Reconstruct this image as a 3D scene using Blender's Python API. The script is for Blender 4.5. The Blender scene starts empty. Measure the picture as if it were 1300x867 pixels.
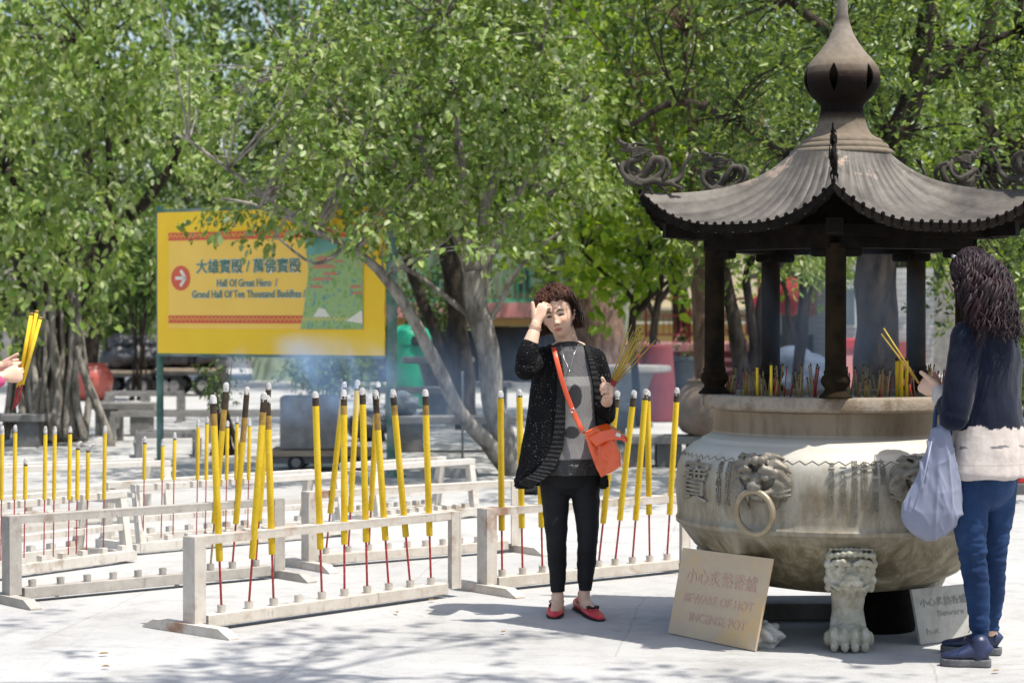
import bpy, bmesh, math, random
import numpy as np
from mathutils import Vector, Matrix, Euler, Quaternion, noise as mn
PI = math.pi
R = math.radians
random.seed(11)
rng = np.random.default_rng(11)
sc = bpy.context.scene
COL = sc.collection

# ------------------------------------------------------------ camera maths
CH = 1.45
F = 2700.0
PITCH = math.atan(33.5 / F)
def ray(px, py):
    x = (px - 650) / F; z = -(py - 433.5) / F
    c, s = math.cos(PITCH), math.sin(PITCH)
    return Vector((x, c + z * s, -s + z * c))
def at(px, py, D):
    r = ray(px, py); return Vector((0, 0, CH)) + r * (D / r.y)
def G(px, py, z=0.0):
    r = ray(px, py); t = (z - CH) / r.z
    return Vector((0, 0, CH)) + r * t

# ------------------------------------------------------------ materials
def nt(name):
    m = bpy.data.materials.new(name); m.use_nodes = True
    t = m.node_tree; t.nodes.clear()
    o = t.nodes.new('ShaderNodeOutputMaterial')
    b = t.nodes.new('ShaderNodeBsdfPrincipled')
    t.links.new(b.outputs[0], o.inputs[0])
    return m, t, b, o
def inp(b, k, v):
    if k in b.inputs: b.inputs[k].default_value = v
def rgba(c): return (c[0], c[1], c[2], 1.0)
def ramp(t, src, stops):
    r = t.nodes.new('ShaderNodeValToRGB')
    el = r.color_ramp.elements
    el[0].position = max(0.0, stops[0][0]); el[0].color = rgba(stops[0][1])
    el[1].position = min(1.0, stops[-1][0]); el[1].color = rgba(stops[-1][1])
    for p, c in stops[1:-1]:
        e = el.new(p); e.color = rgba(c)
    t.links.new(src, r.inputs[0])
    return r.outputs[0]
def tex(t, scale, detail=6, rough=0.6, coord='Object', vec=None, stretch=None, dist=0):
    n = t.nodes.new('ShaderNodeTexNoise'); n.inputs['Scale'].default_value = scale
    n.inputs['Detail'].default_value = detail; n.inputs['Roughness'].default_value = rough
    n.inputs['Distortion'].default_value = dist
    if vec is None:
        c = t.nodes.new('ShaderNodeTexCoord'); vec = c.outputs[coord]
    if stretch:
        mp = t.nodes.new('ShaderNodeMapping'); mp.inputs['Scale'].default_value = stretch
        t.links.new(vec, mp.inputs[0]); vec = mp.outputs[0]
    t.links.new(vec, n.inputs['Vector'])
    return n
def mixc(t, fac, a, b, mode='MIX'):
    m = t.nodes.new('ShaderNodeMix'); m.data_type = 'RGBA'; m.blend_type = mode
    for s, v in ((m.inputs[0], fac), (m.inputs[6], a), (m.inputs[7], b)):
        if isinstance(v, (int, float)): s.default_value = v
        elif isinstance(v, tuple): s.default_value = rgba(v)
        else: t.links.new(v, s)
    return m.outputs[2]
def bumpit(t, b, h, strength=0.3, dist=0.01):
    bp = t.nodes.new('ShaderNodeBump'); bp.inputs['Strength'].default_value = strength
    bp.inputs['Distance'].default_value = dist
    t.links.new(h, bp.inputs['Height']); t.links.new(bp.outputs[0], b.inputs['Normal'])
    return bp
MATS = {}
def mat(name, c1, c2=None, scale=6, rough=0.7, bump=0.0, bscale=None, metal=0, spec=0.4, stretch=None,
        c3=None, lo=0.35, hi=0.65, coat=0, sheen=0, bdist=0.01, detail=6):
    m, t, b, o = nt(name)
    inp(b, 'Roughness', rough); inp(b, 'Metallic', metal); inp(b, 'Specular IOR Level', spec)
    inp(b, 'Coat Weight', coat); inp(b, 'Sheen Weight', sheen)
    if c2 is None: c2 = tuple(x * 0.8 for x in c1)
    n = tex(t, scale, detail, 0.62, stretch=stretch)
    stops = [(lo, c1), (hi, c2)] if c3 is None else [(lo, c1), ((lo + hi) / 2, c2), (hi, c3)]
    t.links.new(ramp(t, n.outputs[0], stops), b.inputs['Base Color'])
    if bump:
        n2 = tex(t, bscale or scale * 4, 5, 0.6, stretch=stretch)
        bumpit(t, b, n2.outputs[0], bump, bdist)
    MATS[name] = m
    return m
def mat_attr(name, rough=0.6, spec=0.4, var=0.12, vscale=20, bump=0.0, bscale=80, bdist=0.004, sheen=0, coat=0, sss=0, metal=0):
    """colour from the painted attribute 'col' times a faint noise"""
    m, t, b, o = nt(name)
    inp(b, 'Roughness', rough); inp(b, 'Specular IOR Level', spec); inp(b, 'Sheen Weight', sheen); inp(b, 'Coat Weight', coat)
    inp(b, 'Metallic', metal)
    if sss:
        inp(b, 'Subsurface Weight', sss); inp(b, 'Subsurface Scale', 0.01)
        b.inputs['Subsurface Radius'].default_value = (1.0, 0.35, 0.2)
    a = t.nodes.new('ShaderNodeAttribute'); a.attribute_name = 'col'
    n = tex(t, vscale, 4)
    f = ramp(t, n.outputs[0], [(0.3, (1 - var,) * 3), (0.7, (1 + var,) * 3)])
    t.links.new(mixc(t, 1.0, a.outputs[0], f, 'MULTIPLY'), b.inputs['Base Color'])
    if bump:
        n2 = tex(t, bscale, 3); bumpit(t, b, n2.outputs[0], bump, bdist)
    return m

# ------------------------------------------------------------ objects
def tag(o, label=None, cat=None, group=None, kind=None):
    if label: o['label'] = label
    if cat: o['category'] = cat
    if group: o['group'] = group
    if kind: o['kind'] = kind
    return o
def thing(name, loc, label, cat, rz=0.0, group=None):
    o = bpy.data.objects.new(name, None); COL.objects.link(o)
    o.location = loc; o.rotation_euler = (0, 0, rz); o.empty_display_size = 0.1
    return tag(o, label, cat, group)
def mw(o):
    m = Matrix.LocRotScale(o.location, o.rotation_euler, o.scale)
    return mw(o.parent) @ m if o.parent else m
def link(me, name, m, parent=None, world=True):
    o = bpy.data.objects.new(name, me); COL.objects.link(o)
    me.name = name
    if parent is not None:
        o.parent = parent
        if world: me.transform(mw(parent).inverted())
    if m is not None:
        if isinstance(m, (list, tuple)):
            for k in m: me.materials.append(k)
        else: me.materials.append(m)
    return o
def copy_tree(o, parent=None):
    c = o.copy(); COL.objects.link(c)
    if parent is not None: c.parent = parent
    for ch in [x for x in bpy.data.objects if x.parent == o]: copy_tree(ch, c)
    return c

class MB:
    """collects primitives in world coordinates; build() links them as one mesh"""
    def __init__(s): s.bm = bmesh.new(); s.mi = 0
    def _m(s, faces):
        for f in faces: f.material_index = s.mi
    def box(s, c, size, rz=0.0, rot=None, bev=0.0):
        c = Vector(c); h = Vector(size) / 2
        M = rot if rot is not None else Matrix.Rotation(rz, 3, 'Z')
        vs = []
        for dx in (-1, 1):
            for dy in (-1, 1):
                for dz in (-1, 1):
                    vs.append(s.bm.verts.new(c + M @ Vector((dx * h.x, dy * h.y, dz * h.z))))
        idx = [(0, 1, 3, 2), (4, 6, 7, 5), (0, 4, 5, 1), (2, 3, 7, 6), (0, 2, 6, 4), (1, 5, 7, 3)]
        fs = [s.bm.faces.new([vs[i] for i in q]) for q in idx]
        s._m(fs)
        if bev > 0:
            ed = list({e for f in fs for e in f.edges})
            r = bmesh.ops.bevel(s.bm, geom=ed, offset=bev, segments=2, affect='EDGES', profile=0.6)
            s._m(r['faces'])
        return s
    def bar(s, a, b, w, h, up=(0, 0, 1), bev=0.0):
        a = Vector(a); b = Vector(b); d = (b - a)
        L = d.length; d.normalize(); u = Vector(up)
        x = d.cross(u)
        if x.length < 1e-4: x = d.cross(Vector((0, 1, 0)))
        x.normalize(); z = x.cross(d)
        M = Matrix((x, d, z)).transposed()
        return s.box((a + b) / 2, (w, L, h), rot=M, bev=bev)
    def tube(s, pts, rad, n=10, cap=True, jit=0.0, flat=None, side=None, round_=False):
        pts = [Vector(p) for p in pts]
        if isinstance(rad, (int, float)): rad = [rad] * len(pts)
        rad = list(rad)
        if round_:   # spherical end caps
            d0 = (pts[0] - pts[1]).normalized(); d1 = (pts[-1] - pts[-2]).normalized()
            r0, r1 = rad[0], rad[-1]
            rr0 = r0[0] if isinstance(r0, tuple) else r0; rr1 = r1[0] if isinstance(r1, tuple) else r1
            def sc_(r, k): return (r[0] * k, r[1] * k) if isinstance(r, tuple) else r * k
            m0 = min(r0) if isinstance(r0, tuple) else r0; m1 = min(r1) if isinstance(r1, tuple) else r1
            pts = [pts[0] + d0 * m0 * .95, pts[0] + d0 * m0 * .75, pts[0] + d0 * m0 * .4] + pts + [pts[-1] + d1 * m1 * .4, pts[-1] + d1 * m1 * .75, pts[-1] + d1 * m1 * .95]
            rad = [sc_(r0, .3), sc_(r0, .66), sc_(r0, .92)] + rad + [sc_(r1, .92), sc_(r1, .66), sc_(r1, .3)]
        rings = []
        prev = None
        for i, p in enumerate(pts):
            if i == 0: d = pts[1] - pts[0]
            elif i == len(pts) - 1: d = pts[-1] - pts[-2]
            else: d = (pts[i + 1] - pts[i - 1])
            if d.length < 1e-9: d = Vector((0, 0, 1))
            d.normalize()
            if side is not None:
                x = Vector(side) - d * Vector(side).dot(d)
                if x.length < 1e-3: x = d.orthogonal()
            elif prev is None: x = d.orthogonal()
            else:
                x = prev - d * prev.dot(d)
                if x.length < 1e-6: x = d.orthogonal()
            x.normalize(); prev = x; y = d.cross(x)
            ra, rb = rad[i] if isinstance(rad[i], tuple) else (rad[i], rad[i])
            ring = []
            for k in range(n):
                a = 2 * PI * k / n
                j = 1 + (random.uniform(-jit, jit) if jit else 0)
                ring.append(s.bm.verts.new(p + (x * math.cos(a) * ra + y * math.sin(a) * rb) * j))
            rings.append(ring)
        fs = []
        for i in range(len(rings) - 1):
            for k in range(n):
                fs.append(s.bm.faces.new((rings[i][k], rings[i][(k + 1) % n], rings[i + 1][(k + 1) % n], rings[i + 1][k])))
        if cap:
            fs.append(s.bm.faces.new(list(reversed(rings[0])))); fs.append(s.bm.faces.new(rings[-1]))
        s._m(fs)
        return s
    def lathe(s, prof, c=(0, 0, 0), n=48, closed=False, cap=True):
        c = Vector(c); rings = []
        for r, z in prof:
            rings.append([s.bm.verts.new(c + Vector((math.cos(2 * PI * k / n) * r, math.sin(2 * PI * k / n) * r, z))) for k in range(n)])
        fs = []
        for i in range(len(rings) - 1):
            for k in range(n):
                fs.append(s.bm.faces.new((rings[i][k], rings[i][(k + 1) % n], rings[i + 1][(k + 1) % n], rings[i + 1][k])))
        if closed:
            for k in range(n):
                fs.append(s.bm.faces.new((rings[-1][k], rings[-1][(k + 1) % n], rings[0][(k + 1) % n], rings[0][k])))
        elif cap:
            fs.append(s.bm.faces.new(list(reversed(rings[0])))); fs.append(s.bm.faces.new(rings[-1]))
        s._m(fs)
        return s
    def ball(s, c, r, sub=2, rot=None, nz=0.0, nsc=3.0):
        if isinstance(r, (int, float)): r = (r, r, r)
        res = bmesh.ops.create_icosphere(s.bm, subdivisions=sub, radius=1.0)
        M = rot if rot is not None else Matrix.Identity(3)
        off = Vector((random.uniform(0, 50),) * 3)
        for v in res['verts']:
            k = 1 + (nz * mn.noise(v.co * nsc + off) if nz else 0)
            v.co = Vector(c) + M @ Vector((v.co.x * r[0] * k, v.co.y * r[1] * k, v.co.z * r[2] * k))
        s._m({f for v in res['verts'] for f in v.link_faces})
        return s
    def prism(s, poly, depth, M):
        """poly in local xy, extruded along local z by depth; M 4x4"""
        lo = [s.bm.verts.new(M @ Vector((x, y, 0))) for x, y in poly]
        hi = [s.bm.verts.new(M @ Vector((x, y, depth))) for x, y in poly]
        n = len(poly)
        fs = [s.bm.faces.new(list(reversed(lo))), s.bm.faces.new(hi)]
        for i in range(n): fs.append(s.bm.faces.new((lo[i], lo[(i + 1) % n], hi[(i + 1) % n], hi[i])))
        s._m(fs)
        return s
    def mesh(s, name='m'):
        bmesh.ops.recalc_face_normals(s.bm, faces=s.bm.faces)
        me = bpy.data.meshes.new(name); s.bm.to_mesh(me); s.bm.free()
        return me
    def build(s, name, m, parent=None, smooth=False, auto=None):
        me = s.mesh(name)
        if smooth:
            me.polygons.foreach_set('use_smooth', [True] * len(me.polygons))
            if auto is not None: me.set_sharp_from_angle(angle=R(auto))
        return link(me, name, m, parent)

T_ON = True
def remesh(me, voxel, smooth=2, factor=0.5):
    o = bpy.data.objects.new('tmp', me); COL.objects.link(o)
    md = o.modifiers.new('r', 'REMESH'); md.mode = 'VOXEL'; md.voxel_size = voxel; md.use_smooth_shade = True
    if smooth:
        s2 = o.modifiers.new('s', 'SMOOTH'); s2.iterations = smooth; s2.factor = factor
    dg = bpy.context.evaluated_depsgraph_get(); dg.update()
    ev = o.evaluated_get(dg)
    out = bpy.data.meshes.new_from_object(ev, depsgraph=dg)
    bpy.data.objects.remove(o); bpy.data.meshes.remove(me)
    out.polygons.foreach_set('use_smooth', [True] * len(out.polygons))
    return out
def paint(me, fn):
    a = me.color_attributes.new('col', 'FLOAT_COLOR', 'POINT')
    arr = np.empty(len(me.vertices) * 4, dtype=np.float32)
    for i, v in enumerate(me.vertices):
        c = fn(v.co); arr[4 * i:4 * i + 4] = (c[0], c[1], c[2], 1)
    a.data.foreach_set('color', arr)
def displace(me, fn):
    n = len(me.vertices); co = np.empty(n * 3, np.float32); no = np.empty(n * 3, np.float32)
    me.vertices.foreach_get('co', co); me.vertices.foreach_get('normal', no)
    k = np.array([fn(Vector(c)) for c in co.reshape(-1, 3)], np.float32)
    co = co.reshape(-1, 3) + no.reshape(-1, 3) * k[:, None]
    me.vertices.foreach_set('co', co.ravel()); me.update()
def text_mesh(s, size=1.0, extrude=0.01, align='CENTER', res=2, offset=0.0, bevel=0.0):
    cu = bpy.data.curves.new('t', 'FONT'); cu.body = s; cu.size = size; cu.extrude = extrude
    cu.align_x = align; cu.align_y = 'CENTER'; cu.resolution_u = res; cu.offset = offset; cu.bevel_depth = bevel
    o = bpy.data.objects.new('t', cu); COL.objects.link(o)
    dg = bpy.context.evaluated_depsgraph_get(); dg.update()
    me = bpy.data.meshes.new_from_object(o.evaluated_get(dg), depsgraph=dg)
    bpy.data.objects.remove(o); bpy.data.curves.remove(cu)
    return me
def join_meshes(lst):
    bm = bmesh.new()
    for me in lst:
        bm.from_mesh(me); bpy.data.meshes.remove(me)
    out = bpy.data.meshes.new('j'); bm.to_mesh(out); bm.free()
    return out
def lerp(a, b, t): return a + (b - a) * t
def interp(x, xs, ys):
    return float(np.interp(x, xs, ys))
def crv(pts, n):
    """Catmull-Rom resample of (Vector, radius) control list"""
    P = [Vector(p) for p, r in pts]; Q = [r for p, r in pts]
    out = []; rr = []
    m = len(P) - 1
    for i in range(m):
        p0 = P[max(i - 1, 0)]; p1 = P[i]; p2 = P[i + 1]; p3 = P[min(i + 2, m)]
        for k in range(n):
            t = k / n
            out.append(0.5 * ((2 * p1) + (-p0 + p2) * t + (2 * p0 - 5 * p1 + 4 * p2 - p3) * t * t + (-p0 + 3 * p1 - 3 * p2 + p3) * t ** 3))
            rr.append(lerp(Q[i], Q[i + 1], t) if not isinstance(Q[i], tuple) else (lerp(Q[i][0], Q[i + 1][0], t), lerp(Q[i][1], Q[i + 1][1], t)))
    out.append(P[-1]); rr.append(Q[-1])
    return out, rr
# ------------------------------------------------------------ world, sun, camera
SUNV = Vector((0.34, -0.22, 1.0)).normalized()
w = bpy.data.worlds.new('World'); sc.world = w; w.use_nodes = True
t = w.node_tree; t.nodes.clear()
wo = t.nodes.new('ShaderNodeOutputWorld'); bg = t.nodes.new('ShaderNodeBackground')
sk = t.nodes.new('ShaderNodeTexSky'); sk.sky_type = 'NISHITA'; sk.sun_disc = False
sk.sun_elevation = math.asin(SUNV.z); sk.sun_rotation = math.atan2(SUNV.x, SUNV.y)
sk.air_density = 1.2; sk.dust_density = 2.5; sk.ozone_density = 1.0
bg.inputs[1].default_value = 0.13
t.links.new(sk.outputs[0], bg.inputs[0]); t.links.new(bg.outputs[0], wo.inputs[0])
ld = bpy.data.lights.new('sun', 'SUN'); ld.energy = 4.2; ld.angle = R(0.6); ld.color = (1.0, 0.955, 0.88)
lo_ = bpy.data.objects.new('sun', ld); COL.objects.link(lo_)
lo_.rotation_euler = (-SUNV).to_track_quat('-Z', 'Y').to_euler(); lo_.location = (5, -5, 12)
cd = bpy.data.cameras.new('camera'); co = bpy.data.objects.new('camera', cd); COL.objects.link(co)
co.location = (0, 0, CH); co.rotation_euler = (PI / 2 - PITCH, 0, 0)
cd.lens = 36.0 * F / 1300.0; cd.sensor_width = 36.0; cd.clip_end = 2000
cd.dof.use_dof = True; cd.dof.focus_distance = 9.8; cd.dof.aperture_fstop = 4.0
sc.camera = co
sc.view_settings.view_transform = 'Standard'; sc.view_settings.look = 'None'
sc.view_settings.exposure = 0.66; sc.view_settings.gamma = 1.0
sc.cycles.use_denoising = True
sc.cycles.max_bounces = 8; sc.cycles.transparent_max_bounces = 8
sc.cycles.volume_step_rate = 1.0; sc.cycles.volume_bounces = 1
sc.cycles.caustics_reflective = False; sc.cycles.caustics_refractive = False

# ------------------------------------------------------------ shared materials
M = {}
def concrete():
    m, t, b, o = nt('concrete_ground')
    c = t.nodes.new('ShaderNodeTexCoord').outputs['Object']
    n1 = tex(t, 0.45, 8, 0.65, vec=c); n2 = tex(t, 7, 10, 0.78, vec=c); n3 = tex(t, 90, 3, 0.6, vec=c)
    base = ramp(t, n1.outputs[0], [(0.3, (0.36, 0.355, 0.345)), (0.7, (0.47, 0.465, 0.455))])
    d = ramp(t, n2.outputs[0], [(0.28, (0.78, 0.78, 0.78)), (0.5, (1, 1, 1)), (0.8, (1.05, 1.05, 1.03))])
    e = ramp(t, n3.outputs[0], [(0.3, (0.86, 0.86, 0.85)), (0.6, (1, 1, 1))])
    col = mixc(t, 1.0, mixc(t, 1.0, base, d, 'MULTIPLY'), e, 'MULTIPLY')
    n5 = tex(t, 1.7, 9, 0.72, vec=c, dist=.5)
    col = mixc(t, 1.0, col, ramp(t, n5.outputs[0], [(0.34, (0.80, 0.79, 0.77)), (0.47, (1, 1, 1)), (0.62, (1.0, 1.0, 1.0)), (0.72, (0.90, 0.90, 0.89))]), 'MULTIPLY')
    # slab joints
    br = t.nodes.new('ShaderNodeTexBrick'); br.offset = 0.5
    br.inputs['Scale'].default_value = 1.0; br.inputs['Brick Width'].default_value = 2.6; br.inputs['Row Height'].default_value = 1.9
    br.inputs['Mortar Size'].default_value = 0.006; br.inputs['Mortar Smooth'].default_value = 0.4
    br.inputs['Color1'].default_value = (1, 1, 1, 1); br.inputs['Color2'].default_value = (0.95, 0.95, 0.95, 1); br.inputs['Mortar'].default_value = (0.80, 0.80, 0.78, 1)
    wn = tex(t, 1.5, 4, 0.6, vec=c)
    va = t.nodes.new('ShaderNodeVectorMath'); va.operation = 'MULTIPLY_ADD'
    t.links.new(wn.outputs['Color'], va.inputs[0]); va.inputs[1].default_value = (0.08, 0.08, 0); t.links.new(c, va.inputs[2])
    mp = t.nodes.new('ShaderNodeMapping'); mp.inputs['Rotation'].default_value = (0, 0, 0.12); mp.inputs['Location'].default_value = (0.6, 0.45, 0)
    t.links.new(va.outputs[0], mp.inputs[0]); t.links.new(mp.outputs[0], br.inputs['Vector'])
    col = mixc(t, 1.0, col, br.outputs[0], 'MULTIPLY')
    # cracks
    vo = t.nodes.new('ShaderNodeTexVoronoi'); vo.feature = 'DISTANCE_TO_EDGE'; vo.inputs['Scale'].default_value = 0.55
    t.links.new(va.outputs[0], vo.inputs['Vector'])
    ck = ramp(t, vo.outputs[0], [(0.0, (0.6, 0.6, 0.58)), (0.006, (1, 1, 1))])
    col = mixc(t, 0.12, col, ck, 'MULTIPLY')
    t.links.new(col, b.inputs['Base Color']); inp(b, 'Roughness', 0.85); inp(b, 'Specular IOR Level', 0.25)
    bumpit(t, b, n2.outputs[0], 0.25, 0.01)
    return m
M['ground'] = concrete()
def bark(name, c1, c2, sc_=5):
    return mat(name, c1, c2, scale=sc_ * 2.2, rough=0.92, spec=.15, bump=1.0, bscale=sc_ * 7, stretch=(1, 1, 0.35), bdist=0.03, lo=.38, hi=.6, detail=10)
M['bark_grey'] = bark('bark_grey', (0.13, 0.115, 0.10), (0.34, 0.31, 0.27))
M['bark_dark'] = bark('bark_dark', (0.020, 0.016, 0.013), (0.060, 0.048, 0.037))
M['bark_brown'] = bark('bark_brown', (0.10, 0.06, 0.045), (0.22, 0.15, 0.11))
def leafmat(name, cols, trans=0.35, rough=0.45, spec=0.4):
    m, t, b, o = nt(name)
    g = t.nodes.new('ShaderNodeNewGeometry')
    c = ramp(t, g.outputs['Random Per Island'], [(i / (len(cols) - 1), x) for i, x in enumerate(cols)])
    n = tex(t, 0.9, 2); v = ramp(t, n.outputs[0], [(0.3, (0.8, 0.85, 0.8)), (0.7, (1.2, 1.15, 1.1))])
    c = mixc(t, 1.0, c, v, 'MULTIPLY')
    t.links.new(c, b.inputs['Base Color']); inp(b, 'Roughness', rough); inp(b, 'Specular IOR Level', spec)
    tr = t.nodes.new('ShaderNodeBsdfTranslucent')
    t.links.new(mixc(t, 1.0, c, (1.15, 1.2, 0.45), 'MULTIPLY'), tr.inputs[0])
    mx = t.nodes.new('ShaderNodeMixShader'); mx.inputs[0].default_value = trans
    t.links.new(b.outputs[0], mx.inputs[1]); t.links.new(tr.outputs[0], mx.inputs[2]); t.links.new(mx.outputs[0], o.inputs[0])
    return m
M['leaf_mid'] = leafmat('leaf_mid', [(0.08, 0.135, 0.02), (0.17, 0.255, 0.05), (0.28, 0.35, 0.115), (0.13, 0.24, 0.035), (0.40, 0.43, 0.28), (0.20, 0.29, 0.055)], rough=0.48, spec=0.4)  # the palest leaf tone paints in pale glints
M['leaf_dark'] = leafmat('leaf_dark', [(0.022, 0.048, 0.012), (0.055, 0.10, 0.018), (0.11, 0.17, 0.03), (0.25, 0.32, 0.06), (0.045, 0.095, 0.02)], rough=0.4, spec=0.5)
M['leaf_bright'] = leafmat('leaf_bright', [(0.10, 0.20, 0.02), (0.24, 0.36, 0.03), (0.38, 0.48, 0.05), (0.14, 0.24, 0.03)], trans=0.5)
M['leaf_back'] = leafmat('leaf_back', [(0.025, 0.05, 0.015), (0.06, 0.11, 0.025), (0.13, 0.20, 0.05), (0.04, 0.08, 0.02)])  # darkened leaves: shaded depth between the nearer crowns put into the colour
M['stone'] = mat('grey_stone', (0.16, 0.155, 0.15), (0.28, 0.27, 0.26), scale=4, rough=0.9, bump=0.4, bscale=30)
M['stone_light'] = mat('pale_stone', (0.42, 0.41, 0.38), (0.58, 0.56, 0.52), scale=6, rough=0.9, bump=0.5, bscale=25)
M['stone_dark'] = mat('dark_stone', (0.09, 0.09, 0.09), (0.17, 0.17, 0.165), scale=5, rough=0.85, bump=0.4, bscale=30)
M['black_shadow_iron'] = mat('black_shaded_iron', (0.005, 0.004, 0.003), (0.013, 0.010, 0.008), scale=12, rough=0.85, spec=0.08, bump=0.3, bscale=60)  # black iron, with shade under roof and bowl put into the colour

# ground
gb = MB()
vs = [gb.bm.verts.new(p) for p in ((-400, -60, 0), (400, -60, 0), (400, 900, 0), (-400, 900, 0))]
gb.bm.faces.new(vs)
tag(gb.build('ground', M['ground']), 'pale grey concrete yard with slab joints and dappled tree shade', 'ground', kind='structure')
# ------------------------------------------------------------ incense racks
def rustpaint(name, c1, c2, rust, amt=0.6):
    m, t, b, o = nt(name)
    n = tex(t, 9, 8, 0.7); n2 = tex(t, 4, 6, 0.6)
    base = ramp(t, n.outputs[0], [(0.3, c1), (0.7, c2)])
    f = ramp(t, n2.outputs[0], [(amt, (0, 0, 0)), (amt + 0.12, (1, 1, 1))])
    n4 = tex(t, 30, 6, .75, stretch=(1, 1, .3)); sp = ramp(t, n4.outputs[0], [(.30, (.55, .5, .44)), (.42, (1, 1, 1))])
    t.links.new(mixc(t, 1.0, mixc(t, f, base, rust), sp, 'MULTIPLY'), b.inputs['Base Color'])
    inp(b, 'Roughness', 0.75); inp(b, 'Specular IOR Level', 0.3)
    n3 = tex(t, 60, 4); bumpit(t, b, n3.outputs[0], 0.35, 0.004)
    return m
M['rack_cream'] = rustpaint('weathered_cream_steel', (0.42, 0.37, 0.31), (0.58, 0.54, 0.48), (0.30, 0.18, 0.12), 0.55)
M['rack_grey'] = rustpaint('weathered_grey_steel', (0.28, 0.26, 0.23), (0.43, 0.40, 0.36), (0.22, 0.16, 0.11), 0.6)
M['rack_white'] = rustpaint('chalky_white_paint', (0.48, 0.45, 0.40), (0.60, 0.57, 0.52), (0.32, 0.26, 0.20), 0.58)
M['inc_yellow'] = mat('incense_yellow', (0.74, 0.50, 0.035), (0.82, 0.58, 0.05), scale=8, rough=0.7, bump=0.1, bscale=120, spec=0.25)
def incmat():
    m, t, b, o = nt('incense_yellow_varied')
    oi = t.nodes.new('ShaderNodeObjectInfo'); n = tex(t, 5, 6, .7, stretch=(3, 3, .6)); n2 = tex(t, 70, 3, .6)
    c = ramp(t, n.outputs[0], [(.3, (0.60, 0.38, 0.02)), (.48, (0.76, 0.52, 0.03)), (.7, (0.84, 0.62, 0.07))])
    v = ramp(t, oi.outputs['Random'], [(0, (.84, .82, .8)), (1, (1.05, 1.05, 1.0))])
    c = mixc(t, 1.0, c, v, 'MULTIPLY'); c = mixc(t, 1.0, c, ramp(t, n2.outputs[0], [(.3, (.86, .84, .8)), (.5, (1, 1, 1))]), 'MULTIPLY')
    t.links.new(c, b.inputs['Base Color']); inp(b, 'Roughness', .75); inp(b, 'Specular IOR Level', .2); bumpit(t, b, n2.outputs[0], .35, .003)
    return m
M['inc_yellow'] = incmat()
M['inc_red'] = mat('incense_red_stem', (0.42, 0.02, 0.02), (0.25, 0.03, 0.03), scale=25, rough=0.6, bump=0.3, bscale=90, c3=(0.5, 0.06, 0.05))
M['inc_brown'] = mat('incense_cane', (0.30, 0.22, 0.09), (0.2, 0.14, 0.06), scale=25, rough=0.7)
M['inc_burnt'] = mat('incense_char', (0.02, 0.018, 0.015), (0.07, 0.045, 0.025), scale=30, rough=0.9, bump=0.5, bscale=90)
M['ash'] = mat('ash', (0.30, 0.29, 0.28), (0.60, 0.59, 0.57), scale=40, rough=0.95, bump=0.6, bscale=90)
M['inc_toast'] = mat('incense_toasted', (0.20, 0.12, 0.04), (0.45, 0.28, 0.05), scale=14, rough=0.85, bump=0.3, bscale=80)

def rack(name, P1, P2, m, label, cups, feet=True, h=0.4415, foot1=True, foot2=True):
    P1 = Vector((P1[0], P1[1], 0)); P2 = Vector((P2[0], P2[1], 0))
    d = (P2 - P1).normalized(); n = Vector((d.y, -d.x, 0))      # n points to the camera side
    rz = math.atan2(d.y, d.x)
    root = thing(name, (P1 + P2) / 2, label, 'incense rack', group='low steel incense racks')
    up = Vector((0, 0, 1))
    for k, P in enumerate((P1, P2)):
        b = MB()
        sgn = 1 if k == 0 else -1
        b.box(P + up * (h / 2 + 0.02), (0.012, 0.085, h - 0.045), rz)
        b.box(P + d * sgn * 0.033 + n * 0.036 + up * (h / 2 + 0.02), (0.056, 0.010, h - 0.047), rz)
        b.build('post', m, root)
    b = MB()      # top rail: channel with a row of holes suggested by short tabs
    a0 = P1 + d * 0.005 + up * (h - 0.004); a1 = P2 - d * 0.005 + up * (h - 0.004)
    b.bar(a0, a1, 0.075, 0.008)
    b.bar(a0 + n * 0.034 - up * 0.02, a1 + n * 0.034 - up * 0.02, 0.006, 0.032)
    b.bar(a0 - n * 0.034 - up * 0.02, a1 - n * 0.034 - up * 0.02, 0.006, 0.032)
    b.build('top_rail', m, root)
    b = MB()
    b.bar(P1 + up * 0.048 + d * .08, P2 + up * 0.048 - d * .08, 0.07, 0.056, bev=0.004)
    b.build('bottom_rail', m, root)
    L = (P2 - P1).length
    for k, P in enumerate((P1, P2)):
        if (k == 0 and not foot1) or (k == 1 and not foot2): continue
        b = MB()
        prof = [(-0.31, 0.0), (0.31, 0.0), (0.31, 0.008), (0.23, 0.045), (-0.23, 0.045), (-0.31, 0.008)]
        Mx = Matrix.Translation(P - d * 0.03) @ Matrix((( n.x, 0, d.x, 0), (n.y, 0, d.y, 0), (0, 1, 0, 0), (0, 0, 0, 1)))
        b.prism(prof, 0.06, Mx)
        b.build('foot', m, root)
    res = []
    for px in cups:
        k = (px - 650) / F
        # P1 + d s : x = k y
        s = (k * P1.y - P1.x) / (d.x - k * d.y)
        c = P1 + d * s + up * 0.077
        b = MB(); b.lathe([(0.019, 0.0), (0.021, 0.034), (0.016, 0.034), (0.013, 0.008)], c, 12, cap=True)
        b.build('cup', m, root, True, 40)
        res.append((c, n))
    return root, res

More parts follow.
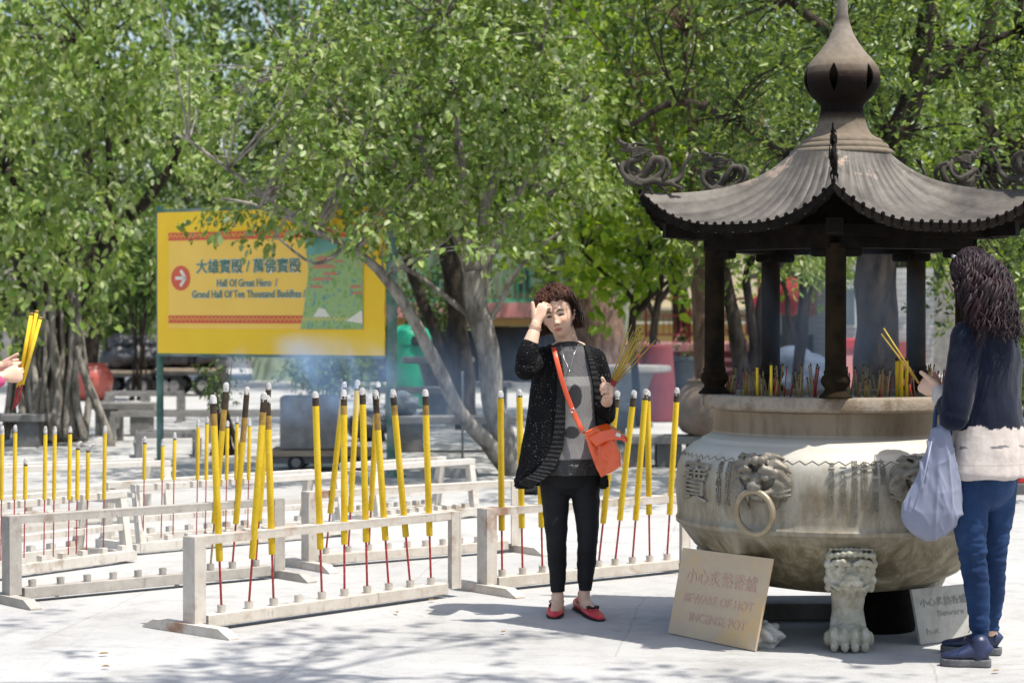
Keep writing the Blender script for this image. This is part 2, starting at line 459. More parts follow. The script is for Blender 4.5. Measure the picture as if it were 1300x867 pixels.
def stick(c, n, top, yb, r=0.0165, label='', stem='inc_red', burn=0.10, lean=0.10, ashl=0.03, cat='incense stick', group='tall yellow incense sticks standing in the racks', rs=0.0055, curl=0.0, n_=14):
    """c base point in cup; top = pixel of its tip; yb = pixel row where the yellow coat begins"""
    base = c + Vector((0, 0, 0.012))
    T = at(top[0], top[1], base.y - lean * -n.y if n.y < 0 else base.y + lean * n.y)
    d = (T - base); L = d.length; d.normalize()
    # height where coat begins
    lo, hi = 0.0, L
    for _ in range(30):
        mid = (lo + hi) / 2; p = base + d * mid
        y = 433.5 - F * ((p.z - CH) * math.cos(PITCH) + p.y * math.sin(PITCH)) / (p.y * math.cos(PITCH) - (p.z - CH) * math.sin(PITCH))
        if y > yb: lo = mid
        else: hi = mid
    s0 = lo
    root = thing('incense_stick', base, label, cat, group=group)
    b = MB(); b.tube([base, base + d * (s0 + 0.01)], rs, 8); b.build('stem', M[stem], root, True, 50)
    b = MB()
    s1 = L - burn
    e = base + d * s1
    b.tube([base + d * s0, base + d * (s0 + 0.004), e], [r * .92, r, r], n_)
    b.build('incense_coat', M['inc_yellow'], root, True, 50)
    b = MB()
    k = [r, r * 1.0, r * .97, r * .9]
    bl = burn - ashl
    if bl > 0.07:
        b2 = MB(); b2.tube([e, e + d * bl * 0.5], [r, r * .99], n_); b2.build('toasted_band', M['inc_toast'], root, True, 50)
        b.tube([e + d * bl * .5, e + d * bl], [r * .98, r * .95], n_, jit=0.03)
    else:
        b.tube([e, e + d * bl], [r * .98, r * .95], n_, jit=0.03)
    b.build('burnt_end', M['inc_burnt'], root, True, 50)
    b = MB()
    o = d.cross(Vector((0, 1, 0))).normalized()
    p = e + d * bl
    if curl:
        b.tube([p, p + d * ashl * .5 - o * curl * .2, p + d * ashl * .9 - o * curl * .6, p + d * ashl * 1.05 - o * curl], [r * .95, r * .9, r * .8, r * .5], 10, jit=0.05)
    else:
        b.tube([p - d * random.uniform(0, .02) * (r / .0165), p + d * ashl * .6, p + d * ashl], [r * 1.02, r * .93, r * .55], 10, jit=0.1)
    b.build('ash_tip', M['ash'], root, True, 50)
    return root

Apx = [280.7, 315.3, 346.9, 378.5, 408.3, 437, 466, 493.3, 520.6, 547]
Bpx = [637.5, 663.5, 688.7, 712.5, 737, 760, 781, 803, 825, 847]
Cpx = [40, 76, 110, 143, 174.5, 206, 237, 266.6, 294.4, 324.3]
Dpx = [413.5, 442, 468, 493, 517, 540, 562, 584, 606, 628]
ra, ca = rack('incense_rack', (-1.47, 9.69), (-0.297, 10.98), M['rack_cream'], 'nearest cream steel rack with rust pink left post', Apx, foot2=False)
rb, cb = rack('incense_rack', (-0.152, 11.11), (0.98, 12.02), M['rack_cream'], 'cream steel rack behind the woman in the black cardigan, reaching the cauldron', Bpx)
rc, cc = rack('incense_rack', (-2.54, 10.68), (-1.283, 11.74), M['rack_grey'], 'greyer steel rack at the left edge with seven empty cups', Cpx)
rd, cdd = rack('incense_rack', (-1.18, 12.16), (0.024, 13.03), M['rack_cream'], 'pale steel rack partly hidden behind the nearest rack, three sticks at its left end', Dpx)
nth = ['first', 'second', 'third', 'fourth', 'fifth', 'sixth', 'seventh', 'eighth', 'ninth', 'tenth']
def z2(x, y): return (x / 2.343 + 180, y / 2.343 + 460)
def zb(x, y): return (x / 1.885 + 560, y / 1.885 + 340)
for i, tp, yb, bu, ex in [(0, z2(211, 97), 590, .14, 'sooty black tip'), (1, z2(365, 90), 583, .15, 'leaning right'), (2, z2(373, 98), 570, .16, 'crossing its neighbour'),
                      (4, z2(516, 86), 555, .07, 'nearly upright'), (5, z2(601, 82), 540, .12, 'brown scorched top'), (6, z2(656, 76), 533, .08, 'ash cap'),
                      (7, z2(694, 82), 528, .2, 'long brown scorched top, leaning left'), (8, z2(746, 80), 518, .13, 'leaning left'), (9, z2(843, 80), 515, .13, 'white ash cap')]:
    stick(ca[i][0], ca[i][1], tp, yb / 2.343 + 460, label='tall yellow stick in %s cup of nearest rack, %s' % (nth[i], ex), burn=bu)
for i, tp, yb, bu, st, ex in [(7, z2(252, 60), 478, .26, 'inc_brown', 'dark scorched top and tan stem'), (8, z2(314, 73), 480, .3, 'inc_red', 'long charred grey top'), (9, z2(378, 62), 470, .12, 'inc_red', 'behind two crossing sticks')]:
    stick(cc[i][0], cc[i][1], tp, yb / 2.343 + 460, label='tall yellow stick in %s cup of left grey rack, %s' % (nth[i], ex), burn=bu, stem=st)
for i, tp, yb, bu in [(0, z2(603, 58), 448, .10), (1, z2(642, 52), 445, .06), (2, z2(703, 58), 440, .12)]:
    stick(cdd[i][0], cdd[i][1], tp, yb / 2.343 + 460, label='tall yellow stick in %s cup of rack behind the nearest one' % nth[i], burn=bu)
for i, tp, yb, bu, ex in [(0, zb(142, 294), 673, .04, 'upright left of the woman'), (1, zb(187, 291), 670, .04, 'close beside her cardigan'), (2, (684, 497), 669, .04, 'behind her cardigan'),
                      (5, (784, 496), 664, .09, 'just right of the woman'), (6, zb(462, 293), 660, .09, 'leaning right with black tip'), (7, zb(490, 290), 660, .06, 'tip touching the stick behind it'),
                      (8, zb(494, 293), 653, .06, 'crossing behind another tip'), (9, zb(565, 287), 653, .08, 'beside the cauldron')]:
    stick(cb[i][0], cb[i][1], tp, yb, label='yellow stick in %s cup of rack behind woman, %s' % (nth[i], ex), burn=bu)

# white A-frame racks in the background
def aframe(P1, P2, label, w=0.42, h=0.42):
    P1 = Vector((P1[0], P1[1], 0)); P2 = Vector((P2[0], P2[1], 0))
    d = (P2 - P1).normalized(); n = Vector((d.y, -d.x, 0)); up = Vector((0, 0, 1)); m = M['rack_white']
    # P1-P2 is the line of the front top rail; rear rail behind it
    root = thing('incense_stand', (P1 + P2) / 2 - n * w / 2, label, 'incense stand', group='white trestle incense stands')
    for q in (0, 1):
        o = -n * (0.30 * q)
        b = MB(); b.bar(P1 + o + up * (h - .02), P2 + o + up * (h - .02), 0.055, 0.04, bev=.003); b.build('top_rail', m, root)
        b = MB(); b.bar(P1 + o + n * .03 * (1 - 2 * q) + up * (h * .5), P2 + o + n * .03 * (1 - 2 * q) + up * (h * .5), 0.03, 0.035); b.build('middle_rail', m, root)
        b = MB(); b.bar(P1 + o + n * .06 * (1 - 2 * q) + up * .045, P2 + o + n * .06 * (1 - 2 * q) + up * .045, 0.05, 0.06, bev=.004)
        L = (P2 - P1).length
        for k in range(11): b.box(P1 + o + n * .06 * (1 - 2 * q) + d * (L * (k + .5) / 11) + up * .09, (.04, .04, .034), math.atan2(d.y, d.x))
        b.build('bottom_rail', m, root)
        for P in (P1 + d * .03, P2 - d * .03):
            b = MB(); b.bar(P + o + n * .06 * (1 - 2 * q) + up * 0.02, P + o + up * (h - .04), 0.05, 0.05); b.build('leg', m, root)
    for P in (P1, P2):
        b = MB(); b.bar(P + n * .08 + up * .04, P - n * .38 + up * .04, .05, .05); b.build('cross_bar', m, root)
        b = MB(); b.bar(P + n * .02 + up * (h - .062), P - n * .32 + up * (h - .062), .03, .03); b.build('cross_bar', m, root)
    return root, P1, d, n
def gx(px, D): return ((px - 650) / F * D, D)
E = aframe((-3.25, 11.05), gx(157, 12.5), 'white trestle stand at the left edge holding shorter sticks')
Fr = aframe(gx(168, 12.9), gx(432, 14.0), 'white trestle stand under the left half of the yellow board')
H = aframe((-4.3, 13.9), gx(215, 15.1), 'empty white trestle stand farthest back at the left edge')
K = aframe(gx(470, 14.6), gx(600, 15.3), 'short white trestle stand behind the middle racks')
def small(fr, px_top, yb, label, curl=0.0):
    _, P1, d, n = fr
    k = (px_top[0] - 3 - 650) / F
    Q = P1 + n * .06
    s = (k * Q.y - Q.x) / (d.x - k * d.y)
    c = Q + d * s + Vector((0, 0, .08))
    stick(c, n, px_top, yb, r=0.0115, rs=0.0035, label=label, stem='inc_red', burn=.045, lean=0.03, ashl=.035, cat='incense stick', group='shorter yellow incense sticks in the white stands', curl=curl, n_=8)
El = [((3, 540), 0, 'at the photo\'s left edge'), ((19.5, 539), 0, 'second from the left edge'), ((32.6, 581), 0, 'shortest of its row'), ((57.8, 541), 0, 'left one of a close pair'), ((69.8, 541), 0, 'right one of a close pair'),
      ((89, 541), 0, 'leaning right'), ((99, 561), .02, 'short with long pale ash'), ((112, 564), .035, 'short with ash curling left'), ((133.5, 540), 0, 'rightmost and isolated')]
for tp, cu, ex in El: small(E, tp, 634, 'short yellow stick in left white stand, ' + ex, cu)
Fl = [((184, 554), 'leftmost of three short ones'), ((207, 557), 'middle of three short ones'), ((222, 549), 'rightmost of three short ones, leaning'), ((252, 532), 'left of the dark tipped tall stick'), ((263, 529), 'behind the dark tipped tall stick'),
      ((289, 534), 'between the two scorched tall sticks'), ((301, 529), 'just left of the charred grey tall stick'), ((317, 532), 'just right of the charred grey tall stick')]
for tp, ex in Fl: small(Fr, tp, 609, 'short yellow stick in second white stand, ' + ex)
# ------------------------------------------------------------ the incense cauldron with its roof
PC = Vector((1.503, 9.75, 0))
TH0 = R(-10.5)
def pol(th, r, z, c=None):
    """th measured from the camera-facing direction, positive to the right"""
    c = c or PC
    return Vector((c.x + r * math.sin(th), c.y - r * math.cos(th), z))
def bronze():
    m, t, b, o = nt('weathered_bronze')
    tc = t.nodes.new('ShaderNodeTexCoord').outputs['Object']
    n1 = tex(t, 2.2, 8, 0.65, vec=tc, stretch=(1, 1, 0.45)); n2 = tex(t, 14, 8, 0.7, vec=tc, stretch=(1, 1, 0.25)); n3 = tex(t, 45, 5, 0.6, vec=tc)
    base = ramp(t, n1.outputs[0], [(0.25, (0.10, 0.072, 0.038)), (0.38, (0.17, 0.13, 0.075)), (0.50, (0.31, 0.285, 0.225)), (0.60, (0.20, 0.16, 0.10)), (0.8, (0.36, 0.34, 0.29))])
    st = ramp(t, n2.outputs[0], [(0.3, (0.62, 0.57, 0.48)), (0.5, (1, 1, 1)), (0.72, (1.12, 1.12, 1.12))])
    col = mixc(t, 0.9, base, st, 'MULTIPLY')
    sp = ramp(t, n3.outputs[0], [(0.28, (0.6, 0.55, 0.45)), (0.42, (1, 1, 1))])
    col = mixc(t, 0.7, col, sp, 'MULTIPLY')
    # paler towards the shoulder, tan streaked lower bowl
    sx = t.nodes.new('ShaderNodeSeparateXYZ'); t.links.new(tc, sx.inputs[0])
    hz = t.nodes.new('ShaderNodeMath'); hz.operation = 'MULTIPLY_ADD'; t.links.new(n1.outputs[0], hz.inputs[0]); hz.inputs[1].default_value = 0.3; t.links.new(sx.outputs[2], hz.inputs[2])
    shoulder_pale = ramp(t, hz.outputs[0], [(0.80, (0, 0, 0)), (0.93, (0.35, 0.35, 0.35)), (1.0, (1, 1, 1))])
    col = mixc(t, shoulder_pale, col, (0.52, 0.49, 0.42))
    rim = ramp(t, sx.outputs[2], [(0.90, (0, 0, 0)), (0.93, (1, 1, 1))])
    col = mixc(t, rim, col, mixc(t, 1.0, (0.20, 0.155, 0.105), st, 'MULTIPLY'))
    low = ramp(t, sx.outputs[2], [(0.44, (1, 1, 1)), (0.52, (0, 0, 0))])
    n4 = tex(t, 3.2, 8, 0.7, vec=tc, stretch=(2.2, 2.2, 0.8), dist=1.2)
    lowc = ramp(t, n4.outputs[0], [(0.3, (0.07, 0.052, 0.028)), (0.46, (0.14, 0.115, 0.065)), (0.56, (0.24, 0.21, 0.14)), (0.68, (0.36, 0.34, 0.27))])
    col = mixc(t, low, col, lowc)
    t.links.new(col, b.inputs['Base Color'])
    inp(b, 'Metallic', 0.25); inp(b, 'Roughness', 0.5); inp(b, 'Specular IOR Level', 0.5)
    bumpit(t, b, n2.outputs[0], 0.25, 0.01)
    return m
M['bronze'] = bronze()
M['bronze_relief'] = mat('dark_relief_bronze', (0.12, 0.10, 0.07), (0.26, 0.24, 0.20), scale=12, rough=0.5, bump=0.3, bscale=60, metal=0.25)
M['bronze_ring'] = mat('polished_ring_bronze', (0.24, 0.19, 0.12), (0.34, 0.28, 0.19), scale=15, rough=0.42, bump=0.15, bscale=70, metal=0.4)
M['bronze_rim'] = mat('brown_rim_bronze', (0.20, 0.16, 0.115), (0.30, 0.25, 0.19), scale=9, rough=0.7, bump=0.4, bscale=60, metal=0.1, c3=(0.17, 0.125, 0.08))  # mottled brown, browner than the shoulder below
mat('relief_pale', (0.17, 0.15, 0.11), (0.30, 0.28, 0.23), scale=10, rough=.5, metal=.2, bump=.2, bscale=60)
M['sand'] = mat('incense_ash_bed', (0.25, 0.24, 0.22), (0.38, 0.37, 0.35), scale=20, rough=1, bump=0.8, bscale=60)
M['lion_stone'] = mat('limewashed_stone', (0.47, 0.45, 0.38), (0.34, 0.32, 0.24), scale=10, rough=0.85, bump=0.5, bscale=50, c3=(0.55, 0.53, 0.48))
def roofmat():
    m, t, b, o = nt('weathered_roof_iron')
    tc = t.nodes.new('ShaderNodeTexCoord').outputs['Object']
    n1 = tex(t, 5, 7, 0.65, vec=tc, stretch=(1, 1, 0.6)); n2 = tex(t, 25, 6, 0.65, vec=tc)
    base = ramp(t, n1.outputs[0], [(0.3, (0.032, 0.026, 0.020)), (0.5, (0.085, 0.074, 0.060)), (0.7, (0.14, 0.125, 0.105))])
    col = mixc(t, 0.8, base, ramp(t, n2.outputs[0], [(0.3, (0.7, 0.68, 0.65)), (0.6, (1.1, 1.1, 1.1))]), 'MULTIPLY')
    n3 = tex(t, 7, 5, 0.7, vec=tc)
    sx = t.nodes.new('ShaderNodeSeparateXYZ'); t.links.new(tc, sx.inputs[0])
    m2_ = t.nodes.new('ShaderNodeMapRange'); m2_.inputs[1].default_value = 2.0; m2_.inputs[2].default_value = 2.15; t.links.new(sx.outputs[2], m2_.inputs[0]); hi = m2_.outputs[0]
    fl = mixc(t, 1.0, ramp(t, n3.outputs[0], [(0.56, (0, 0, 0)), (0.62, (1, 1, 1))]), hi, 'MULTIPLY')
    col = mixc(t, fl, col, (0.33, 0.24, 0.18))
    t.links.new(col, b.inputs['Base Color']); inp(b, 'Roughness', 0.62); inp(b, 'Specular IOR Level', 0.5); inp(b, 'Metallic', 0.1)
    bumpit(t, b, n2.outputs[0], 0.3, 0.006)
    return m
M['roof'] = roofmat()
def finialmat():
    m, t, b, o = nt('soot_stained_finial')
    tc = t.nodes.new('ShaderNodeTexCoord').outputs['Object']
    sx = t.nodes.new('ShaderNodeSeparateXYZ'); t.links.new(tc, sx.inputs[0])
    n1 = tex(t, 6, 6, 0.6, vec=tc)
    h = t.nodes.new('ShaderNodeMath'); h.operation = 'MULTIPLY_ADD'; t.links.new(n1.outputs[0], h.inputs[0]); h.inputs[1].default_value = 0.06; t.links.new(sx.outputs[2], h.inputs[2])
    mr = t.nodes.new('ShaderNodeMapRange'); mr.inputs[1].default_value = 2.15; mr.inputs[2].default_value = 3.0; t.links.new(h.outputs[0], mr.inputs[0])
    def p(z): return (z + 0.03 - 2.15) / 0.85
    tan = (0.17, 0.14, 0.105); drk = (0.008, 0.006, 0.005)
    col = ramp(t, mr.outputs[0], [(p(2.2), tan), (p(2.325), (0.15, 0.12, 0.09)), (p(2.35), (0.05, 0.04, 0.03)), (p(2.375), drk), (p(2.505), (0.012, 0.009, 0.008)), (p(2.54), (0.03, 0.02, 0.016)), (p(2.565), (0.09, 0.07, 0.055)), (p(2.60), tan), (p(2.77), (0.22, 0.19, 0.16)), (p(2.80), (0.10, 0.085, 0.07)), (p(2.84), (0.2, 0.175, 0.15))])
    n2 = tex(t, 30, 6, 0.65, vec=tc)
    col = mixc(t, 0.8, col, ramp(t, n2.outputs[0], [(0.3, (0.75, 0.73, 0.7)), (0.6, (1.1, 1.1, 1.1))]), 'MULTIPLY')
    t.links.new(col, b.inputs['Base Color']); inp(b, 'Roughness', 0.8); inp(b, 'Specular IOR Level', 0.06)
    bumpit(t, b, n2.outputs[0], 0.25, 0.005)
    return m
M['finial'] = finialmat()

pot = thing('incense_cauldron', PC, 'huge round bronze incense cauldron under a curved roof with dragons, on lion legs', 'cauldron')
BELLY = [(0.30, 0.215), (0.42, 0.235), (0.52, 0.285), (0.60, 0.345), (0.665, 0.405), (0.71, 0.465), (0.732, 0.495), (0.748, 0.507), (0.75, 0.525), (0.743, 0.537), (0.742, 0.56), (0.748, 0.62), (0.748, 0.70), (0.742, 0.76), (0.728, 0.80), (0.705, 0.835), (0.672, 0.862), (0.645, 0.875), (0.635, 0.880), (0.628, 0.890), (0.612, 0.897), (0.595, 0.905), (0.580, 0.92), (0.577, 0.96), (0.577, 1.0), (0.582, 1.02), (0.60, 1.03)]
b = MB()
b.lathe(BELLY + [(0.60, 1.031), (0.56, 1.031), (0.55, 0.9), (0.3, 0.85)], PC, 128, cap=True)
b.build('bowl', M['bronze'], pot, True, 35)
b = MB()
b.lathe([(0.595, 1.028), (0.628, 1.030), (0.637, 1.04), (0.637, 1.082), (0.630, 1.092), (0.56, 1.094), (0.55, 1.085), (0.55, 1.03)], PC, 128, closed=True)
b.build('rim', M['bronze_rim'], pot, True, 35)
b = MB()
bed = []
b.lathe([(0.552, 1.062), (0.4, 1.066), (0.2, 1.07), (0.02, 1.072)], PC, 64, cap=True)
b.build('ash_bed', M['sand'], pot, True)
def brad(z): return interp(z, [q[1] for q in BELLY], [q[0] for q in BELLY])
# zigzag decoration under the shoulder
b = MB()
nz = 80
for i in range(nz):
    for s_ in (0, 1):
        a0 = 2 * PI * (i + .5 * s_) / nz; a1 = 2 * PI * (i + .5 + .5 * s_) / nz
        z0, z1 = (0.828, 0.812) if s_ == 0 else (0.812, 0.828)
        b.bar(pol(a0, brad(z0) + .001, z0), pol(a1, brad(z1) + .001, z1), 0.004, 0.003)
b.build('zigzag_band', MATS['relief_pale'], pot)
# relief writing wrapped round the belly
def wrap_text(s_, th, z, size, depth, sx=1.0):
    me = text_mesh(s_, size, depth)
    for v in me.vertices:
        a = th + v.co.x * sx / 0.745; zz = z + v.co.y
        p = pol(a, brad(zz) + 0.001 + (v.co.z) , zz); v.co = p
    me.update()
    return me
def writing(lst, name='relief_writing'):
    me = join_meshes(lst); bm = bmesh.new(); bm.from_mesh(me); bmesh.ops.recalc_face_normals(bm, faces=bm.faces); bm.to_mesh(me); bm.free()
    return link(me, name, MATS['relief_pale'], pot)
lst = []
def xz_to(px, py):
    D = PC.y - .6
    for _ in range(6):
        X = (px - 650) / F * D; q = max(-.99, min(.99, (X - PC.x) / .745)); th = math.asin(q); D = PC.y - .745 * math.cos(th)
    return th, CH - (py - 400) / F * D
th, z = xz_to(883, 612); big = [wrap_text('寶', th, 0.70, 0.20, 0.012, 1.3)]
writing(big, 'relief_character')
b = MB()
cols_ = [(913, 590, '香港大嶼山昂平'), (924, 590, '寶蓮禪寺弟子敬'), (1056, 592, '三月八日立日吉'), (1071, 594, '一九八○年歲次'), (1086, 590, '觀音寶殿合山大眾敬'), (1098, 590, '住持釋源慧書立'), (1112, 590, '佛曆二五二四年造'), (1122, 588, '大雄寶殿')]
for px, y0, s_ in cols_:
    if px == 1056: writing(lst); lst = []
    step = 8.1
    for k, chx in enumerate(s_):
        th, z = xz_to(px, y0 + k * step)
        lst.append(wrap_text(chx, th, z, 0.031, 0.004, 1.15 if abs(th) > .5 else 1.0))
writing(lst)

# lion masks holding rings
def mask_mesh():
    b = MB()   # local: x across, z up, -y outward (towards viewer); wall plane y=0
    b.ball((0, 0.01, 0.002), (.100, .044, .096), 3)
    b.ball((0, -.03, .005), (.028, .035, .035), 2)           # nose bridge
    b.ball((0, -.056, -.022), (.034, .022, .020), 2)          # nose
    for s_ in (-1, 1):
        b.ball((s_ * .018, -.062, -.026), (.013, .012, .012), 2)
        b.ball((s_ * .042, -.046, .014), (.022, .020, .018), 2)      # eye
        b.tube([(s_ * .016, -.05, .034), (s_ * .04, -.058, .050), (s_ * .066, -.045, .040), (s_ * .088, -.02, .018)], [.010, .014, .012, .006], 8)
        b.tube([(s_ * .014, -.05, -.045), (s_ * .04, -.052, -.052), (s_ * .062, -.035, -.04), (s_ * .085, -.01, -.01)], [.012, .016, .012, .006], 8)
        for k in range(5):     # swept mane locks
            a = R(-30 + 27 * k); a2 = a - R(26)
            b.tube([(s_ * .070 * math.cos(a), -.030, .070 * math.sin(a)), (s_ * .098 * math.cos(a - .12), -.020, .098 * math.sin(a - .12)), (s_ * .122 * math.cos(a2), -.006, .118 * math.sin(a2)), (s_ * .132 * math.cos(a2 - .2), .0, .124 * math.sin(a2 - .2))], [(.022, .013), (.021, .013), (.015, .010), (.006, .005)], 8, side=(-math.sin(a), 0, math.cos(a)))
        b.ball((s_ * .028, -.045, .078), (.020, .018, .018), 2)
        b.tube([(s_ * .03, -.055, -.06), (s_ * .032, -.05, -.09)], [.008, .002], 6)
        for k in range(3):
            b.tube([(s_ * .05, -.035, -.03 - .012 * k), (s_ * .09, -.024, -.034 - .014 * k), (s_ * .132, -.006, -.012 - .02 * k)], [.010, .011, .005], 6)
    b.ball((0, -.045, .075), (.022, .02, .022), 2)
    b.ball((0, -.02, -.062), (.045, .03, .020), 2)
    return remesh(b.mesh(), 0.0038, 1)
mask0 = mask_mesh()
rb_ = MB()
def ring_pts(Rr, n):
    return [Vector((math.sin(2 * PI * k / n) * Rr * .95, -.055 - .006 * math.cos(2 * PI * k / n), -.122 + math.cos(2 * PI * k / n) * Rr)) for k in range(n)]
for i, th in enumerate([xz_to(967, 610)[0], xz_to(1168, 610)[0], R(118), R(168), R(-142)]):
    z = 0.742
    Mx = Matrix.Translation(pol(th, .745, z)) @ Matrix.Rotation(th, 4, 'Z') @ Matrix.Scale(1.12, 4)
    me = mask0.copy(); me.transform(Mx)
    lm = link(me, 'lion_mask', M['bronze_relief'], pot)
    b = MB(); n = 40; rp = ring_pts(.082, n)
    rings = []
    for k in range(n):
        p = rp[k]; tdir = (rp[(k + 1) % n] - rp[k - 1]).normalized(); ou = Vector((0, -1, 0)); ou = (ou - tdir * ou.dot(tdir)).normalized(); sd = tdir.cross(ou)
        rings.append([b.bm.verts.new(Mx @ (p + (ou * math.cos(2 * PI * j / 10) + sd * math.sin(2 * PI * j / 10)) * .0125)) for j in range(10)])
    for k in range(n):
        for j in range(10): b.bm.faces.new((rings[k][j], rings[k][(j + 1) % 10], rings[(k + 1) % n][(j + 1) % 10], rings[(k + 1) % n][j]))
    b.build('handle_ring', M['bronze_ring'], lm, True)
bpy.data.meshes.remove(mask0)

# lion legs
def leg_mesh():
    b = MB()    # local: -y outward, z up from the ground, origin at the foot centre
    def ring(pts): pass
    b.tube([(0, .02, .03), (0, .02, .10), (0, .03, .17), (0, .03, .24), (0, .02, .30), (0, .01, .36), (0, .02, .43), (0, .03, .455)],
           [(.085, .09), (.078, .08), (.068, .065), (.070, .07), (.083, .085), (.094, .09), (.098, .085), (.085, .06)], 24, side=(1, 0, 0))
    b.ball((0, -.02, .06), (.092, .095, .062), 3)       # paw
    for x in (-.06, -.02, .02, .06):
        b.ball((x * 1.08, -.10 + abs(x) * .35, .060), (.0245, .042, .052), 2)
        b.ball((x * 1.08, -.125 + abs(x) * .35, .026), (.019, .018, .024), 2)
    b.ball((-.085, -.03, .05), (.024, .04, .036), 2); b.ball((.085, -.03, .05), (.024, .04, .036), 2)
    # face
    b.ball((0, -.055, .335), (.088, .050, .075), 3)
    b.ball((0, -.098, .325), (.036, .045, .030), 2)
    b.ball((0, -.140, .334), (.024, .018, .016), 2)
    for s_ in (-1, 1):
        b.ball((s_ * .040, -.098, .366), (.020, .018, .019), 2)
        b.ball((s_ * .026, -.122, .306), (.026, .024, .018), 2)
        b.tube([(s_ * .008, -.105, .385), (s_ * .035, -.115, .402), (s_ * .068, -.095, .395), (s_ * .092, -.055, .37)], [.012, .016, .015, .009], 8)
        for k in range(5):
            a = R(100 - 0) + k * .42
            x = s_ * (.085 + .006 * (k % 2)); zz = .42 - k * .035
            b.ball((x, -.045, zz), (.017, .035, .024), 2)
        for k in range(4):
            b.ball((s_ * (.011 + .023 * k), -.078 - .006 * (3 - k), .436 - .003 * k), (.014, .02, .015), 2)
        b.tube([(s_ * .0, -.105, .288), (s_ * .05, -.108, .280), (s_ * .085, -.07, .30)], [.009, .012, .007], 8)
        for k in range(3): b.tube([(s_ * (.012 + .024 * k), -.10 + .014 * k, .275), (s_ * (.010 + .026 * k), -.085 + .014 * k, .228 + .008 * k)], [.014, .005], 6)
    b.box((0, -.085, .300), (.05, .03, .008))
    for k in range(9): b.ball((-.08 + .02 * k, -.05 - .012 * math.cos((k - 4) * .4), .452), (.012, .018, .010), 1)
    for v in b.bm.verts:
        v.co.y += interp(v.co.z, [0, .17, .3, .46], [0, 0, -.055, -.125])
        if v.co.z > .2: v.co.x *= 1.06
    me = remesh(b.mesh(), 0.0038, 2)
    displace(me, lambda c_: .0022 * mn.noise(c_ * 60) + .002 * mn.noise(c_ * 25))
    return me
leg0 = leg_mesh()
for th in (R(-4.6), R(115.4), R(-124.6)):
    me = leg0.copy(); me.transform(Matrix.Translation(pol(th, .52, 0)) @ Matrix.Rotation(th, 4, 'Z'))
    link(me, 'lion_leg', M['lion_stone'], pot)
bpy.data.meshes.remove(leg0)
b = MB(); b.lathe([(.19, .0), (.19, .19), (.19, .195), (.19, .20), (.1, .226)], PC + Vector((.17, .08, 0)), 40); b.build('pedestal', M['black_shadow_iron'], pot, True, 40)  # black drum stands in for the shaded recess under the bowl

# posts
for k in range(5):
    th = TH0 + 2 * PI * k / 5
    c = pol(th, .587, 0)
    b = MB()
    b.lathe([(.072, 1.093), (.072, 1.10), (.058, 1.112), (.046, 1.128), (.05, 1.138), (.06, 1.150), (.065, 1.166), (.06, 1.182), (.05, 1.193), (.052, 1.198), (.052, 1.207), (.047, 1.212), (.046, 1.23), (.045, 1.6), (.045, 1.76)], c, 24)
    ps = b.build('post', mat('post_soot_%d' % k, (0.005, 0.004, 0.003), (0.022, 0.014, 0.006), scale=9, spec=.08, rough=.8, bump=.3, bscale=60) if k == 0 else MATS['post_soot_0'], pot, True, 40)
# ring beams and brackets
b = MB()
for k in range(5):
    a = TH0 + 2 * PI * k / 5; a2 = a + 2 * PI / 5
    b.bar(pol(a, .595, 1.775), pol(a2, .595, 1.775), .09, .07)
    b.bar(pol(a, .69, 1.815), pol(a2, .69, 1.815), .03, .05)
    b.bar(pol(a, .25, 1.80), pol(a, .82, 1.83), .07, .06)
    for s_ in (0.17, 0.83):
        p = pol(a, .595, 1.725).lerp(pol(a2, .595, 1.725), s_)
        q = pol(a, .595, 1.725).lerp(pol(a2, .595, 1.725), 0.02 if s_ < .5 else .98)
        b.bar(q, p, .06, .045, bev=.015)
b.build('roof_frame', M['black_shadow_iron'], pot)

# roof shell
def roof_pt(th, t, lift=0.0):
    """th: absolute; t 0 top..1 eave"""
    ph = (th - TH0) % (2 * PI / 5); ph = ph - PI / 5          # 0 at side middle
    rp = .926 * math.cos(PI / 5) / math.cos(ph)
    # straight-ish eave, slightly concave between corners
    corner = (abs(ph) / (PI / 5))
    k = t ** 1.15
    r = lerp(.225, rp, k) if True else 0
    r = lerp(.225, lerp(.75, rp, t ** 1.5), k)
    ze = 1.838 + .14 * corner ** 3.2
    f = 1 - (1 - t) ** 2.15
    z = 2.20 + (ze - 2.20) * f + .02 * corner ** 6 * t
    # flutes
    s_ = math.tan(ph) / math.tan(PI / 5)        # -1..1 along the side
    fl = abs(math.sin(s_ * PI * 5.5)) ** .8
    z += lift + .011 * (fl - .5) * min(1, t * 6) * (1 - .25 * t)
    return pol(th, r, z)
b = MB()
NA, NT = 5 * 88, 26
top = [[b.bm.verts.new(roof_pt(TH0 + 2 * PI * i / NA, j / NT)) for i in range(NA)] for j in range(NT + 1)]
bot = [[b.bm.verts.new(roof_pt(TH0 + 2 * PI * i / NA, j / NT, -.028)) for i in range(NA)] for j in range(NT + 1)]
for j in range(NT):
    for i in range(NA):
        i2 = (i + 1) % NA
        b.bm.faces.new((top[j][i], top[j][i2], top[j + 1][i2], top[j + 1][i]))
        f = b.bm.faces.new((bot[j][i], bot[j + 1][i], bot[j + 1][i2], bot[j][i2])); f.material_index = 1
for i in range(NA):
    i2 = (i + 1) % NA
    b.bm.faces.new((top[0][i], bot[0][i], bot[0][i2], top[0][i2]))
    b.bm.faces.new((top[-1][i], top[-1][i2], bot[-1][i2], bot[-1][i]))
me = b.mesh(); me.polygons.foreach_set('use_smooth', [True] * len(me.polygons)); me.set_sharp_from_angle(angle=R(50))
rf = link(me, 'roof', [M['roof'], M['black_shadow_iron']], pot)
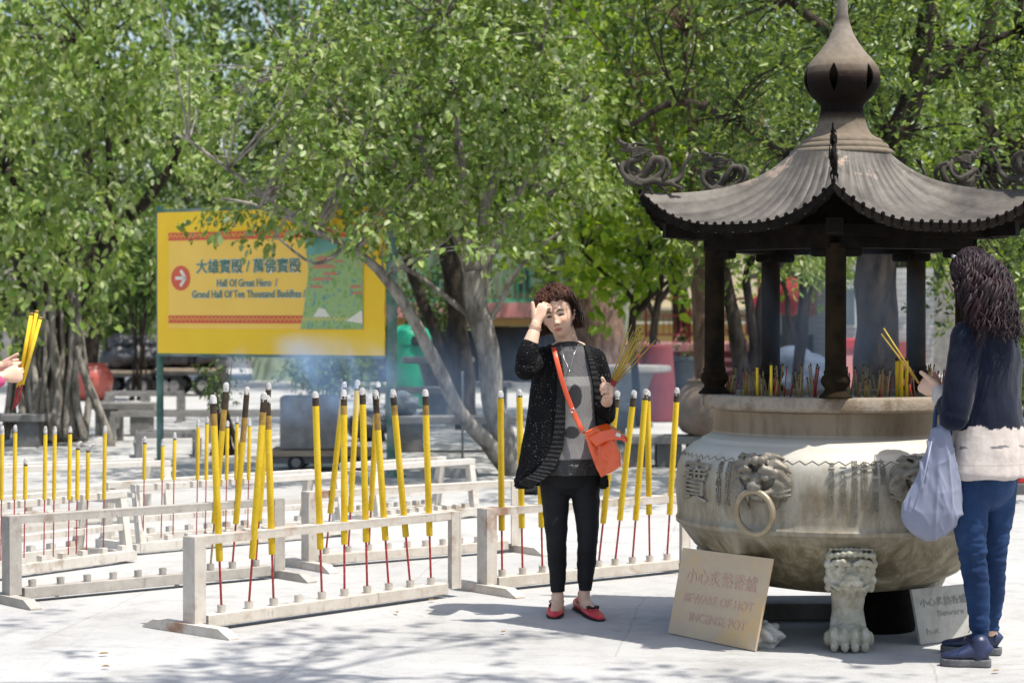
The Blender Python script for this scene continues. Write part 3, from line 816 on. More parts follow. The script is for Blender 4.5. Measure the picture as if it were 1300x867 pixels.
# eave: scalloped fascia and knobs
b = MB(); kn = b
NS = 22
for k in range(5):
    for i in range(NS):
        for q in range(6):
            s0 = -1 + 2 * (i + q / 6) / NS; s1 = -1 + 2 * (i + (q + 1) / 6) / NS
            def ep(s_, dz):
                ph = math.atan(s_ * math.tan(PI / 5)); th = TH0 + 2 * PI * k / 5 + PI / 5 + ph
                cr = abs(ph) / (PI / 5); p = roof_pt(th, 1.0); p.z = 1.838 + .14 * cr ** 3.2 + .02 * cr ** 6 + dz
                out = Vector((math.sin(th), -math.cos(th), 0)) * .006
                return p + out
            d0 = -.022 - .014 * abs(math.sin(PI * q / 6)); d1 = -.022 - .014 * abs(math.sin(PI * (q + 1) / 6))
            u0, u1, l0, l1 = ep(s0, .006), ep(s1, .006), ep(s0, d0), ep(s1, d1)
            v = [b.bm.verts.new(x) for x in (u0, u1, l1, l0)]; b.bm.faces.new(v)
            cdir = Vector((PC.x, PC.y, 0))
            inn = [x + (cdir - Vector((x.x, x.y, 0))).normalized() * .012 for x in (u0, u1, l1, l0)]
            w_ = [b.bm.verts.new(x) for x in inn]; b.bm.faces.new(list(reversed(w_)))
            b.bm.faces.new((v[3], v[2], w_[2], w_[3])); b.bm.faces.new((v[1], v[0], w_[0], w_[1]))
        p = ep(-1 + 2 * i / NS, .008)
        kn.ball(p, (.011, .011, .013), 1)
b.build('eave_trim', M['black_shadow_iron'], rf)

# finial
FC = PC + Vector((.008, 0, 0))
b = MB()
b.lathe([(.20, 2.18), (.232, 2.180), (.236, 2.187), (.234, 2.197), (.222, 2.205), (.212, 2.207), (.214, 2.215), (.208, 2.226), (.19, 2.232), (.186, 2.234), (.186, 2.243), (.178, 2.252), (.155, 2.262), (.135, 2.275), (.122, 2.295), (.110, 2.325), (.104, 2.352), (.101, 2.365), (.098, 2.375), (.097, 2.40), (.05, 2.401)], FC, 64)
b.build('finial_base', M['finial'], pot, True, 45)
prof = [(.096, 2.40), (.102, 2.415), (.118, 2.430), (.14, 2.45), (.158, 2.475), (.169, 2.50), (.1735, 2.525), (.172, 2.55), (.163, 2.58), (.147, 2.605), (.125, 2.63), (.103, 2.655), (.084, 2.68), (.068, 2.705), (.055, 2.73), (.044, 2.755), (.036, 2.78), (.030, 2.805), (.0265, 2.83), (.0255, 2.86), (.022, 2.90), (.012, 2.93), (.002, 2.94)]
zz = np.linspace(2.40, 2.94, 260); rr = np.interp(zz, [p[1] for p in prof], [p[0] for p in prof])
bm = bmesh.new(); NN = 384
grid = [[bm.verts.new(FC + Vector((math.cos(2 * PI * i / NN) * r_, math.sin(2 * PI * i / NN) * r_, z_))) for i in range(NN)] for r_, z_ in zip(rr, zz)]
for j in range(len(zz) - 1):
    for i in range(NN):
        a = 2 * PI * (i + .5) / NN; zm = (zz[j] + zz[j + 1]) / 2
        hole = False
        for h in range(6):
            ac = -PI / 2 + R(-22) + h * PI / 3      # first hole slightly left of the viewer
            da = (a - ac + PI) % (2 * PI) - PI
            v_ = (zm - 2.525) / .065
            if abs(v_) < 1 and abs(da) * .172 < .021 * (1 - v_ * v_): hole = True
        if not hole: bm.faces.new((grid[j][i], grid[j][(i + 1) % NN], grid[j + 1][(i + 1) % NN], grid[j + 1][i]))
bmesh.ops.delete(bm, geom=[v for v in bm.verts if not v.link_faces], context='VERTS')
bmesh.ops.recalc_face_normals(bm, faces=bm.faces)
sol = bmesh.ops.solidify(bm, geom=bm.faces[:], thickness=.007)
me = bpy.data.meshes.new('f'); bm.to_mesh(me); bm.free()
me.polygons.foreach_set('use_smooth', [True] * len(me.polygons)); me.set_sharp_from_angle(angle=R(50))
link(me, 'finial', M['finial'], pot)

# dragons on the roof ridges (local: +x outward from the roof centre, z up)
def dragon_mesh():
    b = MB()
    body = [((.16, 0, -.02), .010), ((.10, .01, -.045), .017), ((.03, 0, -.03), .019), ((-.02, -.01, .02), .018), ((-.01, 0, .065), .017), ((.035, .01, .07), .017), ((.06, .012, .03), .018), ((.08, 0, -.01), .019),
            ((.13, -.012, -.02), .018), ((.165, 0, .015), .016), ((.15, .01, .05), .015), ((.11, 0, .06), .015), ((.10, -.01, .09), .016), ((.14, -.005, .105), .016)]
    p, r_ = crv([((.09, .02, -.06), .013), ((.14, .03, -.05), .015), ((.19, .02, -.01), .014), ((.185, 0, .035), .013), ((.13, -.02, .02), .014), ((.06, -.025, .0), .014), ((.02, -.02, .04), .013), ((.04, 0, .09), .011)], 6); b.tube(p, r_, 10, round_=True)
    p, r_ = crv([((-.03, .02, -.02), .011), ((-.055, .02, .03), .012), ((-.04, 0, .07), .012), ((0, -.01, .085), .010)], 6); b.tube(p, r_, 10, round_=True)
    tail = [((.03, 0, -.03), .018), ((-.04, .01, -.035), .017), ((-.09, 0, -.025), .014), ((-.125, 0, .005), .011), ((-.13, 0, .045), .009), ((-.145, 0, .075), .006)]
    for c_ in (body, tail):
        p, r_ = crv(c_, 6); b.tube(p, r_, 10, round_=True)
        for k in range(2, len(p) - 2, 2):      # dorsal fins
            tdir = (p[k + 1] - p[k - 1]).normalized(); up = Vector((0, 1, 0)).cross(tdir)
            b.tube([p[k] + up * r_[k] * .7, p[k] + up * (r_[k] + .010) - tdir * .006], [.005, .0015], 5)
    for a in (-.5, 0, .5):      # tail flame
        b.tube([(-.142, 0, .07), (-.155 - .01 * a, .012 * a, .10), (-.168 - .03 * a, .02 * a, .125 + .01 * a)], [.006, .006, .0015], 6)
    # head
    b.ball((.165, 0, .11), (.03, .022, .022), 2)
    b.tube([(.17, 0, .115), (.20, 0, .125), (.225, 0, .14)], [(.016, .018), (.013, .012), (.010, .010)], 8, round_=True)
    b.tube([(.17, 0, .095), (.20, 0, .095), (.22, 0, .10)], [.011, .008, .004], 8)
    b.ball((.228, 0, .147), (.010, .012, .010), 2)
    for s_ in (-1, 1):
        b.ball((.178, s_ * .016, .125), .008, 1)
        b.tube([(.155, s_ * .012, .125), (.125, s_ * .02, .135), (.09, s_ * .026, .13), (.06, s_ * .03, .14)], [.007, .006, .005, .002], 6)
        for k in range(4):
            b.tube([(.15, s_ * .015, .105 - .012 * k), (.11, s_ * .028, .115 - .012 * k), (.07 + .01 * k, s_ * .034, .105 - .008 * k), (.04, s_ * .03, .118 - .01 * k)], [.006, .006, .004, .0015], 6)
        b.tube([(.215, s_ * .012, .13), (.235, s_ * .025, .12), (.25, s_ * .03, .135)], [.003, .0025, .001], 5)
    for (x, y, z, dx, dz) in ((.11, .02, -.03, .05, -.03), (.17, -.02, .0, .05, .04), (.0, -.02, -.03, -.05, -.035), (-.07, .02, -.03, -.05, -.02), (.05, .0, -.045, .0, -.04)):
        e = Vector((x + dx, y * 1.5, z + dz))
        b.tube([(x, y * .4, z), (x + dx * .4, y * 1.7, z + dz * .2 - .012), e], [.013, .010, .006], 8)
        for q in range(4):
            a = -1.2 + .8 * q; dd = Vector((dx, 0, dz)).normalized(); nn = Vector((-dd.z, 0, dd.x))
            f = dd * math.cos(a) + nn * math.sin(a)
            b.tube([e, e + f * .016 + Vector((0, .004, 0)), e + f * .026 - Vector((0, .0, .004))], [.005, .004, .001], 5)
    b.tube([(.04, 0, -.06), (.02, 0, -.09), (.02, 0, -.12)], [.010, .011, .012], 8)
    b.tube([(.04, 0, -.06), (.07, 0, -.085), (.08, 0, -.11)], [.010, .010, .010], 8)
    return remesh(b.mesh(), 0.0034, 0)
dr0 = dragon_mesh()
for k, th in enumerate([TH0 + 2 * PI * i / 5 for i in range(5)]):
    base = pol(th, .85, 2.085)
    if k in (2, 3):    # the two rear ones, turned a little along the eaves
        base = pol(th, .80, 2.105); base.x += -.05 if k == 3 else .02
    tw_ = th + (R(52) if k == 3 else R(-28) if k == 2 else 0)
    ax = Vector((math.sin(tw_), -math.cos(tw_), 0)); ay = Vector((0, 0, 1)).cross(ax)
    Mx = Matrix.Translation(base) @ Matrix(((ax.x, ay.x, 0, 0), (ax.y, ay.y, 0, 0), (0, 0, 1, 0), (0, 0, 0, 1))) @ Matrix.Rotation(R(-6), 4, 'Y') @ Matrix.Diagonal((.88, .85, .96, 1) if k else (.75, .42, .9, 1))
    me = dr0.copy(); me.transform(Mx); link(me, 'dragon', M['black_shadow_iron'] if k == 0 else MATS['dragon_iron'] if 'dragon_iron' in MATS else mat('dragon_iron', (0.03, 0.027, 0.02), (0.075, 0.065, 0.052), spec=.2, scale=15, rough=.7, bump=.4, bscale=80), pot)
bpy.data.meshes.remove(dr0)

# thin incense inside the cauldron
random.seed(5)
n_in = 0
def thin(px, topy, lx, matn, r, name='incense_stick', yb=None, lab=None, grp='thin incense sticks burning in the cauldron', ash=False):
    for _ in range(20):
        rr_ = random.uniform(.15, .52); th = None
        y = PC.y - random.uniform(-.2, .48)
        X = (px - 650) / F * y
        if (X - PC.x) ** 2 + (y - PC.y) ** 2 < .52 ** 2: break
    base = Vector((X, y, 1.068))
    topp = at(px + lx, topy, y + random.uniform(-.04, .04))
    root = thing(name, base, lab or 'thin half burnt incense stick standing in the ash bed of the cauldron', 'incense stick', group=grp)
    b = MB(); b.tube([base, base.lerp(topp, .93)], r, 6); b.build('stem', matn, root, True)
    b = MB(); b.tube([base.lerp(topp, .93), topp], [r * 1.1, r * .8], 6); b.build('burnt_tip', M['ash'] if ash else M['inc_burnt'], root, True)
cl = [(928, 12), (945, 6), (958, 5), (965, 4), (979, 6), (992, 5), (1008, 3), (1018, 5), (1033, 7), (1076, 5), (1088, 5), (1099, 6), (1110, 4), (1120, 8), (1128, 5), (1158, 4), (1180, 6), (1190, 4)]
for px0, cnt in cl:
    for k in range(max(2, int(cnt * 1.5))):
        thin(px0 + random.uniform(-5, 5), random.uniform(460, 488), random.uniform(-6, 6), random.choice([M['inc_brown'], M['inc_brown'], M['inc_red'], M['inc_toast']]), random.uniform(.002, .0045))
for px, ty, lx, r_ in [(925, 465, -13, .003), (1049, 488, 20, .003)]:
    thin(px, ty, lx, M['inc_brown'], r_, lab='thin tan incense stick leaning far over the cauldron rim, %s' % ('left end' if px < 1000 else 'beside the front post'))
for px, ty, lx, ex in [(962, 463, -1, 'beside the left back post'), (979, 460, 0, 'in front of the left back post')]:
    thin(px, ty, lx, M['inc_yellow'], .006, lab='half burnt olive yellow stick in the cauldron, ' + ex)
for px, ex in [(1139.5, 'left'), (1144.5, 'middle'), (1151, 'right')]:
    thin(px, 454, random.uniform(-1, 1), M['inc_yellow'], .0085, lab='%s one of three thick yellow sticks standing together in the cauldron' % ex, grp=None)
# ------------------------------------------------------------ foliage
def leaves_mesh(centers, radii, counts, size, droop=0.3, flat=0.75, seed=1, upbias=0.4, aspect=0.48):
    """many folded leaves spread through overlapping clumps (ellipsoid gaussians)"""
    g = np.random.default_rng(seed)
    P = []; T = []
    for c, r, n in zip(centers, radii, counts):
        n = int(n); m = max(1, n // 11)
        d = g.normal(size=(m, 3)); d /= np.linalg.norm(d, axis=1)[:, None] + 1e-9
        q = d * (g.random(m) ** 0.45 * r)[:, None] * np.array([1, 1, flat]) + np.array([c[0], c[1], c[2]])
        td = d * .8 + g.normal(size=(m, 3)) * .6; td[:, 2] -= droop * .9; td /= np.linalg.norm(td, axis=1)[:, None]
        k = g.integers(0, m, n); s_ = g.random(n)
        P.append(q[k] + td[k] * (s_ * size * 4.2)[:, None] + g.normal(size=(n, 3)) * size * .35); T.append(td[k])
    P = np.concatenate(P); T = np.concatenate(T); n = len(P)
    S = size * g.uniform(0.6, 1.25, n)
    # leaf axis: outward + droop; normal: up biased
    ax = g.normal(size=(n, 3)) * .8 + T * .9; ax[:, 2] = ax[:, 2] * 0.8 - droop * 2.2
    ax /= np.linalg.norm(ax, axis=1)[:, None]
    nr = g.normal(size=(n, 3)) + np.array([0.25, -0.25, upbias * 2.2])
    nr -= ax * np.sum(nr * ax, axis=1)[:, None]; nr /= np.linalg.norm(nr, axis=1)[:, None] + 1e-9
    sd = np.cross(ax, nr)
    W = S * aspect
    up = nr * (S * 0.10)[:, None]
    # 6 verts: base, side low, side high, tip, mirrored ; fold along the middle
    base = P; tip = P + ax * S[:, None]
    m1 = P + ax * (S * 0.30)[:, None]; m2 = P + ax * (S * 0.68)[:, None]
    L1 = m1 + sd * (W * .46)[:, None] + up; L2 = m2 + sd * (W * .36)[:, None] + up
    R1 = m1 - sd * (W * .46)[:, None] + up; R2 = m2 - sd * (W * .36)[:, None] + up
    V = np.stack([base, L1, L2, tip, R2, R1], axis=1).reshape(-1, 3)
    idx = np.arange(n)[:, None] * 6
    Fc = np.concatenate([idx + np.array([0, 3, 2, 1]), idx + np.array([0, 5, 4, 3])], axis=1).reshape(-1)
    me = bpy.data.meshes.new('leaves')
    me.vertices.add(len(V)); me.vertices.foreach_set('co', V.astype(np.float32).ravel())
    me.loops.add(len(Fc)); me.loops.foreach_set('vertex_index', Fc.astype(np.int32))
    me.polygons.add(2 * n); me.polygons.foreach_set('loop_start', (np.arange(2 * n) * 4).astype(np.int32))
    me.update(calc_edges=True)
    return me
def tubes(root, name, m, paths, n=8, jit=0.06, sub=4):
    b = MB()
    for p in paths:
        q, r = crv(p, sub)
        q = [v + mn.noise_vector(v * 3.1) * min(0.28 * rr, .035) for v, rr in zip(q, r)]
        b.tube(q, r, n, jit=jit)
    return b.build(name, m, root, True)
def pp(lst, D, k=1.0):
    """[(px,py,rad_px[,dD])] -> [(Vector, radius m)]"""
    out = []
    for q in lst:
        d = D + (q[3] if len(q) > 3 else 0)
        out.append((at(q[0], q[1], d), q[2] * d / F * k))
    return out
def twigs(centers, hubs, r0, g):
    out = []
    for c in centers:
        c = Vector(c); h = min(hubs, key=lambda h_: (h_ - c).length)
        mid = h.lerp(c, .5) + Vector((g.normal() * .08, g.normal() * .08, .06))
        out.append([(h, r0), (mid, r0 * .65), (c, r0 * .25)])
    return out
def crown_px(boxes, D0, D1, n, rpx, g, total, dens=None):
    """clump centres inside pixel boxes [(x0,y0,x1,y1,weight)]"""
    cs, rs = [], []
    w_ = np.array([q[4] * (q[2] - q[0]) * (q[3] - q[1]) for q in boxes], float); w_ /= w_.sum()
    for _ in range(n):
        q = boxes[g.choice(len(boxes), p=w_)]
        D = g.uniform(D0, D1)
        cs.append(at(g.uniform(q[0], q[2]), g.uniform(q[1], q[3]), D)); rs.append(rpx * D / F * g.uniform(.6, 1.35))
    vol = np.array(rs) ** 2; cn = np.maximum(4, (vol / vol.sum() * total)).astype(int)
    return cs, rs, cn
def tree(name, label, base, D, trunk, limbs, boxes, Dr, nclump, rpx, total, lsize, leafm, barkm, seed, droop=.3, top=None, group=None, flat=.75, twr=.012, extra=None, aspect=.48, trunk_n=12):
    g = np.random.default_rng(seed)
    root = thing(name, base, label, 'tree', group=group)
    tr = tubes(root, 'trunk', barkm, [trunk], n=trunk_n)
    for l in limbs: tubes(root, 'limb', barkm, [l], n=8)
    cs, rs, cn = crown_px(boxes, Dr[0], Dr[1], nclump, rpx, g, total)
    if top:   # upper crown above the picture, which shades the yard
        c2, r2, n2 = crown_px([top[:4] + (1,)], Dr[0] - .5, Dr[1] + .8, int(top[4] / 70), rpx * 1.5, g, top[4])
        cs += c2; rs += r2; cn = np.append(cn, n2)
    if extra:
        for (c, r, k) in extra: cs.append(c); rs.append(r); cn = np.append(cn, k)
    hubs = [q[0] for l in limbs + [trunk[len(trunk) // 2:]] for q in l[1:]]
    near = [c for c in cs if min((h - c).length for h in hubs) < 2.2]
    tw = twigs(near, hubs, twr, g)
    if tw: tubes(root, 'twigs', barkm, tw, n=5, sub=3)
    me = leaves_mesh(cs, rs, cn, lsize, droop=droop, seed=seed, flat=flat, aspect=aspect)
    link(me, 'crown', leafm, root)
    return root

# T2: the pale grey many-stemmed tree behind the racks
b0 = G(648, 603)
D = b0.y
trunk = pp([(655, 612, 20), (644, 575, 16), (630, 520, 15), (616, 440, 15), (604, 380, 15), (600, 345, 14)], D)
limbs = [pp(l, D) for l in [
    [(648, 604, 11, .1), (622, 565, 10.5, -.1), (588, 528, 9.5, -.3), (560, 475, 8.5, -.5), (522, 400, 7.5, -.7), (488, 352, 6.5, -.8), (450, 318, 5, -.9), (400, 293, 4, -1.0), (340, 250, 3.2, -1), (290, 215, 2.5, -1), (240, 178, 1.8, -1)],
    [(600, 350, 8.6), (575, 290, 6.5), (555, 250, 5.0), (540, 200, 4.3), (520, 120, 2.9)],
    [(600, 350, 8.6), (592, 280, 6.5), (585, 200, 5.0), (575, 120, 3.6), (560, 30, 2.9)],
    [(602, 350, 8.6), (615, 270, 7.2), (640, 200, 5.8), (665, 130, 4.3), (690, 50, 3.6), (700, -20, 2.2)],
    [(605, 352, 6.5), (640, 290, 5.0), (660, 240, 4.3), (700, 180, 2.9), (740, 130, 0.8)],
    [(612, 415, 5.0), (590, 395, 4.3), (560, 372, 3.6), (530, 350, 2.9), (500, 335, 2.9), (460, 325, 1.8)],
    [(614, 420, 5.0), (635, 385, 3.6), (655, 345, 2.9), (690, 310, 2.2), (720, 290, 1.4)],
    [(610, 400, 4.3), (618, 360, 2.9), (630, 310, 2.9), (660, 280, 2.2), (690, 250, 1.4)],
    [(575, 290, 4.3), (535, 240, 3.6), (480, 190, 2.9), (430, 140, 2.2), (380, 90, 1.4)],
    [(400, 293, 2.9, -1), (330, 262, 2.2, -1.2), (280, 252, 1.4, -1.3)],
    [(440, 312, 2.9, -.9), (400, 335, 2.2, -1), (350, 300, 1.4, -1.2)],
]]
tree('tree', 'pale grey multi stemmed tree whose left limb crosses the yellow sign board', (b0.x, b0.y, 0), D, trunk, limbs,
     [(400, -60, 720, 90, .75), (370, 60, 640, 200, .9), (380, 190, 560, 290, 1.0), (270, 190, 440, 262, .9), (540, 40, 760, 290, .8), (290, 235, 490, 276, .5), (440, 285, 520, 312, .3), (560, 285, 700, 335, .35), (200, 60, 400, 190, .55)],
     (D - 1.8, D + 1.5), 300, 23, 21000, .080, M['leaf_mid'], M['bark_grey'], 21, aspect=.6, top=(150, -380, 850, -60, 5000), group='trees round the temple yard')
# T1: banyan at the left
b1 = G(62, 560); D = b1.y
root_l = [pp(l, D) for l in [
    [(60, 440, 30), (45, 380, 22), (30, 320, 17), (5, 270, 14), (-50, 230, 12)],
    [(75, 430, 26), (92, 380, 17), (110, 345, 13), (150, 290, 10), (190, 250, 7), (225, 200, 5)],
    [(92, 385, 14), (85, 330, 11), (62, 290, 9), (35, 250, 7), (5, 215, 5)],
    [(110, 345, 9), (128, 300, 6), (140, 240, 5), (135, 160, 4), (120, 60, 3)],
]]
trunk = pp([(62, 575, 50), (62, 545, 40), (62, 500, 34), (64, 460, 32), (68, 430, 30), (70, 400, 26)], D)
T1 = tree('banyan_tree', 'old banyan with thick trunk wrapped in hanging roots at the left edge', (b1.x, b1.y, 0), D, trunk, root_l,
     [(-120, -60, 250, 120, 1), (-120, 100, 240, 260, 1.2), (-120, 240, 200, 340, .9), (-120, 330, 70, 440, .9), (60, 330, 150, 410, .5)],
     (D - 3, D + 2.5), 210, 32, 17000, .105, M['leaf_mid'], M['bark_dark'], 22, aspect=.6, top=(-150, -300, 260, -60, 3000), droop=.5, trunk_n=18, group='trees round the temple yard')
g = np.random.default_rng(3)
for k in range(26):
    x0 = g.uniform(12, 108); x1 = x0 + g.uniform(-14, 14)
    y0 = g.uniform(330, 440); d0 = -.75 + g.uniform(-.1, .15)
    tubes(T1, 'aerial_root', M['bark_grey'], [pp([(x0, y0, 3, d0), (x0 + g.uniform(-8, 8), (y0 + 500) / 2, g.uniform(2, 5), d0), (x1, 500, g.uniform(3, 6), d0 - .05), (x1 + g.uniform(-14, 14), 552 + g.uniform(0, 12), g.uniform(3, 6), d0 - .15)], D)], n=7)
tubes(T1, 'prop_root', M['bark_grey'], [pp([(95, 440, 4, -.9), (110, 480, 5, -.9), (128, 530, 6, -.9), (142, 572, 7, -.9)], D)], n=7)
# T3/T4 ... middle distance
def simple(name, label, px, py, lst, limbs, boxes, dr, nc, rp, tot, ls, lm, bm_, seed, **k):
    b = G(px, py); D = k.pop('D', b.y)
    X = (px - 650) / F * D
    return tree(name, label, (X, D, 0), D, pp(lst, D), [pp(l, D) for l in limbs], boxes, (D + dr[0], D + dr[1]), nc, rp, tot, ls, lm, bm_, seed, **k)
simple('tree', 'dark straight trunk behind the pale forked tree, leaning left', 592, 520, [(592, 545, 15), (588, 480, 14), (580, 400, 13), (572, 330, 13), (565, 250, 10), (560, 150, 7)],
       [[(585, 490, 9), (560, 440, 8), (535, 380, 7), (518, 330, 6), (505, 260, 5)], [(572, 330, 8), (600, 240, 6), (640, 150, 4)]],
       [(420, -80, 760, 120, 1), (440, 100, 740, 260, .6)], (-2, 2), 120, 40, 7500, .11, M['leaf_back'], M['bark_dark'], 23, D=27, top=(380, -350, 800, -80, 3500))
simple('tree', 'massive sunlit trunk rising behind the woman in the black cardigan', 762, 520, [(768, 540, 36), (766, 470, 34), (760, 420, 33), (748, 370, 28), (735, 330, 22), (715, 270, 16), (700, 180, 12)],
       [[(735, 330, 14), (760, 270, 10), (800, 200, 7), (830, 120, 5)], [(715, 270, 10), (680, 200, 7), (650, 120, 5)]],
       [(620, -80, 860, 150, 1), (640, 130, 800, 320, .9)], (-2, 3), 150, 42, 9500, .13, M['leaf_dark'], M['bark_brown'], 24, D=29, top=(560, -350, 950, -80, 3500))
simple('tree', 'bright yellow green broad leaved tree between the pale tree and the roof', 806, 505, [(812, 540, 5), (806, 470, 5), (802, 420, 5), (806, 380, 5), (820, 340, 4), (830, 280, 3)],
       [[(804, 400, 4), (822, 385, 3), (826, 360, 3), (815, 330, 2)], [(808, 385, 3.5), (790, 365, 3), (770, 350, 2.5), (740, 320, 2)], [(806, 392, 3), (835, 370, 2.5), (860, 345, 2)]],
       [(690, 20, 800, 130, .6), (690, 120, 880, 240, .5), (700, 230, 860, 340, .9), (670, 300, 720, 345, .7), (760, 325, 880, 372, .4)], (-1.5, 1.5), 75, 24, 2600, .15, M['leaf_bright'], M['bark_dark'], 25, D=23.5, droop=.1, aspect=.6)
simple('tree', 'slim dark trunk standing beside the maroon barriers', 828, 500, [(828, 520, 5), (828, 450, 5), (832, 400, 5), (840, 350, 4), (836, 280, 3)],
       [[(830, 400, 4), (812, 370, 3), (780, 350, 2.5)], [(832, 390, 4), (860, 350, 3), (880, 310, 2.5)]],
       [(760, 260, 900, 350, 1), (740, 180, 900, 270, .6)], (-1, 1), 40, 28, 2000, .11, M['leaf_dark'], M['bark_dark'], 26, D=30)
simple('tree', 'reddish brown trunk just left of the cauldron roof posts', 892, 520, [(893, 560, 15), (893, 480, 13), (890, 400, 12), (892, 330, 12), (886, 250, 10), (880, 160, 8), (870, 40, 6)],
       [[(890, 320, 7), (860, 250, 5), (830, 170, 4), (800, 100, 3)], [(888, 290, 7), (930, 220, 5), (970, 160, 4)]],
       [(800, 170, 980, 320, .8), (790, -60, 960, 170, 1)], (-1.5, 2), 120, 34, 8500, .095, M['leaf_dark'], M['bark_brown'], 27, D=22, top=(600, -420, 1050, -60, 5500))
simple('tree', 'forked grey trunk seen between the two left roof posts', 945, 520, [(950, 560, 12), (945, 490, 12), (936, 430, 10), (925, 370, 8), (915, 320, 6), (905, 260, 5)],
       [[(948, 500, 8), (958, 440, 7), (953, 390, 6), (948, 350, 5), (960, 320, 4)], [(950, 500, 7), (968, 450, 7), (966, 390, 6), (975, 350, 5), (1000, 325, 4)]],
       [(900, 300, 1060, 340, .9), (880, 220, 1060, 300, .8)], (-1, 1.2), 46, 24, 3600, .075, M['leaf_mid'], M['bark_dark'], 28, D=21)
simple('tree', 'small dark tree between the front and middle roof posts', 1010, 520, [(1014, 560, 7), (1012, 480, 7), (1018, 420, 8), (1022, 380, 7), (1018, 330, 5), (1010, 250, 4)],
       [[(1014, 440, 5), (1002, 410, 4), (998, 370, 3), (980, 340, 2)], [(1020, 390, 5), (1032, 360, 4), (1050, 330, 3)]],
       [(960, 318, 1130, 358, .7), (980, 230, 1120, 318, 1)], (-1, 1.2), 40, 22, 2800, .09, M['leaf_bright'], M['bark_dark'], 29, D=24)
simple('tree', 'very thick dark trunk directly behind the cauldron', 1115, 560, [(1115, 590, 42), (1115, 500, 30), (1114, 420, 27), (1112, 340, 26), (1122, 250, 24), (1140, 170, 18), (1170, 80, 12), (1180, -20, 8)],
       [[(1112, 330, 14), (1060, 270, 10), (1000, 200, 8), (930, 150, 7), (860, 130, 5), (800, 160, 3)], [(1130, 200, 12), (1105, 120, 9), (1060, 50, 7), (1000, 0, 5)], [(1160, 110, 9), (1200, 90, 7), (1240, 60, 5), (1290, 40, 4)], [(1120, 260, 9), (1180, 240, 6), (1240, 210, 4)]],
       [(880, -80, 1120, 100, 1), (1040, -80, 1420, 120, 1), (880, 90, 1060, 230, .8), (1090, 100, 1420, 300, 1), (1180, 280, 1420, 400, .8)], (-2.2, 2), 270, 28, 19000, .074, M['leaf_dark'], M['bark_dark'], 30, D=17.5, top=(760, -420, 1450, -60, 6000), droop=.05, group='trees round the temple yard')
simple('tree', 'dark upright trunk at the top right, over the dragon', 1255, 560, [(1262, 590, 16), (1255, 500, 15), (1248, 400, 14), (1250, 300, 14), (1256, 200, 13), (1245, 100, 11), (1262, 0, 9), (1270, -60, 7)],
       [[(1248, 120, 8), (1205, 60, 6), (1180, 0, 5)], [(1255, 220, 7), (1300, 160, 5), (1350, 100, 4)]],
       [(1120, -80, 1420, 140, 1), (1180, 130, 1420, 330, 1), (1230, 300, 1420, 420, .8)], (-1, 2.5), 170, 34, 11000, .085, M['leaf_mid'], M['bark_dark'], 31, D=23)
# large pale hanging leaves by the finial
# backdrop trees, far
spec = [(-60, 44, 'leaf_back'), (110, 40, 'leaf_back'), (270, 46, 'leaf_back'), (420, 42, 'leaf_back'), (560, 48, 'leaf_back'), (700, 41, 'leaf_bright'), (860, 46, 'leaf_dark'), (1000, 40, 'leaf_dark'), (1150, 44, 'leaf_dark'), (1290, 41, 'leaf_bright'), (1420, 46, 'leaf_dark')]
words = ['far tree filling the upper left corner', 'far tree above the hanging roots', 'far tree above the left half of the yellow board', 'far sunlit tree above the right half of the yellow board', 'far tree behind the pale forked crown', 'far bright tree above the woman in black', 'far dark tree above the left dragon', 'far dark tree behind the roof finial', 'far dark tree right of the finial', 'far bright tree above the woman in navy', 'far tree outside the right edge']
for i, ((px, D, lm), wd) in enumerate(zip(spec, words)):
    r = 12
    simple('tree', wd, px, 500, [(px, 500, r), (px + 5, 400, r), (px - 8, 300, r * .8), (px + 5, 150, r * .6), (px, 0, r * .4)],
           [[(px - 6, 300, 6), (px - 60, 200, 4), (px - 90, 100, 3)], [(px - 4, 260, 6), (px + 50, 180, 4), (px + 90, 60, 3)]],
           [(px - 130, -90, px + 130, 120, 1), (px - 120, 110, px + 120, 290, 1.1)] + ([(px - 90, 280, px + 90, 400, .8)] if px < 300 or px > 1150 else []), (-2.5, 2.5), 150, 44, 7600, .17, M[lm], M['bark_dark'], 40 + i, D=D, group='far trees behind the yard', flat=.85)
# low shrubs
def shrub(label, px0, px1, y0, y1, D, n, total, lm, ls, seed, cat='shrub', group='shrubs at the back of the yard'):
    g = np.random.default_rng(seed)
    X = ((px0 + px1) / 2 - 650) / F * D
    root = thing('shrub', (X, D, 0), label, cat, group=group)
    cs, rs, cn = crown_px([(px0, y0, px1, y1, 1)], D - .5, D + .5, n, 16, g, total)
    base = Vector((X, D, 0))
    tubes(root, 'stems', M['bark_dark'], [[(base + Vector((g.normal() * .1, 0, 0)), .02), (base.lerp(c, .5) + Vector((0, 0, .1)), .014), (c, .005)] for c in cs[:14]], n=5, sub=2)
    link(leaves_mesh(cs, rs, cn, ls, seed=seed), 'foliage', M[lm], root)
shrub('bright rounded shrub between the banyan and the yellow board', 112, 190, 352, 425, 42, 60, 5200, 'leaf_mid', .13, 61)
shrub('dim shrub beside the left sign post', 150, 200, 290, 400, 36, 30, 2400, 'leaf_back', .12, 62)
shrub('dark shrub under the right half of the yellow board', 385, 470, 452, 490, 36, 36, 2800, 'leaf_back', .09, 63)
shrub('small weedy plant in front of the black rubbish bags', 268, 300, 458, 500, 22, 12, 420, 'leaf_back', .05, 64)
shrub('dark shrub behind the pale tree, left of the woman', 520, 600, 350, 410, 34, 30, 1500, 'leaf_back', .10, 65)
shrub('shrub at the right edge behind the woman in navy', 1270, 1380, 330, 560, 24, 40, 4200, 'leaf_mid', .08, 66)
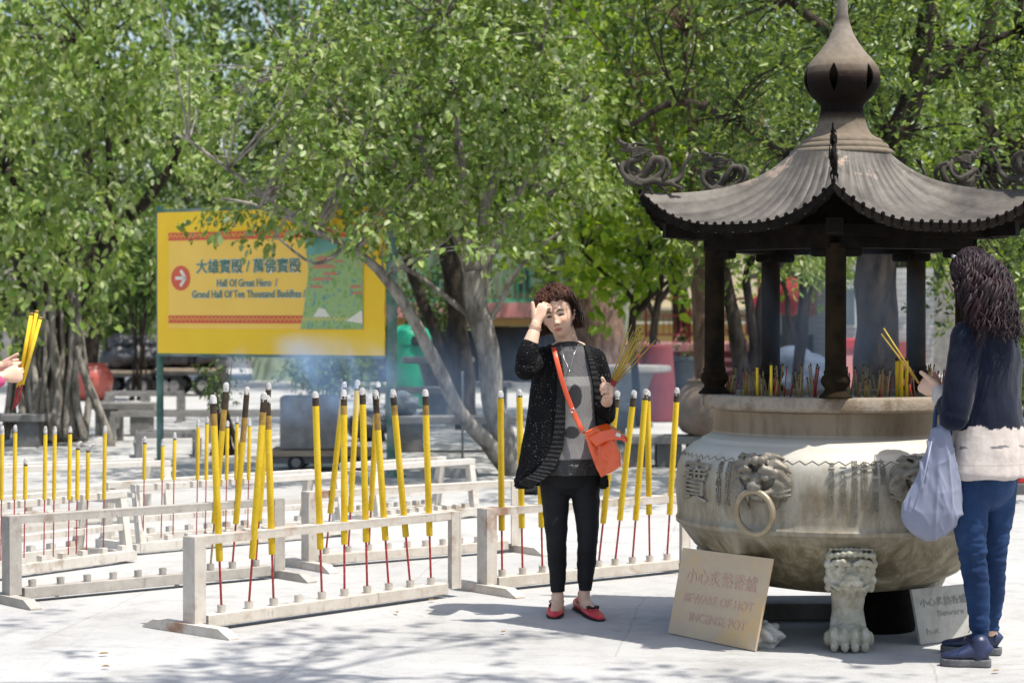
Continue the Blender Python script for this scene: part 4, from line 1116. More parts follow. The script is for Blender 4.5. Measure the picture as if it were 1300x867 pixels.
# overhanging tree outside the frame, to the right of the viewer: it shades the front of the yard
g = np.random.default_rng(77)
root = thing('tree', (4.6, 4.6, 0), 'tall tree outside the frame whose branch shades the front paving', 'tree')
tubes(root, 'trunk', M['bark_grey'], [[(Vector((4.6, 4.6, 0)), .28), (Vector((4.5, 4.7, 2)), .22), (Vector((4.1, 5.0, 4)), .18), (Vector((3.4, 5.4, 5.6)), .13)]], n=14)
tubes(root, 'limb', M['bark_grey'], [[(Vector((3.8, 5.2, 4.8)), .1), (Vector((2.4, 6.2, 5.6)), .07), (Vector((1.0, 7.0, 5.9)), .045), (Vector((-.6, 7.0, 6.0)), .03)]], n=8)
cs, rs, cn = [], [], []
def over(x0, x1, y0, y1, n, per):
    # clumps whose shade falls on the given patch of ground
    for _ in range(n):
        h = g.uniform(4.9, 6.4); gx_ = g.uniform(x0, x1); gy_ = g.uniform(y0, y1)
        cs.append(Vector((gx_ + .34 * h, gy_ - .22 * h, h))); rs.append(g.uniform(.18, .42)); cn.append(per)
over(-1.75, .35, 7.4, 8.8, 17, 50)
over(-1.2, .1, 9.0, 9.7, 7, 40)
over(-3.0, -1.6, 9.0, 10.2, 7, 40)
over(.3, 2.0, 7.4, 8.5, 10, 50)
link(leaves_mesh(cs, rs, cn, .10, seed=78), 'crown', M['leaf_mid'], root)
tubes(root, 'twigs', M['bark_grey'], twigs(cs, [Vector((3.4, 5.4, 5.6)), Vector((2.4, 6.2, 5.6)), Vector((1.0, 7.0, 5.9)), Vector((-.6, 7.0, 6.0))], .02, g), n=5, sub=3)
# ------------------------------------------------------------ sign board on two posts
M['green_paint'] = mat('weathered_green_paint', (0.05, 0.13, 0.10), (0.10, 0.19, 0.16), scale=5, rough=.6, c3=(0.22, 0.25, 0.24), bump=.2)
M['board_yellow'] = mat('sun_faded_yellow_vinyl', (0.90, 0.59, 0.03), (0.87, 0.54, 0.03), scale=2, rough=.5, spec=.3)
M['board_orange'] = mat('warm_orange_vinyl', (0.92, 0.60, 0.12), (0.88, 0.56, 0.10), scale=2, rough=.5, spec=.3)
M['board_red'] = mat('red_vinyl', (0.66, 0.10, 0.05), (0.60, 0.13, 0.06), scale=9, rough=.5)
M['board_white'] = mat('white_vinyl', (0.75, 0.72, 0.62), (0.70, 0.67, 0.58), rough=.5)
M['board_green'] = mat('dark_green_lettering', (0.06, 0.17, 0.13), (0.08, 0.20, 0.15), rough=.5)
SL = Vector((-3.40, 20.4, 0)); SR = Vector((-1.146, 19.1, 0))
sd = (SR - SL).normalized(); sn = Vector((sd.y, -sd.x, 0)); SW = (SR - SL).length
Z0, Z1 = 1.085, 2.43
sg = thing('sign_board', (SL + SR) / 2, 'yellow temple sign board on green posts with red arrow and green lettering', 'sign')
bh = Z1 - Z0
for q, P in enumerate((SL - sd * .02 - sn * .06, SR + sd * .04 - sn * .06)):
    b = MB(); b.tube([P, P + Vector((0, 0, 2.50 + .03 * q))], .034 if q == 0 else .048, 16); b.lathe([(.13, 0), (.13, .012), (.05, .014)], P, 16); b.build('post', M['green_paint'], sg, True, 50)
SM = Matrix(((sd.x, 0, sn.x, SL.x), (sd.y, 0, sn.y, SL.y), (0, 1, 0, Z0), (0, 0, 0, 1)))      # local u right, v up, w towards viewer
def brect(b, u0, v0, u1, v1, w0, w1):
    pts = [(u0, v0), (u1, v0), (u1, v1), (u0, v1)]
    b.prism(pts, w1 - w0, SM @ Matrix.Translation((0, 0, w0)))
b = MB(); brect(b, 0, 0, SW, bh, -.02, 0); b.build('board', M['board_yellow'], sg)
for P0, P1 in (((0, bh + .015), (SW, bh + .015)), ((0, -.012), (SW, -.012))):
    b = MB(); b.bar(SM @ Vector((P0[0], P0[1], -.03)), SM @ Vector((P1[0], P1[1], -.03)), .04, .03); b.build('frame_bar', M['green_paint'], sg)
def U(x): return (x - 62) / 893 * SW
def V(y): return bh - (y - 90) / 560 * bh
b = MB(); brect(b, U(110), V(552), U(878), V(172), .001, .004); b.build('inner_panel', M['board_orange'], sg)
for (y0, y1) in ((172, 203), (500, 530)):
    b = MB(); brect(b, U(110), V(y1), U(878), V(y0), .005, .008); band = b.build('red_band', M['board_red'], sg)
    b = MB()
    for i in range(46):
        u0 = U(114 + i * 16.6); u1 = U(114 + i * 16.6 + 8.3); u2 = U(114 + i * 16.6 + 16.6)
        va, vb = V(y1 - 9), V(y0 + 9)
        b.prism([(u0, va), (u1, vb), (u2, va), (u2, va + .008), (u1, vb + .008), (u0, va + .008)], .002, SM @ Matrix.Translation((0, 0, .009)))
    b.build('zigzag_pattern', M['board_orange'], band)
cc_ = (U(161), V(352))
b = MB(); b.prism([(cc_[0] + .115 * math.cos(a), cc_[1] + .118 * math.sin(a)) for a in np.linspace(0, 2 * PI, 40, endpoint=False)], .003, SM @ Matrix.Translation((0, 0, .005))); ar = b.build('arrow_disc', M['board_red'], sg)
b = MB()
for p0, p1 in (((-.06, 0), (.055, 0)), ((.0, .075), (.06, 0)), ((.0, -.075), (.06, 0))):
    a_ = SM @ Vector((cc_[0] + p0[0], cc_[1] + p0[1], .011)); c_ = SM @ Vector((cc_[0] + p1[0], cc_[1] + p1[1], .011)); b.bar(a_, c_, .003, .03, up=SM.to_3x3() @ Vector((0, 1, 0)) if False else (c_ - a_).cross(sn))
b.build('arrow', M['board_white'], ar)
def sign_text(s_, u, v, width, height, M_, w0, off=0.0, name='lettering', par=sg, mat_=None, xf=None):
    me = text_mesh(s_, 1.0, 0.5, offset=off)
    xs = [q.co.x for q in me.vertices]; ys = [q.co.y for q in me.vertices]
    cx, cy = (max(xs) + min(xs)) / 2, (max(ys) + min(ys)) / 2
    fx = width / (max(xs) - min(xs)); fy = height / (max(ys) - min(ys))
    for q in me.vertices:
        q.co = Vector(((q.co.x - cx) * fx, (q.co.y - cy) * fy, (q.co.z + .5) * .002))
    me.transform((xf or SM) @ Matrix.Translation((u, v, w0)))
    bm = bmesh.new(); bm.from_mesh(me); bmesh.ops.recalc_face_normals(bm, faces=bm.faces); bm.to_mesh(me); bm.free()
    return link(me, name, mat_ or M_, par)
for s_, x0, x1, y, hh in (('大雄寶殿 / 萬佛寶殿', 226, 642, 307, .135), ('Hall Of Great Hero  /', 310, 550, 373, .072), ('Grand Hall Of Ten Thousand Buddhas /', 208, 660, 416, .072)):
    u = (U(x0) + U(x1)) / 2; wd = U(x1) - U(x0)
    sign_text(s_, u, V(y), wd + .014, hh + .014, M['board_white'], .007, off=.045, name='lettering_outline')
    sign_text(s_, u, V(y), wd, hh, M['board_green'], .0105, off=.012)
# the picture at the right of the board: treetops with tiled roofs
M['pic_green'] = mat('printed_treetops', (0.16, 0.33, 0.10), (0.34, 0.46, 0.18), scale=14, c3=(0.12, 0.30, 0.24), rough=.5)
M['pic_teal'] = mat('printed_sky', (0.18, 0.42, 0.38), (0.12, 0.32, 0.28), scale=4, rough=.5)
M['pic_roof'] = mat('printed_roofs', (0.55, 0.20, 0.10), (0.42, 0.24, 0.18), scale=14, rough=.5)
pic = [(U(655), V(203)), (U(672), V(330)), (U(655), V(470)), (U(640), V(552)), (U(878), V(552)), (U(878), V(203))]
b = MB(); b.prism(pic, .002, SM @ Matrix.Translation((0, 0, .0085))); pc = b.build('printed_picture', M['pic_green'], sg)
b = MB(); b.prism([(U(660), V(204)), (U(670), V(270)), (U(730), V(262)), (U(800), V(235)), (U(876), V(240)), (U(876), V(204))], .001, SM @ Matrix.Translation((0, 0, .0115))); b.build('picture_sky', M['pic_teal'], pc)
for (x, y, w_, h_) in ((735, 275, 80, 16), (730, 305, 96, 16), (755, 335, 60, 12), (725, 355, 90, 12), (700, 385, 60, 10), (850, 385, 46, 12), (855, 410, 44, 10), (790, 290, 40, 10)):
    b = MB(); b.prism([(U(x - w_ / 2), V(y + h_)), (U(x + w_ / 2), V(y + h_)), (U(x + w_ / 3), V(y)), (U(x - w_ / 3), V(y))], .001, SM @ Matrix.Translation((0, 0, .0125))); b.build('picture_roof', M['pic_roof'], pc)
b = MB(); b.prism([(U(690), V(505)), (U(712), V(470)), (U(735), V(475)), (U(755), V(505))], .001, SM @ Matrix.Translation((0, 0, .0125))); b.build('picture_wall', M['board_white'], pc)
b = MB(); b.prism([(U(815), V(520)), (U(872), V(480)), (U(876), V(485)), (U(876), V(530))], .001, SM @ Matrix.Translation((0, 0, .0125)))
b.build('picture_wall', M['board_white'], pc)

# ------------------------------------------------------------ buildings behind
def brickmat(name, c1, c2, mort, sx, sy, z=1.0):
    m, t, b, o = nt(name)
    tc = t.nodes.new('ShaderNodeTexCoord').outputs['Object']
    mp = t.nodes.new('ShaderNodeMapping'); mp.inputs['Rotation'].default_value = (PI / 2, 0, 0); t.links.new(tc, mp.inputs[0])
    br = t.nodes.new('ShaderNodeTexBrick'); br.inputs['Scale'].default_value = 1; br.inputs['Brick Width'].default_value = sx; br.inputs['Row Height'].default_value = sy; br.inputs['Mortar Size'].default_value = .012
    br.inputs['Color1'].default_value = rgba(c1); br.inputs['Color2'].default_value = rgba(c2); br.inputs['Mortar'].default_value = rgba(mort)
    t.links.new(mp.outputs[0], br.inputs['Vector']); n = tex(t, 3, 5, vec=tc)
    t.links.new(mixc(t, 1.0, br.outputs[0], ramp(t, n.outputs[0], [(.3, (.85, .85, .85)), (.7, (1.08, 1.08, 1.08))]), 'MULTIPLY'), b.inputs['Base Color']); inp(b, 'Roughness', .8)
    return m
M['wall_green'] = mat('pale_green_plaster', (0.36, 0.45, 0.33), (0.44, 0.52, 0.40), scale=1.2, rough=.85)
M['wall_beige'] = mat('beige_plaster', (0.58, 0.50, 0.36), (0.66, 0.58, 0.43), scale=.8, rough=.85)
M['pink'] = mat('pink_painted_ledge', (0.62, 0.24, 0.24), (0.55, 0.30, 0.28), scale=2, rough=.7)
M['ochre'] = mat('ochre_paint', (0.52, 0.34, 0.10), (0.45, 0.30, 0.12), scale=2, rough=.7)
M['green_metal'] = mat('bright_green_metal', (0.05, 0.34, 0.20), (0.08, 0.38, 0.25), rough=.5)
M['dark_gap'] = mat('unlit_interior', (0.02, 0.02, 0.02), (0.05, 0.045, 0.04), scale=2, rough=.9)  # shade inside the openings painted as a near-black colour
M['maroon'] = mat('maroon_paint', (0.20, 0.035, 0.035), (0.27, 0.06, 0.05), scale=4, rough=.6)
M['red_brick'] = brickmat('orange_red_brick', (0.46, 0.11, 0.05), (0.38, 0.09, 0.05), (0.35, 0.3, 0.26), .45, .16)
M['grey_tile'] = brickmat('pale_grey_tile', (0.33, 0.33, 0.32), (0.38, 0.38, 0.37), (0.24, 0.24, 0.23), .22, .10)
M['window_glass'] = mat('dark_window_glass', (0.04, 0.06, 0.07), (0.09, 0.12, 0.13), scale=1, rough=.15, spec=.8)
def wbox(b, px0, px1, y0, y1, D, dep, Dref=None):
    x0, x1 = (px0 - 650) / F * D, (px1 - 650) / F * D
    z0, z1 = CH - (y1 - 400) / F * D, CH - (y0 - 400) / F * D
    b.box(((x0 + x1) / 2, D + dep / 2, (z0 + z1) / 2), (x1 - x0, dep, z1 - z0))
bd = thing('green_building', (-1, 46, 0), 'pale green building with bright green railings above a pink ledge, behind the pale tree', 'building')
b = MB(); b.box((-1.5, 49, 3.0), (8.5, 4.0, 6.0)); b.build('wall', M['wall_green'], bd)
b = MB(); wbox(b, 470, 735, 384, 403, 45.6, 1.2); b.build('ledge', M['pink'], bd)
b = MB(); wbox(b, 470, 735, 404, 414, 45.8, 1.0); b.build('band', M['ochre'], bd)
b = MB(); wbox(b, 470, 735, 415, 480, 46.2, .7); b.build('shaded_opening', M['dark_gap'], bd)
b = MB()
for y in (318, 380): wbox(b, 480, 735, y, y + 4, 45.7, .05)
for k in range(34): wbox(b, 482 + 7.6 * k, 483.4 + 7.6 * k, 320, 382, 45.7, .03)
b.build('railing', M['green_metal'], bd)
for x0 in (552, 655):
    b = MB(); wbox(b, x0, x0 + 20, 340, 372, 46.9, .15); wn_ = b.build('window', M['green_metal'], bd)
    b = MB(); wbox(b, x0 + 3, x0 + 17, 343, 369, 46.85, .05); b.build('pane', M['window_glass'], wn_)
bd = thing('beige_building', (3.2, 50, 0), 'beige plastered building with horizontal ledges behind the maroon barriers', 'building')
b = MB(); b.box((2.5, 53, 3.5), (7.0, 4, 7.0)); b.build('wall', M['wall_beige'], bd)
for y in (390, 408):
    b = MB(); wbox(b, 735, 975, y, y + 3.5, 50.6, .5); b.build('ledge', mat('ledge_%d' % y, (0.42, 0.40, 0.33), (0.5, 0.48, 0.4), rough=.8), bd)
b = MB(); wbox(b, 735, 975, 412, 440, 50.7, .3); b.build('lower_band', M['ochre'], bd)
tr_ = thing('raised_terrace', (3.6, 43, 0), 'raised terrace with pink edge and dark red steps behind the red tub', 'terrace')
b = MB(); wbox(b, 770, 985, 446, 512, 43, 4); b.build('riser_wall', M['maroon'], tr_)
b = MB(); wbox(b, 765, 990, 437, 446, 42.8, 4.4); b.build('edge', M['pink'], tr_)
for k, y in enumerate((455, 467, 479)):
    b = MB(); wbox(b, 845, 930, y, y + 4, 42.6 - .3 * k, .5); b.build('step', M['pink'], tr_)
    b = MB(); wbox(b, 845, 930, y + 4.2, 515, 42.65 - .3 * k, .25); b.build('step_riser', M['maroon'], tr_)
bd = thing('brick_building', (5.4, 41, 0), 'low orange red brick building seen between the roof posts', 'building')
b = MB(); wbox(b, 984, 1048, 350, 402, 41, 3); b.build('brick_wall', M['red_brick'], bd)
b = MB(); wbox(b, 984, 1048, 402, 425, 41.05, 2.9); b.build('base_wall', mat('base_grey', (.3, .29, .27), (.38, .37, .35), rough=.9), bd)
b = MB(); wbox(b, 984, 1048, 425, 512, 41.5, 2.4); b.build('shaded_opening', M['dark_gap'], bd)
b = MB(); wbox(b, 978, 1052, 343, 350, 40.6, 3.8); b.build('roof', M['stone_dark'], bd)
bd = thing('tiled_building', (6.6, 38, 0), 'pale grey tiled building with one tall dark window, right of the front roof post', 'building')
b = MB(); b.box((6.75, 40.2, 1.15), (1.75, 3.4, 2.3)); b.build('wall', M['grey_tile'], bd)
b = MB(); wbox(b, 1069, 1088, 364, 416, 38.42, .2); f = b.build('window', mat('window_frame_grey', (.5, .5, .5), rough=.6), bd)
b = MB(); wbox(b, 1072, 1085, 367, 413, 38.38, .05); b.build('pane', M['window_glass'], f)
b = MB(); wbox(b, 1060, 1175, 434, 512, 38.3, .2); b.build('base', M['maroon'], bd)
# low wall and beam at the back left
bd = thing('boundary_wall', (-9, 58, 0), 'long low grey wall across the far end of the yard, left of the buildings', 'wall')
b = MB(); b.box((-13, 58, .9), (22, .3, 1.8)); b.build('wall', M['stone'], bd)
b = MB(); b.box((-13, 57.95, 1.86), (22.2, .5, .12)); b.build('coping', M['stone_dark'], bd)
bd = thing('boundary_wall', (16, 52, 0), 'grey wall across the far end of the yard, right of the tiled building', 'wall')
b = MB(); b.box((17, 52, 1.2), (20, .3, 2.4)); b.build('wall', M['stone'], bd)
g = np.random.default_rng(9)
cs, rs, cn = [], [], []
for k in range(150):
    cs.append(Vector((g.uniform(-38, 38), g.uniform(64, 84), g.uniform(1, 13)))); rs.append(g.uniform(1.6, 3.0)); cn.append(170)
fw = link(leaves_mesh(cs, rs, cn, .45, seed=90, aspect=.7), 'far_woods', M['leaf_back'])
tag(fw, 'continuous green wood far behind the yard and buildings', 'wood', kind='stuff')

# ------------------------------------------------------------ yard furniture
def at_g(px, D): return Vector(((px - 650) / F * D, D, 0))
def stone_table(px, D, label, r=.55, h=.74):
    c = at_g(px, D); root = thing('stone_table', c, label, 'table', group='stone tables in the yard')
    b = MB(); b.lathe([(.02, h - .09), (r * .9, h - .09), (r, h - .07), (r, h - .02), (r * .97, h), (.02, h)], c, 40); b.build('table_top', M['stone'], root, True, 40)
    b = MB(); b.lathe([(.26, 0), (.27, .05), (.20, .12), (.17, .3), (.2, .5), (.28, h - .09)], c, 24); b.build('pedestal', M['stone_dark'], root, True, 40)
stone_table(556, 30, 'round stone table in front of the bright green dome bin', r=.52, h=.86)
stone_table(803, 27.5, 'round stone table in front of the red tub', r=.50, h=.80)
def bench(px0, px1, D, z, label, dark=False, dep=.38, legs=(.18, .82), lw=.24, rz=0.0):
    a, c = at_g(px0, D), at_g(px1, D); mid = (a + c) / 2; L = (c - a).length
    root = thing('stone_bench', mid, label, 'bench', rz, group='stone benches in the yard')
    b = MB(); b.box(mid + Vector((0, 0, z - .04)), (L, dep, .08), rz, bev=.012); b.build('seat', M['stone'], root)
    for q in legs:
        b = MB(); p = mid + Matrix.Rotation(rz, 3, 'Z') @ Vector(((q - .5) * L, 0, (z - .08) / 2)); b.box(p, (lw, dep * .8, z - .08), rz, bev=.01); b.build('leg', M['stone_dark'], root)
bench(493, 655, 22.6, .38, 'long stone bench with two dark block legs left of the pale trunk')
bench(480, 600, 27.5, .52, 'stone bench farther back, below the bright green bin')
bench(690, 800, 24, .45, 'stone bench behind the woman in the black cardigan')
bench(792, 905, 20.4, .30, 'stone bench carrying the big brown urn', legs=(.15, .5, .85))
bench(560, 650, 33, .42, 'short stone bench behind the pale trunk')
bench(745, 870, 30.5, .34, 'low stone bench behind the red tub')
# urn on bench
c = at_g(896, 20.35)
root = thing('ceramic_urn', c + Vector((0, 0, .302)), 'big round brown ceramic urn resting on a stone bench beside the cauldron', 'urn')
M['urn'] = mat('brown_glaze', (0.16, 0.115, 0.085), (0.24, 0.19, 0.15), scale=5, rough=.5, bump=.1)
b = MB(); b.lathe([(.14, .0), (.22, .03), (.29, .12), (.31, .22), (.30, .32), (.25, .42), (.19, .48), (.17, .50), (.18, .53), (.15, .53), (.14, .49)], c + Vector((0, 0, .302)), 40, cap=True); b.build('body', M['urn'], root, True, 50)
# small bin lid objects: green dome bins
M['bin_green'] = mat('bright_green_plastic', (0.01, 0.30, 0.16), (0.02, 0.36, 0.20), scale=2, rough=.35, spec=.5)
M['bin_dark'] = mat('dark_green_plastic', (0.008, 0.11, 0.075), (0.012, 0.14, 0.09), scale=2, rough=.4, spec=.5)
M['black'] = mat('black_rubber', (0.015, 0.015, 0.015), (0.03, 0.03, 0.03), scale=6, rough=.7)
def dome(px, D, w_, top, m, label, slot):
    c = at_g(px, D); r = w_ * D / F / 2; h = CH - (top - 400) / F * D
    root = thing('recycling_bin', c, label, 'bin', group='green dome recycling bins')
    b = MB(); b.lathe([(r * .95, 0.03), (r, .1), (r * 1.0, h - r * .75), (r * .95, h - r * .45), (r * .8, h - r * .2), (r * .5, h - r * .05), (r * .1, h)], c, 32); b.build('body', m, root, True, 50)
    b = MB(); b.lathe([(r * 1.03, h - r * .95), (r * 1.04, h - r * .9), (r * 1.03, h - r * .85), (r * .97, h - r * .86)], c, 32, closed=True); b.build('lid_rim', m, root, True, 50)
    b = MB(); z = CH - (slot[1] - 400) / F * D; b.box(c + Vector(((slot[0] - px) / F * D, -r * .93, z)), (.24, .1, .15), bev=.02); b.build('slot', M['black'], root)
    b = MB(); b.lathe([(r * .8, 0), (r * .8, .05)], c, 24); b.build('base', M['black'], root)
dome(521, 33, 54, 412, M['bin_green'], 'bright green dome bin to the right of the yellow board', (534, 432))
dome(769, 35, 50, 421, M['bin_dark'], 'dark green dome bin behind the hand holding incense', (786, 442))
# red tub: upside down tapered bin
M['tub'] = mat('faded_red_plastic', (0.13, 0.018, 0.022), (0.18, 0.035, 0.04), scale=3, rough=.5)
c = at_g(834, 29); root = thing('red_tub', c, 'upturned faded red plastic tub behind the stone table', 'tub')
b = MB(); hh = CH - (438 - 400) / F * 29
b.tube([c + Vector((0, 0, .0)), c + Vector((0, 0, .05)), c + Vector((0, 0, hh - .06)), c + Vector((0, 0, hh - .015)), c + Vector((0, 0, hh))], [(.285, .26), (.285, .26), (.215, .2), (.21, .19), (.18, .16)], 32, side=(1, 0, 0)); b.build('body', M['tub'], root, True, 35)
b = MB(); b.tube([c + Vector((0, 0, .02)), c + Vector((0, 0, .06))], [(.30, .275), (.30, .275)], 32, side=(1, 0, 0)); b.build('rim', M['tub'], root, True, 35)
# red basket beside it
c = at_g(812, 30.5); root = thing('red_box', c, 'small red box half hidden left of the red tub', 'box')
b = MB(); b.box(c + Vector((0, 0, .42)), (.35, .3, .84), bev=.02); b.build('body', mat('red_plastic', (.5, .03, .03), (.42, .03, .03), rough=.5), root)
b = MB(); b.box(c + Vector((0, 0, .86)), (.38, .33, .04), bev=.01); b.build('lid', MATS['red_plastic'], root)
# dark planter with small plant
c = at_g(864, 31); root = thing('plant_pot', c, 'dark blue flared plant pot beside the red tub', 'plant pot')
M['planter'] = mat('dark_blue_glaze', (0.03, 0.05, 0.07), (0.06, 0.08, 0.10), rough=.4)
b = MB(); b.lathe([(.15, 0), (.16, .3), (.17, .45), (.24, .78), (.30, .80), (.30, .84), (.26, .84), (.24, .78)], c, 28); b.build('pot', M['planter'], root, True, 50)
link(leaves_mesh([c + Vector((0, 0, .88))], [.2], [160], .06, seed=4), 'foliage', M['leaf_back'], root)
# large red round pot at left
c = at_g(117, 36); root = thing('red_jar', c, 'large round glazed red jar beside the banyan roots', 'jar')
M['redglaze'] = mat('red_brown_glaze', (0.33, 0.055, 0.04), (0.42, 0.11, 0.08), scale=3, rough=.3, spec=.6)
b = MB(); b.lathe([(.16, 0), (.25, .06), (.33, .2), (.36, .34), (.34, .46), (.27, .56), (.24, .60), (.27, .63), (.25, .63), (.22, .58)], c, 40); b.build('body', M['redglaze'], root, True, 50)
# carts with black bags
M['timber'] = mat('worn_timber', (0.26, 0.19, 0.13), (0.36, 0.29, 0.22), scale=4, rough=.85, stretch=(1, 6, 6), bump=.3)
M['bag_black'] = mat('black_rubbish_bag', (0.012, 0.013, 0.016), (0.03, 0.032, 0.04), scale=4, rough=.28, spec=.7, bump=.7, bscale=14, bdist=.04)
def cart(px0, px1, D, z, wheels, r, label, dep=.7):
    a, c = at_g(px0, D), at_g(px1, D); mid = (a + c) / 2; L = (c - a).length
    root = thing('flat_cart', mid, label, 'cart', group='flat carts')
    b = MB(); b.box(mid + Vector((0, 0, z - .03)), (L, dep, .05)); b.build('deck', M['timber'], root)
    b = MB()
    for s_ in (-1, 1):
        b = MB(); b.box(mid + Vector((0, s_ * dep * .42, z - .09)), (L * .96, .05, .07)); b.build('side_rail', M['stone_dark'], root)
    for wx in wheels:
        for s_ in (-1, 1):
            w_ = Vector(((wx - 650) / F * D, mid.y + s_ * dep * .42, r))
            b = MB(); b.tube([w_ + Vector((0, -.03, 0)), w_ + Vector((0, -.015, 0)), w_ + Vector((0, .015, 0)), w_ + Vector((0, .03, 0))], [r * .88, r, r, r * .88], 24); wh = b.build('wheel', M['black'], root, True, 40)
            b = MB(); b.tube([w_ + Vector((0, -.034, 0)), w_ + Vector((0, .034, 0))], r * .5, 16); b.build('hub', M['stone'], wh, True, 40)
    for wx in wheels:
        b = MB(); x = (wx - 650) / F * D; b.box((x, mid.y, (r + z - .1) / 2 + r * .3), (.05, dep * .8, max(.04, z - .1 - r))); b.build('axle_block', M['stone_dark'], root)
    return mid
cart(345, 472, 20.0, .20, (380, 449), .085, 'low flat timber cart carrying the pale stone block')
c0 = at_g(395, 20.0)
b = MB(); b.box(c0 + Vector((0, 0, .201 + .245)), (.56, .5, .49), .05, bev=.02)
me = b.mesh(); o = link(me, 'stone_block', M['stone']); tag(o, 'big pale square stone block resting on the low timber cart', 'stone block')
cart(135, 197, 39, .45, (142, 176, 187), .17, 'flat cart with black rubbish bags just right of the red jar', dep=1.0)
cart(206, 275, 38.5, .50, (214, 226, 262), .19, 'flat cart heaped with black rubbish bags behind the left sign post', dep=1.1)
random.seed(8)
bw = ['leftmost', 'second from the left', 'third from the left', 'rightmost']
for ci, (x0, x1, D, z) in enumerate(((137, 196, 39, .455), (208, 274, 38.5, .505))):
    for k in range(4):
        px = lerp(x0 + 6, x1 - 8, k / 3); r = random.uniform(.22, .30)
        c = at_g(px, D) + Vector((0, random.uniform(-.1, .1), z + r * .78))
        root = thing('rubbish_bag', c, 'black rubbish bag, %s on the cart %s' % (bw[k], 'beside the red jar' if ci == 0 else 'behind the sign post'), 'rubbish bag', group='black rubbish bags on the carts')
        b = MB(); b.ball(c, (r * 1.15, r, r * .85), 3, nz=.35, nsc=2.2); b.build('sack', M['bag_black'], root, True)
        b = MB(); b.tube([c + Vector((0, 0, r * .7)), c + Vector((.01, 0, r * .95)), c + Vector((.03, 0, r * 1.15))], [.05, .02, .06], 8); b.build('knot', M['bag_black'], root, True)
    for k in range(3):
        px = lerp(x0 + 14, x1 - 16, k / 2); r = random.uniform(.2, .26)
        c = at_g(px, D) + Vector((0, .1, z + r * 2.2))
        root = thing('rubbish_bag', c, 'black rubbish bag in the upper layer, %s on the cart %s' % (['left', 'middle', 'right'][k], 'beside the red jar' if ci == 0 else 'behind the sign post'), 'rubbish bag', group='black rubbish bags on the carts')
        b = MB(); b.ball(c, (r * 1.15, r, r * .85), 3, nz=.35, nsc=2.2); b.build('sack', M['bag_black'], root, True)
        b = MB(); b.tube([c + Vector((0, 0, r * .7)), c + Vector((.01, 0, r * .95)), c + Vector((.03, 0, r * 1.15))], [.05, .02, .06], 8); b.build('knot', M['bag_black'], root, True)
# timber beam lying behind
b = MB(); b.bar(at_g(205, 45) + Vector((0, 0, .9)), at_g(290, 45) + Vector((0, 0, .9)), .3, .16)
for q in (215, 280): b.box(at_g(q, 45) + Vector((0, 0, .41)), (.2, .3, .82))
tag(b.build('timber_bench', M['timber']), 'long pale timber beam on blocks behind the rubbish bags', 'bench')
# weathered grey frames beside the banyan
def frame(P, L, rz, h, label, w_=.45, posts=3):
    root = thing('wooden_trestle', P, label, 'trestle', rz, group='weathered grey trestles beside the banyan')
    d = Vector((math.cos(rz), math.sin(rz), 0)); n = Vector((d.y, -d.x, 0))
    for s_ in (0, 1):
        b = MB(); b.bar(P + n * w_ * s_ + Vector((0, 0, h - .03)), P + d * L + n * w_ * s_ + Vector((0, 0, h - .03)), .06, .06); b.build('rail', M['stone'], root)
        for k in range(posts):
            q = P + d * (L * k / (posts - 1) * .96 + .02) + n * w_ * s_
            b = MB(); b.box(q + Vector((0, 0, (h - .06) / 2)), (.07, .06, h - .06), rz); b.build('post', M['stone'], root)
    for k in (0, 1):
        b = MB(); b.bar(P + d * L * k * .98 + Vector((0, 0, h * .5)), P + d * L * k * .98 + n * w_ + Vector((0, 0, h * .5)), .05, .05); b.build('cross_bar', M['stone'], root)
frame(at_g(150, 24.5), 2.3, .0, .36, 'long grey trestle behind the stone block, left end by the banyan')
frame(at_g(140, 29), 1.0, .05, .42, 'shorter grey trestle farther back near the red jar')
frame(at_g(172, 22), .62, .2, .26, 'small low grey trestle behind the left sign post', posts=2)
bench(120, 200, 25.6, .40, 'grey slab bench tucked between the banyan and the frames', legs=(.2, .75))
bench(-60, 60, 23.5, .36, 'grey slab bench in front of the banyan roots')
# pole in a concrete block
c = G(590, 606)
root = thing('pole_stand', c, 'thin grey pole standing in a concrete block beside the pale tree', 'pole')
b = MB(); b.tube([c, c + Vector((0, 0, .09)), c + Vector((0, 0, .1))], [(.17, .14), (.14, .11), (.12, .1)], 4, side=(.7, .7, 0)); b.build('block', M['stone'], root)
b = MB(); b.tube([c + Vector((-.02, 0, .09)), c + Vector((-.02, 0, .95))], .011, 8); b.build('pole', M['stone'], root, True)
# plaid bag / clear sacks hanging under the trees: blue plastic sheet
c = at_g(528, 23.4)
M['plastic'] = mat('dusty_clear_plastic', (0.10, 0.14, 0.18), (0.22, 0.26, 0.30), scale=6, rough=.25, spec=.7, bump=.6, bscale=18, bdist=.03)
for px, D, z, r, lb in ((510, 22.7, .385, .15, 'crumpled grey plastic sack on the long stone bench'), (468, 24.5, 0, .2, 'dark crumpled sack on the ground behind the right sign post'), (674, 17.2, 0, .085, 'black crumpled bag on the ground beside the woman in the cardigan')):
    c = at_g(px, D) + Vector((0, 0, z + r * .8)); b = MB(); b.ball(c, (r * 1.3, r, r * .85), 3, nz=.5, nsc=2.4)
    tag(b.build('plastic_sack', M['plastic'] if D < 23 and px < 600 else M['bag_black'], None, True), lb, 'sack')
